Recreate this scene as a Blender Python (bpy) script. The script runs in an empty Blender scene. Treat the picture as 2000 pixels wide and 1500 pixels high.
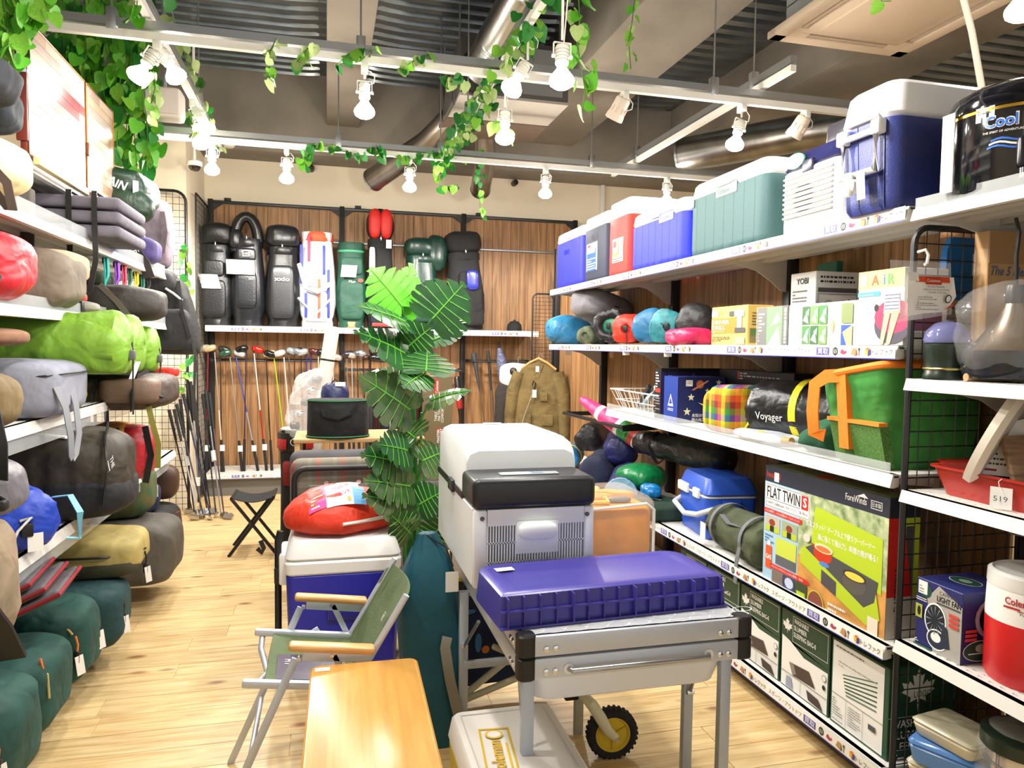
import bpy, bmesh, math, random
from mathutils import Vector as V, Matrix, noise
S = bpy.context.scene
C = S.collection
random.seed(7)
PI = math.pi
# ---------------------------------------------------------------- camera
FPX, YAW, PITCH, ROLL, CAMH = 1416.57, 0.250738, 0.052277, -0.0136246, 1.40
_fw = V((math.sin(YAW)*math.cos(PITCH), math.cos(YAW)*math.cos(PITCH), -math.sin(PITCH)))
_r0 = V((math.cos(YAW), -math.sin(YAW), 0))
_d0 = _fw.cross(_r0)
_rt = _r0*math.cos(ROLL)+_d0*math.sin(ROLL)
_dn = -_r0*math.sin(ROLL)+_d0*math.cos(ROLL)
cam = bpy.data.cameras.new('camera')
cam.sensor_width = 36
cam.lens = FPX/2000*36
cam.clip_start = .05
camo = bpy.data.objects.new('camera', cam)
C.objects.link(camo)
_m = Matrix((_rt, -_dn, -_fw)).transposed().to_4x4()
_m.translation = (0, 0, CAMH)
camo.matrix_world = _m
S.camera = camo


def at(px, py, x=None, y=None, z=None):
    """point where the ray of a photo pixel meets a known plane of the room"""
    r = _rt*(px-1000)+_dn*(py-750)+_fw*FPX
    t = x/r.x if x is not None else y/r.y if y is not None else (z-CAMH)/r.z
    return V((0, 0, CAMH))+r*t


# ---------------------------------------------------------------- world, exposure
S.view_settings.view_transform = 'Standard'
S.view_settings.look = 'None'
S.view_settings.exposure = 1.0
S.view_settings.gamma = 1
S.view_settings.use_curve_mapping = False
W = bpy.data.worlds.new('world')
S.world = W
W.use_nodes = True
W.node_tree.nodes['Background'].inputs[0].default_value = (1, .97, .93, 1)
W.node_tree.nodes['Background'].inputs[1].default_value = 0.5
LAMP_W = 25.0          # watts of every track bulb
# ---------------------------------------------------------------- materials
MC = {}


def lin(h):
    h = h.lstrip('#')
    r = []
    for i in (0, 2, 4):
        c = int(h[i:i+2], 16)/255
        r.append(c/12.92 if c <= .04045 else ((c+.055)/1.055)**2.4)
    return r


def mat(c, r=.5, m=0, n=.0, ns=6, b=0, bs=60, em=0, al=1, rnd=0, stretch=None, coat=0, c2=None, sheen=0, tr=0, wk=0):
    """procedural material: colour c (hex), roughness, metallic, colour noise n at scale ns, bump b at scale bs,
    random tint per object rnd, alpha al (thin clear film), transmission tr"""
    key = (c, r, m, n, ns, b, bs, em, al, rnd, stretch, coat, c2, sheen, tr, wk)
    if key in MC:
        return MC[key]
    M = bpy.data.materials.new('mat_%03d_%s' % (len(MC), c.lstrip('#')))
    M.use_nodes = True
    nt = M.node_tree
    N, L = nt.nodes, nt.links
    P = N['Principled BSDF']
    col = lin(c)
    P.inputs['Base Color'].default_value = (*col, 1)
    P.inputs['Roughness'].default_value = r
    P.inputs['Metallic'].default_value = m
    P.inputs['Alpha'].default_value = al
    P.inputs['Transmission Weight'].default_value = tr
    if coat:
        P.inputs['Coat Weight'].default_value = coat
        P.inputs['Coat Roughness'].default_value = .08
    if sheen:
        P.inputs['Sheen Weight'].default_value = sheen
    if em:
        P.inputs['Emission Color'].default_value = (*col, 1)
        P.inputs['Emission Strength'].default_value = em
    tc = None
    if n or b:
        tc = N.new('ShaderNodeTexCoord')
        mp = N.new('ShaderNodeMapping')
        L.new(tc.outputs['Object'], mp.inputs[0])
        if stretch:
            mp.inputs['Scale'].default_value = stretch
        vec = mp.outputs[0]
        if rnd:
            oi = N.new('ShaderNodeObjectInfo')
            va = N.new('ShaderNodeVectorMath')
            va.operation = 'MULTIPLY_ADD'
            va.inputs[1].default_value = (1, 1, 1)
            ml = N.new('ShaderNodeVectorMath')
            ml.operation = 'SCALE'
            ml.inputs[0].default_value = (17, 13, 7)
            L.new(oi.outputs['Random'], ml.inputs['Scale'])
            L.new(vec, va.inputs[0])
            L.new(ml.outputs[0], va.inputs[2])
            vec = va.outputs[0]
    cs = None
    if n:
        nz = N.new('ShaderNodeTexNoise')
        nz.inputs['Scale'].default_value = ns
        nz.inputs['Detail'].default_value = 5
        L.new(vec, nz.inputs['Vector'])
        mx = N.new('ShaderNodeMix')
        mx.data_type = 'RGBA'
        d = lin(c2) if c2 else [max(0, v*(1-n)) for v in col]
        mx.inputs[6].default_value = (*d, 1)
        mx.inputs[7].default_value = (*(col if c2 else [min(1, v*(1+n*.6)) for v in col]), 1)
        mr = N.new('ShaderNodeMapRange')
        mr.inputs[1].default_value = .3
        mr.inputs[2].default_value = .7
        L.new(nz.outputs[0], mr.inputs[0])
        L.new(mr.outputs[0], mx.inputs[0])
        cs = mx.outputs[2]
    if rnd:
        oi2 = N.new('ShaderNodeObjectInfo')
        hs = N.new('ShaderNodeHueSaturation')
        mr2 = N.new('ShaderNodeMapRange')
        mr2.inputs[3].default_value = 1-rnd
        mr2.inputs[4].default_value = 1+rnd
        L.new(oi2.outputs['Random'], mr2.inputs[0])
        L.new(mr2.outputs[0], hs.inputs['Value'])
        if cs:
            L.new(cs, hs.inputs['Color'])
        else:
            hs.inputs['Color'].default_value = (*col, 1)
        cs = hs.outputs[0]
    if cs:
        L.new(cs, P.inputs['Base Color'])
    if b:
        nb = N.new('ShaderNodeTexNoise')
        nb.inputs['Scale'].default_value = bs
        nb.inputs['Detail'].default_value = 4
        L.new(vec, nb.inputs['Vector'])
        bp = N.new('ShaderNodeBump')
        bp.inputs['Strength'].default_value = b
        bp.inputs['Distance'].default_value = .01
        if wk:
            nb.inputs['Distortion'].default_value = .35
            nb.inputs['Detail'].default_value = 2.5
            nb.inputs['Roughness'].default_value = .5
            bp.inputs['Distance'].default_value = .035
        L.new(nb.outputs[0], bp.inputs['Height'])
        L.new(bp.outputs[0], P.inputs['Normal'])
    MC[key] = M
    return M


def cloth(c, n=.25, r=.85, b=.35):
    return mat(c, r, n=n, ns=9, b=b*1.4, bs=9, wk=1)


def nylon(c, n=.2, r=.45, b=.4):
    return mat(c, r, n=n, ns=7, b=b*1.6, bs=10, wk=1)


def plastic(c, r=.35, b=0, n=0):
    return mat(c, r, b=b, bs=160, n=n)


WHITE = plastic('e8e8e4', .4)
PAPER = mat('f0efea', .7)
BLACK = plastic('141416', .45)
SATIN = mat('101012', .35, m=.3)
STEEL = mat('b4b8bc', .32, m=1)
ALU = mat('c6ccd6', .42, m=.4, b=.05, bs=90)
CHROME = mat('d8dadc', .12, m=1)
INK = mat('1c1c1e', .6)
FILM = mat('ffffff', .06, al=.16)
CLEAR = mat('eef4f6', .05, al=.22)
SHELFW = mat('d9d8d2', .45)
# ---------------------------------------------------------------- mesh helpers


def rot_to(d):
    return V((0, 0, 1)).rotation_difference(V(d).normalized()).to_matrix().to_4x4()


class B:
    """collects shapes for ONE mesh object"""

    def __init__(s):
        s.v, s.f, s.mi, s.cm = [], [], [], 0

    def add(s, vs, fs):
        k = len(s.v)
        s.v += [tuple(q) for q in vs]
        s.f += [tuple(i+k for i in q) for q in fs]
        s.mi += [s.cm]*len(fs)
        return s

    def bm(s, b, M=None):
        b.verts.index_update()
        return s.add([(M @ v.co if M else v.co) for v in b.verts], [[v.index for v in f.verts] for f in b.faces])

    def box(s, x0, x1, y0, y1, z0, z1, r=0, seg=2, M=None):
        b = bmesh.new()
        bmesh.ops.create_cube(b, size=1)
        for v in b.verts:
            v.co = V(((x0+x1)/2+v.co.x*(x1-x0), (y0+y1)/2+v.co.y*(y1-y0), (z0+z1)/2+v.co.z*(z1-z0)))
        if r:
            r = min(r, .49*min(abs(x1-x0), abs(y1-y0), abs(z1-z0)))
            bmesh.ops.bevel(b, geom=b.edges[:], offset=r, segments=seg, profile=.5, affect='EDGES')
        s.bm(b, M)
        b.free()
        return s

    def taper(s, sx, sy, z0, z1, tx, ty, r=.03, cx=0, cy=0, seg=3, n=6):
        """box with rounded vertical corners, sx,sy at the bottom and tx,ty at the top"""
        def ring(a, c, z, rr):
            o = []
            for qx, qy, a0 in ((1, 1, 0), (-1, 1, 90), (-1, -1, 180), (1, -1, 270)):
                for k in range(seg+1):
                    t = math.radians(a0+90*k/seg)
                    o.append((cx+qx*(a/2-rr)+rr*math.cos(t), cy+qy*(c/2-rr)+rr*math.sin(t), z))
            return o
        R = [ring(sx-.6*r, sy-.6*r, z0, r*.8), ring(sx, sy, z0+r*.3, r), ring(tx, ty, z1-r*.25, r), ring(tx-.5*r, ty-.5*r, z1, r*.8)]
        return s.loft(R)

    def loft(s, rings, cap=True, close=True):
        m = len(rings[0])
        vs = [p for q in rings for p in q]
        fs = []
        for i in range(len(rings)-1):
            for j in range(m if close else m-1):
                k = (j+1) % m
                fs.append((i*m+j, i*m+k, (i+1)*m+k, (i+1)*m+j))
        if cap:
            fs.append(tuple(range(m))[::-1])
            fs.append(tuple((len(rings)-1)*m+j for j in range(m)))
        return s.add(vs, fs)

    def cyl(s, p0, p1, r0, r1=None, n=12, cap=True):
        p0, p1 = V(p0), V(p1)
        r1 = r0 if r1 is None else r1
        Q = rot_to(p1-p0)
        R = [[p+Q @ V((r*math.cos(2*PI*k/n), r*math.sin(2*PI*k/n), 0)) for k in range(n)] for p, r in ((p0, r0), (p1, r1))]
        return s.loft(R, cap)

    def tube(s, pts, r, n=8, closed=False, flat=None):
        """sweep a circle (or an ellipse flat=(a,b)) along pts"""
        P_ = [V(p) for p in pts]
        R = []
        up = V((0, 0, 1))
        for i, p in enumerate(P_):
            a = P_[i-1] if (i or closed) else p
            c = P_[(i+1) % len(P_)] if (i < len(P_)-1 or closed) else p
            d = (c-a)
            d = d.normalized() if d.length else V((0, 0, 1))
            if i == 0:
                up = V((0, 0, 1)) if abs(d.z) < .9 else V((0, 1, 0))
            sd = d.cross(up)
            if sd.length < 1e-4:
                sd = d.orthogonal()
            sd.normalize()
            up = sd.cross(d).normalized()
            rr = r[i] if isinstance(r, (list, tuple)) else r
            A, Bq = flat if flat else (rr, rr)
            R.append([p+sd*(A*math.cos(2*PI*k/n))+up*(Bq*math.sin(2*PI*k/n)) for k in range(n)])
        if closed:
            R.append(R[0])
        return s.loft(R, not closed)

    def lathe(s, prof, n=24, c=(0, 0, 0), M=None, sy=1, cap=True, a0=0, a1=2*PI):
        full = abs(a1-a0-2*PI) < 1e-6
        m = n if full else n+1
        R = []
        for r, z in prof:
            q = [V((c[0]+r*math.cos(a0+(a1-a0)*k/n), c[1]+sy*r*math.sin(a0+(a1-a0)*k/n), c[2]+z)) for k in range(m)]
            R.append([M @ p if M else p for p in q])
        return s.loft(R, cap, full)

    def prism(s, poly, z0, z1, M=None):
        n = len(poly)
        vs = [V((x, y, z0)) for x, y in poly]+[V((x, y, z1)) for x, y in poly]
        if M:
            vs = [M @ p for p in vs]
        fs = [tuple(range(n))[::-1], tuple(range(n, 2*n))]+[(i, (i+1) % n, n+(i+1) % n, n+i) for i in range(n)]
        return s.add(vs, fs)

    def ribbon(s, pts, w, nrm=(0, 0, 1), t=.003):
        """flat strap along pts; width along nrm x direction"""
        P_ = [V(p) for p in pts]
        R = []
        nr = V(nrm).normalized()
        for i, p in enumerate(P_):
            d = (P_[min(i+1, len(P_)-1)]-P_[max(i-1, 0)])
            if d.length < 1e-6:
                d = V((0, 0, 1))
            d.normalize()
            k = d.cross(nr)
            if k.length < 1e-3:
                k = d.orthogonal()
            k.normalize()
            m = k.cross(d).normalized()
            R.append([p-nr_off(k, w/2)-m*t/2, p+nr_off(k, w/2)-m*t/2, p+nr_off(k, w/2)+m*t/2, p-nr_off(k, w/2)+m*t/2])
        return s.loft(R)

    def soft(s, sx, sy, sz, e=.5, e2=None, wr=.02, fr=5, seed=0, nu=44, nv=28, flat=.35, M=None, c=(0, 0, 0), fn=None):
        """stuffed fabric body: superellipsoid standing on z=0, wrinkled"""
        e2 = e if e2 is None else e2
        pw = lambda a, q: math.copysign(abs(a)**q, a)
        off = V((seed*3.7, seed*1.3, seed*7.1))
        R = []
        for i in range(nv+1):
            ph = -PI/2+PI*i/nv
            if i == 0:
                ph += .02
            if i == nv:
                ph -= .02
            q = []
            for j in range(nu):
                th = 2*PI*j/nu
                x = pw(math.cos(ph), e)*pw(math.cos(th), e2)
                y = pw(math.cos(ph), e)*pw(math.sin(th), e2)
                z = pw(math.sin(ph), e)
                p = V((x*sx/2, y*sy/2, z*sz/2))
                nn = p.normalized()
                d = noise.fractal(p*fr+off, 1, 2, 3)*wr*.9+(noise.ridged_multi_fractal(V((p.x*.6, p.y, p.z))*fr*1.4+off, 1, 2.2, 3, 1, 2)-1)*wr*.55
                p += nn*d
                p.z += sz/2
                if p.z < 0:
                    p.z *= .1
                elif flat and p.z < sz*.12:
                    p.z *= flat+(1-flat)*p.z/(sz*.12)
                if fn:
                    p = fn(p)
                p += V(c)
                q.append(M @ p if M else p)
            R.append(q)
        return s.loft(R)

    def roll(s, L_, R_, e0='pleat', e1='pleat', sq=1, wr=.012, seed=0, n=40, m=26, M=None, taper=0, k=26, hole0=0, hole1=0):
        """rolled / stuffed cylinder along local x, resting on z=0; ends: pleat (drawstring), flat, round"""
        off = V((seed*2.1, seed*5.3, seed))
        prof = []

        def end(kind, hole):
            if kind == 'flat':
                return [(0, .02), (.0, .9), (.015, .985), (.04, 1)]
            if kind == 'round':
                return [(0, .03), (.02, .45), (.07, .75), (.14, .93), (.22, 1)]
            h = hole
            if h:
                return [(.14, h*.6), (.05, h*.8), (0, h), (.0, h+.1), (.03, h+.28), (.09, .93), (.17, 1)]
            return [(.05, .02), (0, .1), (-.01, .2), (.0, .36), (.03, .62), (.08, .85), (.16, 1)]
        A = end(e0, hole0)
        Z = end(e1, hole1)
        for t, r in A:
            prof.append((-L_/2+t*R_*2, r, 1 if e0 == 'pleat' and r < .99 else 0))
        x0, x1 = -L_/2+A[-1][0]*R_*2, L_/2-Z[-1][0]*R_*2
        for i in range(1, m):
            t = i/m
            pl = 0
            if e0 == 'pleat':
                pl = max(pl, .55-t*3)
            if e1 == 'pleat':
                pl = max(pl, .55-(1-t)*3)
            prof.append((x0+(x1-x0)*t, 1, max(0, pl)))
        for t, r in reversed(Z):
            prof.append((L_/2-t*R_*2, r, 1 if e1 == 'pleat' and r < .99 else 0))
        Rg = []
        for x, r, pl in prof:
            q = []
            for j in range(n):
                th = 2*PI*j/n
                rr = R_*r*(1-taper*(x/L_))
                if pl:
                    rr *= 1+pl*.055*math.sin(k*th*.5+seed)*math.sin(k*th*.31+1)*1.6
                y, z = rr*math.cos(th), rr*math.sin(th)
                p = V((x, y, z))
                d = noise.fractal(V((x*6, y*11, z*11))+off, 1, 2, 3)*wr
                p += V((0, y, z)).normalized()*d if rr > R_*.3 else V((0, 0, 0))
                p.z *= sq
                p.z += R_*sq
                if p.z < R_*sq*.16:
                    p.z = R_*sq*.16-(R_*sq*.16-p.z)*.25
                q.append(M @ p if M else p)
            Rg.append(q)
        return s.loft(Rg)

    def grid(s, fn, nu, nv, th=0):
        """sheet from fn(u,v); th>0 gives it a thickness along fn's normal (approximate)"""
        P_ = [[V(fn(i/nu, j/nv)) for j in range(nv+1)] for i in range(nu+1)]
        w = nv+1
        vs = [p for q in P_ for p in q]
        fs = [(i*w+j, (i+1)*w+j, (i+1)*w+j+1, i*w+j+1) for i in range(nu) for j in range(nv)]
        if th:
            nb = []
            for i in range(nu+1):
                for j in range(nv+1):
                    a = P_[min(i+1, nu)][j]-P_[max(i-1, 0)][j]
                    c = P_[i][min(j+1, nv)]-P_[i][max(j-1, 0)]
                    k = a.cross(c)
                    nb.append(P_[i][j]-(k.normalized()*th if k.length else V((0, 0, th))))
            N0 = len(vs)
            vs += nb
            fs += [tuple(N0+t for t in f[::-1]) for f in fs]
            ed = [(i*w, (i+1)*w) for i in range(nu)]+[((i+1)*w+nv, i*w+nv) for i in range(nu)] + \
                 [(j+1, j) for j in range(nv)]+[(nu*w+j, nu*w+j+1) for j in range(nv)]
            fs += [(a, c, N0+c, N0+a)[::-1] for a, c in ed]
        return s.add(vs, fs)

    def mesh(s, name, mats, smooth=None):
        me = bpy.data.meshes.new(name)
        me.from_pydata(s.v, [], s.f)
        for m in (mats if isinstance(mats, (list, tuple)) else [mats]):
            me.materials.append(m)
        if any(s.mi):
            me.polygons.foreach_set('material_index', s.mi)
        if smooth is not None:
            b = bmesh.new()
            b.from_mesh(me)
            bmesh.ops.recalc_face_normals(b, faces=b.faces)
            a = math.radians(smooth)
            for f in b.faces:
                f.smooth = True
            for e in b.edges:
                if len(e.link_faces) != 2 or e.calc_face_angle(0) > a:
                    e.smooth = False
            b.to_mesh(me)
            b.free()
        me.update()
        return me

    def out(s, name, mats, parent=None, smooth=40, loc=(0, 0, 0), rz=0, label=None, cat=None, group=None, kind=None, rot=None):
        return put(name, s.mesh(name, mats, smooth), parent, loc, rz, label, cat, group, kind, rot)


def nr_off(k, w):
    return k*w


def put(name, me, parent=None, loc=(0, 0, 0), rz=0, label=None, cat=None, group=None, kind=None, rot=None):
    o = bpy.data.objects.new(name, me)
    C.objects.link(o)
    o.parent = parent
    o.location = loc
    o.rotation_euler = rot if rot else (0, 0, rz)
    for k, v in (('label', label), ('category', cat), ('group', group), ('kind', kind)):
        if v:
            o[k] = v
    return o


def th(name, label, cat, loc=(0, 0, 0), rz=0, group=None, rot=None, kind=None):
    return put(name, None, None, loc, rz, label, cat, group, kind, rot)


TM = {}


def tmesh(s):
    if s in TM:
        return TM[s]
    c = bpy.data.curves.new('t', 'FONT')
    c.body = s
    c.resolution_u = 2
    o = bpy.data.objects.new('t', c)
    m = o.to_mesh()
    vs = [v.co.to_2d() for v in m.vertices]
    fs = [tuple(p.vertices) for p in m.polygons]
    o.to_mesh_clear()
    bpy.data.objects.remove(o)
    bpy.data.curves.remove(c)
    x0, x1 = min(v.x for v in vs), max(v.x for v in vs)
    y0, y1 = min(v.y for v in vs), max(v.y for v in vs)
    TM[s] = ([V((v.x-x0, v.y-y0)) for v in vs], fs, x1-x0, y1-y0)
    return TM[s]


class Print:
    """flat printing on one face: layers of thin shapes, one mesh"""

    def __init__(s, bend=None):
        s.b, s.ms, s.k, s.bend = B(), [], 0, bend

    def _m(s, m):
        if m not in s.ms:
            s.ms.append(m)
        s.b.cm = s.ms.index(m)
        s.k += 1

    def poly(s, pts, m):
        s._m(m)
        s.b.add([(x, y, s.k) for x, y in pts], [tuple(range(len(pts)))])
        return s

    def rect(s, u0, v0, u1, v1, m, nu=1):
        s._m(m)
        for i in range(nu):
            a, c = u0+(u1-u0)*i/nu, u0+(u1-u0)*(i+1)/nu
            s.b.add([(a, v0, s.k), (c, v0, s.k), (c, v1, s.k), (a, v1, s.k)], [(0, 1, 2, 3)])
        return s

    def frame(s, u0, v0, u1, v1, w, m):
        for q in ((u0, v0, u1, v0+w), (u0, v1-w, u1, v1), (u0, v0, u0+w, v1), (u1-w, v0, u1, v1)):
            s.rect(*q, m)
        return s

    def disc(s, cu, cv, ru, rv, m, n=18, a0=0, a1=2*PI):
        return s.poly([(cu+ru*math.cos(a0+(a1-a0)*k/n), cv+rv*math.sin(a0+(a1-a0)*k/n)) for k in range(n+(a1-a0 < 6))], m)

    def text(s, t, u, v, h, m, w=None, al='l', sl=0, bold=0, rot=0):
        vs, fs, tw, tht = tmesh(t)
        k = h/tht
        kx = k if w is None else w/tw
        ox = {'l': 0, 'c': -tw*kx/2, 'r': -tw*kx}[al]
        s._m(m)
        cr, sr = math.cos(rot), math.sin(rot)
        for ci, (dx, dy) in enumerate(((0, 0), (bold, 0), (bold, bold), (0, bold)) if bold else ((0, 0),)):
            s.k += ci > 0
            o = []
            for p in vs:
                x, y = ox+p.x*kx+sl*p.y*k+dx*h, p.y*k+dy*h
                o.append((u+x*cr-y*sr, v+x*sr+y*cr, s.k))
            s.b.add(o, fs)
        return s

    def lines(s, u0, v0, u1, v1, n, m, fill=.45):
        """rows of small unreadable print as short dashes"""
        rg = random.Random(int(u0*999+v0*77+n))
        s._m(m)
        dv = (v1-v0)/n
        for i in range(n):
            u = u0
            while u < u1-.004:
                l = rg.uniform(.03, .12)*(u1-u0)
                e = min(u+l, u1)
                y = v1-(i+1)*dv
                s.b.add([(u, y, s.k), (e, y, s.k), (e, y+dv*fill, s.k), (u, y+dv*fill, s.k)], [(0, 1, 2, 3)])
                u = e+.03*(u1-u0)
                if rg.random() < .1:
                    break
        return s

    def mesh(s, name, o, u, v, step=.00025, base=.0006):
        o, u, v = V(o), V(u), V(v)
        n = u.cross(v).normalized()
        step = min(step, .0035/max(1, s.k))
        if s.bend:
            s.b.v = [tuple(s.bend(q[0], q[1], base+q[2]*step)) for q in s.b.v]
        else:
            s.b.v = [tuple(o+u*q[0]+v*q[1]+n*(base+q[2]*step)) for q in s.b.v]
        return s.b.mesh(name, s.ms)

    def out(s, name, parent, o=(0, 0, 0), u=(1, 0, 0), v=(0, 0, 1), label=None, step=.00025):
        return put(name, s.mesh(name, o, u, v, step), parent, label=label)


def tag_card(parent, p, w=.04, h=.055, n=(0, -1, 0), name='price_tag', tilt=0):
    """white price tag hanging at p (top middle)"""
    n = V(n).normalized()
    u = V((0, 0, 1)).cross(n).normalized()*-1
    b = B()
    z = V((math.sin(tilt)*u.x, math.sin(tilt)*u.y, math.cos(tilt)))
    a, c = V(p)-u*w/2, V(p)+u*w/2
    t = n*.0008
    q = [a-z*h, c-z*h, c, a]
    b.add([k-t for k in q]+[k+t for k in q], [(3, 2, 1, 0), (4, 5, 6, 7), (0, 1, 5, 4), (1, 2, 6, 5), (2, 3, 7, 6), (3, 0, 4, 7)])
    return b.out(name, PAPER, parent, None)


def copy_tree(o, parent=None):
    c = o.copy()
    C.objects.link(c)
    c.parent = parent
    for ch in [q for q in o.children]:
        copy_tree(ch, c)
    return c


def arc(c, r, a0, a1, n, ax='xz', ry=None):
    ry = ry or r
    o = []
    for i in range(n+1):
        a = a0+(a1-a0)*i/n
        d = {'x': 0, 'y': 0, 'z': 0}
        d[ax[0]] = r*math.cos(a)
        d[ax[1]] = ry*math.sin(a)
        o.append(V(c)+V((d['x'], d['y'], d['z'])))
    return o
# ================================================================ SHELL
def pine(name, c_lo, c_hi, c_knot, sx=1.0, knots=True, rough=.32, ns=3.0, rnd=.12):
    M = bpy.data.materials.new(name)
    M.use_nodes = True
    N, L = M.node_tree.nodes, M.node_tree.links
    P = N['Principled BSDF']
    tc = N.new('ShaderNodeTexCoord')
    oi = N.new('ShaderNodeObjectInfo')
    sc = N.new('ShaderNodeVectorMath')
    sc.operation = 'SCALE'
    sc.inputs[0].default_value = (31, 17, 5)
    L.new(oi.outputs['Random'], sc.inputs['Scale'])
    ad = N.new('ShaderNodeVectorMath')
    L.new(tc.outputs['Object'], ad.inputs[0])
    L.new(sc.outputs[0], ad.inputs[1])
    mp = N.new('ShaderNodeMapping')
    mp.inputs['Scale'].default_value = sx if isinstance(sx, tuple) else (1.2, 14, 14)
    L.new(ad.outputs[0], mp.inputs[0])
    nz = N.new('ShaderNodeTexNoise')
    nz.inputs['Scale'].default_value = ns
    nz.inputs['Detail'].default_value = 6
    nz.inputs['Distortion'].default_value = .6
    L.new(mp.outputs[0], nz.inputs[0])
    cr = N.new('ShaderNodeValToRGB')
    cr.color_ramp.elements[0].color = (*lin(c_lo), 1)
    cr.color_ramp.elements[1].color = (*lin(c_hi), 1)
    cr.color_ramp.elements[0].position = .32
    cr.color_ramp.elements[1].position = .62
    L.new(nz.outputs[0], cr.inputs[0])
    col = cr.outputs[0]
    if knots:
        m2 = N.new('ShaderNodeMapping')
        m2.inputs['Scale'].default_value = (3.2, 7, 7)
        L.new(ad.outputs[0], m2.inputs[0])
        vo = N.new('ShaderNodeTexVoronoi')
        vo.inputs['Scale'].default_value = 1
        L.new(m2.outputs[0], vo.inputs['Vector'])
        rp = N.new('ShaderNodeMapRange')
        rp.inputs[1].default_value = .07
        rp.inputs[2].default_value = .17
        rp.inputs[3].default_value = .9
        rp.inputs[4].default_value = 0
        L.new(vo.outputs['Distance'], rp.inputs[0])
        mx = N.new('ShaderNodeMix')
        mx.data_type = 'RGBA'
        L.new(rp.outputs[0], mx.inputs[0])
        L.new(col, mx.inputs[6])
        mx.inputs[7].default_value = (*lin(c_knot), 1)
        col = mx.outputs[2]
    hs = N.new('ShaderNodeHueSaturation')
    mr = N.new('ShaderNodeMapRange')
    mr.inputs[3].default_value = 1-rnd
    mr.inputs[4].default_value = 1+rnd*.4
    L.new(oi.outputs['Random'], mr.inputs[0])
    L.new(mr.outputs[0], hs.inputs['Value'])
    L.new(col, hs.inputs['Color'])
    L.new(hs.outputs[0], P.inputs['Base Color'])
    P.inputs['Roughness'].default_value = rough
    bp = N.new('ShaderNodeBump')
    bp.inputs['Strength'].default_value = .06
    L.new(nz.outputs[0], bp.inputs['Height'])
    L.new(bp.outputs[0], P.inputs['Normal'])
    return M


PINE = pine('floor_pine', 'c9a56c', 'e6cc98', '8a5a34')
WALNUT = pine('walnut_board', '72502f', 'a87d52', '000000', (14, 14, .9), False, .5, 2.2, .16)
CREAM = mat('ece3cf', .8, n=.06, ns=1.2, b=.1, bs=8)
CONC = mat('87827a', .85, n=.3, ns=1.4, b=.25, bs=14)
GALV = mat('848d95', .3, m=.9, n=.35, ns=3, b=.15, bs=12)

floor = B().box(-3, 7, -3, 7.6, -.12, -.004).out('floor', PINE, None, None, kind='structure')
pk = B().box(-.4535, .4535, -.0688, .0688, -.004, 0).mesh('plank', PINE)
r_ = random.Random(3)
row = 0
y = 1.66
while y < 7.4:
    off = r_.uniform(0, .91)
    x = -1.5+off
    while x < 2.3:
        put('plank', pk, floor, (x, y+.07, 0))
        x += .91
    y += .14
B().box(-3, 7, 7.5, 7.65, 0, 4).out('wall_back', CREAM, None, None, kind='structure')
B().box(-3, -1.125, 6.56, 7.5, 0, 3.15).out('wall_left_return', CREAM, None, None, kind='structure')
B().box(-2.75, -2.6, -3, 6.56, 0, 4).out('wall_left', CREAM, None, None, kind='structure')
B().box(6.6, 6.75, -3, 7.5, 0, 4).out('wall_right', CREAM, None, None, kind='structure')
ceil = B().box(-3, 7, -3, 7.65, 4.0, 4.1).out('ceiling', CONC, None, None, kind='structure')
for a, c, y0, y1, z0 in ((0, .30, -3, 7.1, 3.43), (1.80, 2.42, -3, 7.1, 3.43), (3.5, 4.2, -3, 7.1, 3.43), (-3, 7, 7.1, 7.5, 3.15), (-2.6, -1.9, -3, 7.1, 3.43)):
    B().box(a, c, y0, y1, z0, 4.0, .012).out('beam', CONC, ceil, 30)
for a, c in ((-1.9, 0), (.30, 1.80), (2.42, 3.5), (4.2, 6.6)):
    PER = .15
    nper = int(7.5/PER)
    prof = [(0, 0), (.05, 0), (.065, 1), (.085, 1), (.1, 0)]
    ys, hs_ = [], []
    for i in range(nper):
        for d, h in prof:
            ys.append(-.4+i*PER+d*1.5)
            hs_.append(h)
    xs = [0, .06, .16, .3]
    nxs = [a+q for q in xs]+[(a+c)/2]+[c-q for q in xs[::-1]]

    def dk(u, v):
        i = min(int(round(u*(len(nxs)-1))), len(nxs)-1)
        j = min(int(round(v*(len(ys)-1))), len(ys)-1)
        x = nxs[i]
        am = min(1, min(x-a, c-x)/.26)
        am = am*am*(3-2*am)
        return (x, ys[j], 3.86+.075*am*hs_[j]+.02*(1-am))
    B().grid(dk, len(nxs)-1, len(ys)-1).out('deck_panel', GALV, ceil, 25)

# ---------------------------------------------------------------- lighting tracks
YT1, YT2, ZT, XV, XR = 3.78, 5.55, 2.80, .92, 2.44
XL = at(440, 322, z=2.86).x
GREYM = mat('a9adb0', .35, m=.8)


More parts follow.
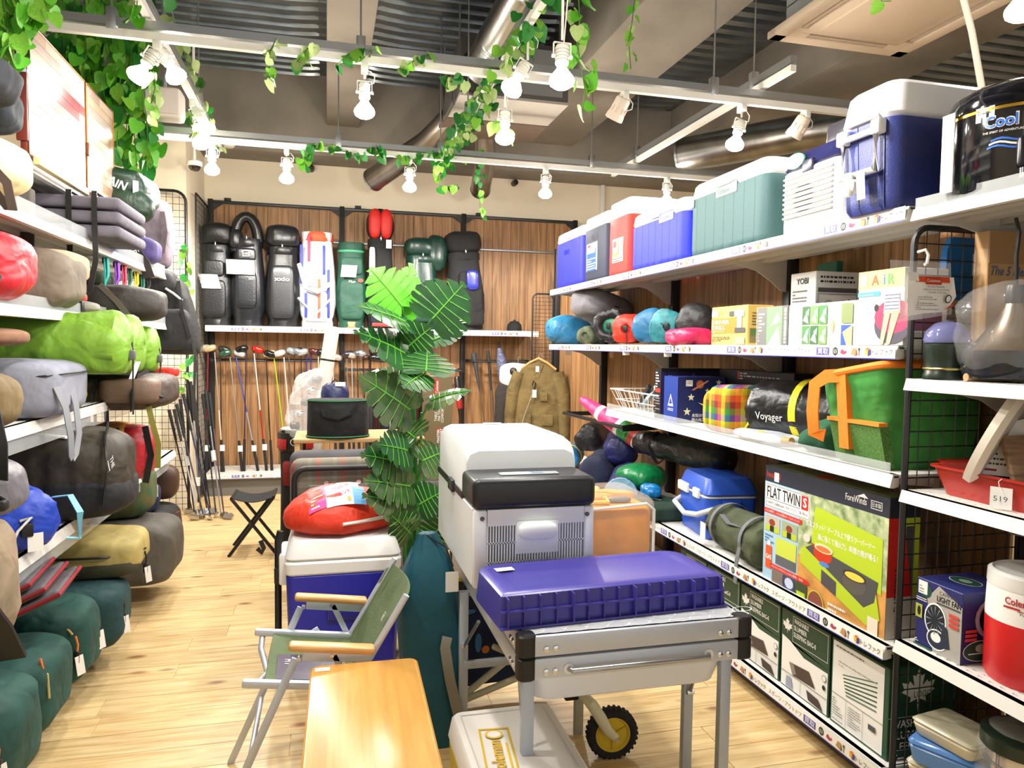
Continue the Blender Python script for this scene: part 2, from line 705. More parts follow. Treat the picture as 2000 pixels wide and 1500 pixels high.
def track(name, label, p0, p1, rods, z):
    p0, p1 = V((*p0, z)), V((*p1, z))
    d = (p1-p0).normalized()
    s_ = V((-d.y, d.x, 0))
    t = th(name, label, 'lighting track', p0)

    def bar(w, z0, z1):
        q = []
        for e in (V((0, 0, 0)), p1-p0):
            q.append([e+s_*w+V((0, 0, z0)), e-s_*w+V((0, 0, z0)), e-s_*w+V((0, 0, z1)), e+s_*w+V((0, 0, z1))])
        return B().loft(q)
    bar(.021, .048, .085).out('steel_channel', GREYM, t, 30)
    bar(.017, 0, .036).out('power_rail', WHITE, t, 30)
    L_ = (p1-p0).length
    for k in rods:
        e = d*(k*L_)
        gx = p0.x+e.x
        zc = 3.44 if (0 < gx < .3 or 1.8 < gx < 2.42 or 3.5 < gx < 4.2 or gx < -1.9) else 3.87
        b = B().cyl(e+V((0, 0, .06)), e+V((0, 0, zc-z)), .005, n=8)
        r = b.out('hanging_rod', GREYM, t)
        B().box(e.x-.022, e.x+.022, e.y-.022, e.y+.022, .03, .13, .004).out('rod_clamp', GREYM, r, 30)
    return t


x0 = at(60, 50, y=YT1).x-.5
track('lighting_track', 'pale steel lighting track crossing the shop, hung with short vine sprays', (x0, YT1), (3.1, YT1), (.17, .40, .80), ZT)
track('lighting_track', 'pale steel lighting track crossing the shop just before the cream back wall', (at(290, 262, y=YT2).x, YT2), (4.6, YT2), (.22, .35, .56), ZT)
track('lighting_track', 'lighting track running towards the back wall, thickly wound with trailing vine', (XV, 1.2), (XV, 6.32), (.3, .72), 2.90)
track('lighting_track', 'bare lighting track running towards the back wall above the row of cool boxes', (XR, 3.5), (XR, 6.05), (.15, .8), 2.90)
track('lighting_track', 'lighting track running towards the back wall beside the hanging wall of leaves', (XL, 1.2), (XL, 6.2), (.3, .8), 2.90)
track('lighting_track', 'lighting track above the aisle, nearest the shop front', (-1.85, 2.02), (2.6, 2.02), (.1, .45, .9), ZT)

BULBW = mat('fff0dc', .3, em=80)
BULBC = mat('f2fbff', .3, em=80)
BULBD = mat('fff0dc', .3, em=14)
BULBF = mat('fff0dc', .3, em=130)
SLOT = mat('3a3a3c', .7)


def lamp(p, label, lit=1, off='', tilt=(0, 0), cool=False, top=None, watt=None, group='lit bulbs on the lighting tracks'):
    """p = centre of the bulb; fixture goes up to the track at height top"""
    p = V(p)
    top = top or ZT
    t = th('track_spotlight', label, 'spotlight', (p.x, p.y, top), group=group)
    h = top-p.z
    hz = max(h-.145, .03)
    B().box(-.017, .017, -.03, .03, -.045, 0, .005).out('adapter', WHITE, t, 30)
    B().cyl((0, 0, -.045), (0, 0, -hz), .006, n=8).out('stem', WHITE, t)
    yk = B()
    for s_ in (-1, 1):
        yk.box(s_*.036-.0015, s_*.036+.0015, -.006, .006, -.07, -.012)
        yk.cyl((s_*.03, 0, -.065), (s_*.043, 0, -.065), .008, n=8)
    yk.box(-.036, .036, -.006, .006, -.013, -.01)
    yk.out('yoke', WHITE, t, 30, loc=(0, 0, -hz), rot=(tilt[0], tilt[1], 0))
    Mt = (0, 0, -hz)
    Rt = (tilt[0], tilt[1], 0)
    if lit:
        hs = B().lathe([(.005, -.02), (.024, -.022), (.028, -.03)]+[(r_q, -.04-.013*i-dz) for i in range(4) for r_q, dz in ((.028, 0), (.021, .0005), (.021, .0065), (.028, .007))]+[(.028, -.095), (.024, -.1), (.005, -.1)], 18).out('housing', WHITE, t, 40, loc=Mt, rot=Rt)
        bl = B().lathe([(.008, -.098), (.016, -.104), (.024, -.118), (.048, -.148), (.052, -.163), (.047, -.178), (.028, -.191), (.003, -.195)], 18)
        bo = bl.out('bulb'+off, BULBD if (watt or 99) < 21 else BULBF if (watt or 0) > 45 else BULBC if cool else BULBW, t, 60, loc=Mt, rot=Rt)
        ld = bpy.data.lights.new('bulb_light', 'SPOT')
        ld.spot_size = PI
        ld.spot_blend = .25
        ld.energy = watt or LAMP_W
        ld.color = (.93, .97, 1) if cool else (1, .955, .89)
        ld.shadow_soft_size = .05
        q = Matrix.Rotation(tilt[1], 4, 'Y') @ Matrix.Rotation(tilt[0], 4, 'X') @ V((0, 0, -.26))
        put('bulb_light'+off, ld, t, (q.x, q.y, q.z-hz), rot=Rt)
    else:
        hs = B().lathe([(.004, 0), (.036, -.004), (.042, -.014), (.044, -.08), (.05, -.1), (.052, -.125), (.046, -.128), (.04, -.1), (.004, -.095)], 20).out('housing', mat('e9dccf', .45), t, 40, loc=(0, 0, -hz), rot=Rt)
        sl = B()
        for i in range(10):
            a = 2*PI*i/10
            sl.box(.012, .033, -.003, .003, -.002, .005, M=Matrix.Rotation(a, 4, 'Z'))
        for i in range(5):
            a = PI+.5+.5*i
            sl.box(.044, .050, -.004, .004, -.085, -.055, M=Matrix.Rotation(a, 4, 'Z'))
        sl.out('vent_fins', mat('e9dccf', .45), hs, None, kind='stuff')
    lp = [V((0, .005, -.03)), V((.03, .0, -.035)), V((.05, 0, -.06)), V((.045, 0, -.09)), V((.02, 0, -.1)), V((.005, 0, -.09+(-hz+.05 if hz > .2 else 0)))]
    B().tube(lp, .0028, 6).out('cable', WHITE, t)
    return t


def lampT(px, py, T, label, **k):
    if T == 'V':
        p = at(px, py, x=XV)
    elif T == 'L':
        p = at(px, py, x=XL)
    elif T == 'R':
        p = at(px, py, x=XR)
    else:
        p = at(px, py, y=T)
    lamp(p, label, top=2.9 if T in ('V', 'L', 'R') else ZT, **k)


lampT(712, 212, YT1, 'glowing warm bulb hanging straight down from the vine-wound crossing track')
lampT(560, 345, YT2, watt=46, label='glowing warm bulb above the three black golf bags')
lampT(800, 362, YT2, watt=46, label='glowing warm bulb before the cream wall, beside the open duct mouth')
lampT(1065, 375, YT2, watt=46, label='glowing warm bulb between the vine-covered duct mouth and the white conduit')
lampT(1302, 385, YT2, 'glowing bulb partly behind the blue cool boxes on the top shelf')
lampT(1097, 150, 'V', watt=20, label='glowing warm bulb at the crossing of vine track and cross track')
lampT(1030, 178, 'V', watt=12, label='cold white glowing bulb at the crossing beside the silver duct', cool=True, tilt=(0, .5))
lampT(986, 264, 'V', watt=15, label='glowing warm bulb half covered by vine leaves under the fan unit')
lampT(1447, 280, YT1, 'glowing warm bulb tilted above the green and white cool box', tilt=(0, .25))
lampT(1219, 224, YT1, 'unlit white drum spotlight tilted on the cross track, beside the concrete beam', lit=0, tilt=(.5, .35), group='unlit drum spotlights')
lampT(1572, 256, YT1, 'unlit white drum spotlight tilted above the portable cooler with a radio grille', lit=0, tilt=(.5, .35), group='unlit drum spotlights')
lampT(310, 30, 'L', 'cold white glowing bulb high beside the hanging wall of leaves', watt=9, cool=True, tilt=(0, -.5))
lampT(308, 128, YT1, 'warm bulb tilted towards the pale patchwork board', tilt=(0, .55), watt=5)
lampT(376, 176, 'L', 'cold white glowing bulb wound with vine, tilted', watt=10, cool=True, tilt=(0, -.55))
lampT(392, 272, 'L', 'warm glowing bulb over the corner with leaning golf clubs, with vine above it', watt=22)
lampT(414, 318, YT2, 'warm glowing bulb next to the ceiling dome camera')
lampT(1996, 12, 2.02, 'warm glowing bulb above the black drink jug', watt=22)
for i, x in enumerate((-.45, .2, 1.0)):
    lamp((x, 2.02, 2.57), 'warm bulb on the track nearest the shop front', off='_offscreen', group='bulbs of the front track')

# ---------------------------------------------------------------- services under the deck
b = B()
pts = [V((1.08, 5.19, 3.36)), V((1.12, 4.9, 3.46)), V((1.20, 4.4, 3.60)), V((1.26, 3.9, 3.68)), V((1.32, 3.2, 3.70)), V((1.36, 2.2, 3.70))]
fine, rr = [], []
for i in range(len(pts)-1):
    for k in range(26):
        fine.append(pts[i].lerp(pts[i+1], k/26))
        rr.append(.132+(.006 if k % 2 else -.002))
b.tube(fine, rr, 20)
b.out('flexible_duct', mat('b9bbbb', .28, m=1, n=.2, ns=6), None, 60, label='ribbed silver flexible duct running into the ceiling fan unit', cat='duct')
fu = th('fan_unit', 'dark grey suspended ceiling fan unit with a light grey underside', 'fan unit', (0, 0, 3.2))
DG = mat('4a4846', .6, n=.2, ns=3)
B().box(.93, 1.75, 5.25, 6.28, .02, .42, .01).out('casing', DG, fu, 30)
B().box(.93, 1.75, 5.25, 5.78, 0, .02).out('front_cover_plate', mat('a8a5a0', .5), fu, 30)
B().box(.90, 1.75, 5.79, 6.28, -.004, .02).out('rear_cover_plate', mat('5e5047', .6), fu, 30)
B().lathe([(.15, 0), (.17, 0), (.17, .04), (.15, .04)], 24, M=Matrix.Translation((1.08, 5.25, .16)) @ Matrix.Rotation(PI/2, 4, 'X')).out('collar', BLACK, fu)
B().box(1.3, 1.7, 5.24, 5.25, .05, .38).out('access_panel', mat('7d7f82', .5), fu, None)
for x, y_ in ((.95, 5.4), (1.72, 5.4), (.95, 6.1), (1.72, 6.1)):
    B().cyl((x, y_, .42), (x, y_, .68), .006, n=8).out('hanging_rod', GREYM, fu)
fb = B()
fb.tube([(.905, 5.4, .30), (.905, 5.4, -.02), (.905, 5.85, -.02), (.905, 5.85, .30)], .014, 8, True)
fb.out('side_bracket', STEEL, fu)


def pipe(name, label, pts, r, m=None):
    b = B().tube(pts, r, 22)
    b.f, b.mi = b.f[:-2], b.mi[:-2]
    b.tube(pts, r*.95, 22)
    del b.f[-2], b.mi[-2]
    o = b.out(name, m or mat('8f8a84', .3, m=.9, n=.3, ns=5), None, 50, label=label, cat='duct')
    d = (V(pts[0])-V(pts[1])).normalized()
    q = V(pts[0])
    M = Matrix.Translation(q) @ rot_to(d)
    B().lathe([(r*.94, .0005), (r*1.04, .0005), (r*1.04, -.02)], 22, M=M, cap=False).out('rim', STEEL, o)
    return o


e1 = at(728, 352, y=6.95)
pipe('wall_duct', 'grey metal duct slanting down to an open mouth before the cream wall', [e1, e1.lerp(V((.86, 6.33, 3.16)), .5), V((.84, 6.35, 3.14)), V((.92, 6.2, 3.2)), V((1.0, 6.1, 3.28))], .105)
e2 = at(938, 372, y=6.95)
pipe('wall_duct', 'grey metal duct hanging almost straight down, its mouth behind the trailing vine', [e2, V((1.40, 6.6, 3.05)), V((1.36, 6.42, 3.22)), V((1.34, 6.3, 3.3)), V((1.34, 6.2, 3.32))], .095)
pipe('spiral_duct', 'large silver spiral duct under the ceiling beyond the black drink jug', [(2.85, 5.6, 3.0), (3.5, 4.9, 3.05), (4.4, 4.3, 3.1), (5.6, 3.6, 3.1)], .14, mat('a8a9a6', .3, m=1, n=.3, ns=7))
for q, lb in (((608, 312), 'stub beside the slanting duct'), ((1005, 343), 'stub beside the trailing vine')):
    p = at(*q, y=7.46)
    p.z = min(p.z, 3.105)
    M = Matrix.Translation(p) @ Matrix.Rotation(PI/2, 4, 'X')
    pb = th('wall_pipe_stub', 'short dark pipe '+lb+' on the cream wall', 'pipe', p)
    B().lathe([(.03, -.03), (.03, .05), (.024, .05), (.024, 0), (.002, 0)], 16, M=Matrix.Rotation(PI/2, 4, 'X')).out('pipe', mat('4d453e', .5, m=.5), pb)
# vertical conduit by the wall panels
p = at(1187, 410, y=7.3)
cd = th('conduit', 'white vertical conduit on the cream wall above the wood panels', 'conduit', (p.x, 7.47, 2.6))
B().box(-.02, .02, -.03, .02, 0, .55, .004).out('channel', WHITE, cd, 30)
B().box(-.028, .028, -.035, .022, -.03, 0, .004).out('end_cap', WHITE, cd, 30)

# ceiling cassette air conditioner
ac = th('air_conditioner', 'cream square ceiling cassette air conditioner with slotted outlets', 'air conditioner', (3.03, 3.46, 3.25))
ACM = mat('e3d3bf', .5)
pb_ = B().box(-.33, .33, -.33, .33, 0, .045, .004)
for i in range(4):
    M = Matrix.Rotation(i*PI/2, 4, 'Z')
    pb_.box(-.475, .475, -.475, -.39, 0, .045, .006, M=M)
    pb_.box(.28, .39, -.39, -.33, 0, .045, M=M)
    pb_.box(-.33, -.28, -.39, -.33, 0, .045, M=M)
pb_.out('panel', ACM, ac)
B().box(-.4, .4, -.4, .4, .16, .35).out('casing', mat('9aa0a2', .5), ac, 30)
B().box(-.27, .27, -.27, .27, -.012, .004, .01).out('intake_grille', mat('dccab4', .55), ac)
for i in range(4):
    M = Matrix.Rotation(i*PI/2, 4, 'Z')
    o = B().box(-.40, .40, -.40, -.395, .04, .17, M=M).out('outlet_wall', mat('9aa0a2', .5), ac, None)
    B().box(-.27, .27, -.375, -.355, .004, .03, M=M).out('flap', mat('cdbca8', .5), o, None)
pc = B().tube([at(1880, -10, y=2.6), at(1898, 60, y=2.62), at(1920, 185, y=2.6), at(1940, 260, y=2.5)], .014, 10)
pc.out('hanging_cable', mat('efe9dd', .5), None, 60, label='thick white cable hanging from the ceiling above the drink jug', cat='cable')
# speaker, cameras
p = at(322, 205, y=4.6)
sp = th('speaker', 'small white box speaker hanging beside the wall of leaves', 'speaker', p)
B().box(-.10, .10, -.08, .08, -.085, .085, .03, 3).out('cabinet', mat('d8d3cf', .5), sp)
B().box(-.085, .085, -.085, -.075, -.07, .07, .02).out('grille', mat('c4bfbc', .7, b=.3, bs=300), sp)
B().cyl((0, 0, .08), (0, 0, 1.0), .012, n=8).out('bracket', GREYM, sp)
p = at(380, 322, y=6.3)
dc = th('dome_camera', 'white dome security camera with a dark lens, hung below the tracks', 'camera', p)
B().lathe([(.002, .03), (.05, .03), (.06, .02), (.06, -.005), (.05, -.012)], 20).out('housing', WHITE, dc)
B().lathe([(.048, -.01), (.043, -.03), (.028, -.046), (.002, -.052)], 20, cap=False).out('lens_dome', mat('1c1713', .08, coat=1), dc)
B().cyl((0, 0, .03), (0, 0, 3.88-p.z), .01, n=8).out('stem', WHITE, dc)
p = at(447, 288, y=7.0)
sd = th('smoke_detector', 'round white detector under the concrete beam by the corner', 'detector', p)
B().lathe([(.002, .0), (.04, .0), (.055, .02), (.058, .05)], 18).out('housing', WHITE, sd)
B().cyl((0, 0, .05), (0, 0, 3.15-p.z), .03, n=12).out('base', WHITE, sd)
# ================================================================ SHELVING
DKM = mat('2a2a2c', .45, m=.5)
BRK = mat('b9b4aa', .55)
PURPLE = mat('4a48a8', .5)
HOLE = mat('8d8a84', .8)
SOFTW = mat('efeee9', .5)


def wl(t):
    return -V(t.location)


def strip_unit(kind):
    """one repeat of the printed price strip; 0.58 m long, u to the right"""
    p = Print()
    h = .042
    L_ = .582
    p.rect(0, 0, L_, h, PAPER)
    p.rect(0, 0, L_, .0035, PURPLE)
    if kind == 'sport':
        p.text('スポーツ・アウトドア', .012, .013, .019, INK, w=.2)
    else:
        p.text('ゴルフアイテム', .03, .013, .019, INK, w=.17)
    p.rect(.222, .009, .288, .035, PURPLE)
    p.text('買取', .228, .012, .02, PAPER, w=.054)
    G = mat('4a4f45', .6)
    p.disc(.318, .022, .013, .014, INK)
    p.disc(.318, .022, .008, .009, mat('a9aaa2', .6))
    p.rect(.316, .009, .32, .034, INK)
    p.poly([(.344, .016), (.36, .012), (.374, .02), (.37, .026), (.362, .022), (.354, .03), (.346, .026)], mat('b03660', .6))
    p.poly([(.392, .014), (.414, .008), (.424, .012), (.418, .032), (.402, .034)], mat('b98d5c', .6))
    p.poly([(.414, .008), (.424, .012), (.418, .032)], mat('7c5a38', .6))
    p.rect(.429, .009, .432, .034, G)
    p.rect(.426, .026, .435, .034, G)
    p.poly([(.458, .014), (.470, .009), (.470, .026), (.458, .030)], mat('e0b42e', .5))
    p.poly([(.470, .009), (.482, .014), (.482, .030), (.470, .026)], mat('3c3a8c', .5))
    p.poly([(.458, .030), (.470, .026), (.482, .030), (.470, .036)], mat('d9722e', .5))
    p.text('トレファク', .487, .012, .019, INK, w=.085)
    return p


STRIP = {}


def strip(parent, kind, o, u, v=(0, 0, 1), loc=(0, 0, 0)):
    key = (kind, tuple(u))
    if key not in STRIP:
        STRIP[key] = strip_unit(kind).mesh('price_strip', (0, 0, 0), u, v, .00012)
    return put('price_strip', STRIP[key], parent, V(o)+V(loc))


def bracketY(sgn, xb, depth, y, z, t, parent, loc):
    """grey curved shelf bracket under a shelf (plane y)"""
    d = depth*.92
    po = [(0, 0), (d, 0), (d, -.02), (d*.72, -.03), (d*.45, -.055), (d*.25, -.1), (d*.12, -.14), (0, -.15)]
    M = Matrix(((sgn, 0, 0, xb), (0, 0, 1, y), (0, 1, 0, z), (0, 0, 0, 1)))
    B().prism(po, -.004, .004, M=M).out('bracket', BRK, parent, 30, loc=loc)


def shelfY(parent, sgn, xb, xf, y0, y1, zb, h=.042, strips=None, lip=0, bays=None, holes=False, name='shelf'):
    """shelf along y; sgn -1: front faces -x, +1: front faces +x; zb = underside of the front edge"""
    loc = wl(parent)
    zt = zb+h
    b = B()
    if holes:       # perforated sheet: real slots in two rows
        xs_ = sorted([xf, xb]+[xf-sgn*q for q in (.032, .038, .052, .058)])
        hx_ = [xs_.index(xf-sgn*q) for q in ((.038, .058) if sgn > 0 else (.032, .052))]
        ys_, k = [y0], y0+.02
        while k+.016 < y1:
            ys_ += [k, k+.016]
            k += .034
        ys_.append(y1)
        for i in range(len(xs_)-1):
            for j in range(len(ys_)-1):
                X0, X1, Y0, Y1 = xs_[i], xs_[i+1], ys_[j], ys_[j+1]
                c8 = [(X0, Y0, zt), (X1, Y0, zt), (X1, Y1, zt), (X0, Y1, zt), (X0, Y0, zt-.012), (X1, Y0, zt-.012), (X1, Y1, zt-.012), (X0, Y1, zt-.012)]
                if i in hx_ and j % 2:
                    b.add(c8, [(0, 1, 5, 4), (1, 2, 6, 5), (2, 3, 7, 6), (3, 0, 4, 7)])
                else:
                    b.add(c8, [(0, 1, 2, 3), (7, 6, 5, 4)])
    else:
        b.box(min(xb, xf), max(xb, xf), y0, y1, zt-.012, zt, .002)
    e = xf+sgn*.012
    b.prism([(xf-sgn*.02, zb+.004), (xf, zb), (e, zb+.002), (xf+sgn*.002, zt), (xf-sgn*.02, zt)], y0, y1,
            M=Matrix(((1, 0, 0, 0), (0, 0, 1, 0), (0, 1, 0, 0), (0, 0, 0, 1))))
    s = b.out(name, SHELFW, parent, 30, loc=loc)
    n = max(1, round((y1-y0)/1.17))
    rb = B()
    for k in (.3, .6, .85):
        x = xb+(xf-xb)*k
        rb.box(x-.02, x+.02, y0, y1, zt-.03, zt-.012)
    rb.out('rib', BRK, s, 30)
    if strips:
        m = int((y1-y0+.02)/.582)
        L_ = (y1-y0)/m
        for i in range(m):
            if sgn < 0:
                strip(s, strips, (xf-.013, y0+(i+1)*L_, zb), (0, -1, 0))
            else:
                strip(s, strips, (xf+.013, y0+i*L_, zb), (0, 1, 0))
    if lip:
        x = xf+sgn*.004
        B().box(x-.0015, x+.0015, y0+.01, y1-.01, zb+.01 if lip > 0 else zt+lip, zt+lip if lip > 0 else zt-.01).out('clear_lip', CLEAR, s, None)
    for i in range(n+1 if zb > .2 else 0):
        yy = y0+(y1-y0)*i/n
        yy = min(max(yy, y0+.012), y1-.012)
        bracketY(sgn, xb, abs(xf-xb), yy, zt-.012, 0, parent, loc)
    return s


def planksY(parent, x0, x1, y0, y1, z0, z1, w=.1):
    n = round((y1-y0)/w)
    L_ = (y1-y0)/n
    me = B().box(x0, x1, -L_/2+.001, L_/2-.001, z0, z1, .0015, 1).mesh('plank', WALNUT)
    for i in range(n):
        put('plank', me, parent, V((0, y0+L_*(i+.5), 0))+wl(parent))


def post(parent, x, y, z0, z1, wx=.05, wy=.045, m=DKM):
    o = B().box(x-wx/2, x+wx/2, y-wy/2, y+wy/2, z0, z1, .003).out('post', m, parent, 30, loc=wl(parent))
    return o


def wiremesh(name, label, p0, du, w, h, sp, r=.0022, fr=.008, round_=.06, cat='mesh panel', rail=BLACK):
    """wire grid panel standing at p0, width along du"""
    t = th(name, label, cat, p0)
    du = V(du).normalized()
    q = []
    for (cx, cz, a0) in ((w-round_, h-round_, 0), (round_, h-round_, PI/2)):
        for k in range(6):
            a = a0+PI/2*k/5
            q.append(du*(cx+round_*math.cos(a))+V((0, 0, cz+round_*math.sin(a))))
    pts = [du*w]+q+[V((0, 0, 0))]
    B().tube(pts, fr, 8).out('frame', rail, t)
    g = B()
    n = int(w/sp)
    for i in range(1, n+1):
        g.cyl(du*(i*w/(n+1)), du*(i*w/(n+1))+V((0, 0, h-.004)), r, n=4, cap=False)
    m = int(h/sp)
    for i in range(1, m):
        z = V((0, 0, i*h/m))
        g.cyl(z, z+du*w, r, n=4, cap=False)
    g.out('wire_grid', rail, t, 60)
    return t


# ---- back wall unit -------------------------------------------------
YB = 7.40
BX = (-1.055, .147, 1.357, 2.558)
bu = th('wall_display_shelving', 'wood-panelled display shelving with white shelf along the cream back wall', 'shelving', (-1.055, YB, 0))
lo = wl(bu)
for x in BX:
    post(bu, x, YB-.02, 0, 2.74, .045, .05)
for i in range(3):
    a, c = BX[i]+.0225, BX[i+1]-.0225
    n = 12
    L_ = (c-a)/n
    me = B().box(-L_/2+.001, L_/2-.001, YB, YB+.02, .1, 2.70, .0015, 1).mesh('plank', WALNUT)
    for k in range(n):
        put('plank', me, bu, V((a+L_*(k+.5), 0, 0))+lo)
    rl = B().box(a, c, YB-.04, YB-.005, 2.705, 2.73, .003).out('top_rail', mat('3c3f44', .4, m=.6), bu, 30, loc=lo)
    for x, s_ in ((a, 1), (c, -1)):
        B().prism([(x, 2.705), (x+s_*.09, 2.705), (x, 2.64)], 0, .02, M=Matrix(((1, 0, 0, 0), (0, 0, 1, YB-.035), (0, 1, 0, 0), (0, 0, 0, 1)))).out('gusset', DKM, rl, 30)
    B().box(a+.1, a+.16, YB-.05, YB-.02, 2.73, 2.755, .004).out('clip', DKM, rl, 30)
    B().box(a, c, YB-.025, YB-.008, 2.38, 2.40, .002).out('middle_rail', mat('85888c', .35, m=.7), bu, 30, loc=lo)


def shelfX(parent, x0, x1, yb, yf, zb, h, kind):
    loc = wl(parent)
    b = B().box(x0, x1, yf, yb, zb+h-.012, zb+h, .002)
    b.box(x0, x1, yf-.012, yf+.01, zb, zb+h, .002)
    s = b.out('shelf', SHELFW, parent, 30, loc=loc)
    m = max(1, int((x1-x0+.03)/.582))
    for i in range(m):
        strip(s, kind, (x0+i*(x1-x0)/m, yf-.0125, zb+.004), (1, 0, 0))
    return s


for i in range(3):
    a, c = BX[i]+.002, BX[i+1]-.002
    if i == 2:
        c = 2.06
    shelfX(bu, a, c, YB-.02, 7.0, 1.495, .055, 'golf')
    if i < 2:
        shelfX(bu, a, c, YB-.02, 6.95, .16, .055, 'golf')
        B().box(a, c, 6.99, YB, .0, .16).out('kick_plate', mat('6a6762', .6), bu, 30, loc=lo)
for x0, x1, z in ((BX[0]+.03, BX[1]-.03, 1.237), (BX[1]+.03, BX[2]-.03, 1.15), (BX[2]+.03, 2.0, 1.245)):
    rb = B()
    rb.cyl((x0, 7.2, z), (x1, 7.2, z), .011, n=10)
    rb.cyl((x0, 7.12, z-.005), (x1, 7.12, z-.005), .007, n=8)
    for x in (x0+.01, x1-.01):
        rb.box(x-.006, x+.006, 7.1, YB-.02, z-.015, z+.015)
    rb.out('club_rail', BLACK, bu, 40, loc=lo)

# ---- right gondola --------------------------------------------------
XP, XF = 2.11, 1.66
RY = (1.82, 2.965, 4.13, 5.30, 6.50)
rg = th('gondola_shelving', 'long white-shelved gondola with dark wood back carrying cool boxes on top', 'shelving', (XP, 3.5, 0))
lo = wl(rg)
for y_ in RY[1:]:
    post(rg, XP-.02, y_, 0, 2.31 if y_ > 6 else 2.1, .05, .05)
planksY(rg, XP+.005, XP+.02, RY[0], RY[-1], .05, 2.1)
ZS = {'top': 1.785, 's2': 1.375, 's3': .985, 's4': .455, 'base': .072}
SH = .042
shelfY(rg, -1, XP-.03, XF, RY[0]-.02, RY[3], ZS['top'], strips='sport')
shelfY(rg, -1, XP-.03, XF, RY[0], RY[3], ZS['s2'], strips='sport')
shelfY(rg, -1, XP-.03, XF, RY[0], RY[2], ZS['s3'], lip=.035)
shelfY(rg, -1, XP-.03, XF, RY[0], RY[3], ZS['s4'], strips='sport')
shelfY(rg, -1, XP-.03, XF, RY[0], RY[3], ZS['base'], strips='sport')
B().box(XF+.06, XP-.03, RY[0]+.02, RY[3], 0, .09).out('kick_plate', mat('5a5854', .7), rg, 30, loc=lo)
B().box(XF, XP-.03, RY[3], RY[4], ZS['s4']+.03, ZS['s4']+SH, .003).out('shelf', SHELFW, rg, 30, loc=lo)
# garment bar
gb = B()
gb.cyl((1.72, 4.02, .92), (1.72, 5.14, .905), .013, n=10)
gb.prism([(XP-.03, .985), (XP-.03, .93), (1.9, .905), (1.71, .90), (1.705, .935), (1.9, .955)], 4.0, 4.012, M=Matrix(((1, 0, 0, 0), (0, 0, 1, 0), (0, 1, 0, 0), (0, 0, 0, 1))))
gb.box(1.73, XP-.03, 5.1, 5.112, .89, .92)
gb.out('hanging_bar', BLACK, rg, 40, loc=lo)
# mesh panel at the end of the gondola
wiremesh('mesh_panel', 'black wire mesh divider with rounded frame at the end of the long gondola', (1.672, 1.79, .0), (1, 0, 0), .44, 1.765, .046, .0022, .0095, .05)
# ---- near gondola ---------------------------------------------------
ng = th('gondola_shelving', 'white perforated shelving unit holding the black drink jug on top', 'shelving', (2.11, .8, 0))
lo = wl(ng)
XN = 1.652
for zb, lp in ((1.775, .03), (1.285, 0), (.955, 0), (.502, 0), (.03, 0)):
    shelfY(ng, -1, 2.1, XN, .3, 1.775, zb, lip=lp, holes=True, h=.036)
B().box(2.1, 2.12, .3, 1.775, .02, 2.1).out('back_panel', mat('2b2623', .7), ng, 30, loc=lo)
for y_ in (.32, 1.5):
    post(ng, 2.09, y_, 0, 2.1, .04, .045)
# ---- left gondola ---------------------------------------------------
lg = th('gondola_shelving', 'white shelving unit packed with tent bags and sleeping bags, clear front lips', 'shelving', (-1.5, 3.6, 0))
lo = wl(lg)
LY0, LY1 = 1.5, 5.15
XLP = -1.5
B().box(XLP-.03, XLP-.005, LY0, LY1, 0, 2.2).out('back_panel', mat('c9c6bd', .7), lg, 30, loc=lo)
for y_ in (1.52, 2.73, 3.94, 5.13):
    post(lg, XLP+.015, y_, 0, 2.3, .04, .05, mat('9b9a96', .45, m=.5))
for xf, zb, lp in ((-1.14, 2.06, 0), (-1.02, 1.80, .045), (-1.02, 1.475, .04), (-.99, 1.075, .05), (-.97, .645, .06)):
    shelfY(lg, 1, XLP+.01, xf, LY0, LY1, zb, lip=0 if not lp else (-.09 if zb < 1.3 else lp))
shelfY(lg, 1, XLP+.01, -1.12, LY0, LY1, .06)
# ---- other mesh panels ----------------------------------------------
wiremesh('mesh_panel', 'tall black wire mesh panel standing against the white wall by the leaning clubs', (-1.80, 6.45, .0), (1, 0, 0), .69, 2.62, .052, .002, .012, .09)
wiremesh('mesh_panel', 'narrow black wire mesh panel closing the side of the golf bag display', (-1.083, 6.75, .0), (0, 1, 0), .62, 2.67, .05, .002, .008, .02)
wiremesh('mesh_panel', 'small black wire mesh panel with rounded top above the hanging cardigan', (1.86, 6.53, .75), (1, 0, 0), .2, 1.14, .035, .0016, .008, .05)
# ================================================================ GOODS ON THE RIGHT GONDOLA
def ry(px, py, X):
    return at(px, py, x=X).y


def slot(pl, pr, py, X, d, z0, pt=None, h=None, tx=None):
    """place from photo pixels on the plane x=X: far edge pl, near edge pr, depth d, standing on z0, top edge pt"""
    y1, y0 = ry(pl, py, X), ry(pr, py, X)
    if h is None:
        h = at(tx or (pl+pr)/2, pt, x=X).z-z0
    return (X+d/2, (y0+y1)/2, z0), d, y1-y0, h


def face(p, t, d, w, h, side='front', name='printed_front', label=None):
    o, u, v = {'front': ((-d/2, w/2, 0), (0, -1, 0), (0, 0, 1)), 'near': ((-d/2, -w/2, 0), (1, 0, 0), (0, 0, 1)),
               'top': ((-d/2, w/2, h), (0, -1, 0), (1, 0, 0))}[side]
    return p.out(name, t, o, u, v, label)


def carton(name, label, place, col, edge=.002, rz=0, cat='box', group=None, m=None):
    loc, d, w, h = place
    t = th(name, label, cat, loc, rz, group)
    B().box(-d/2, d/2, -w/2, w/2, 0, h, edge, 1).out('carton', m or mat(col, .45, n=.05), t, 30)
    return t, d, w, h


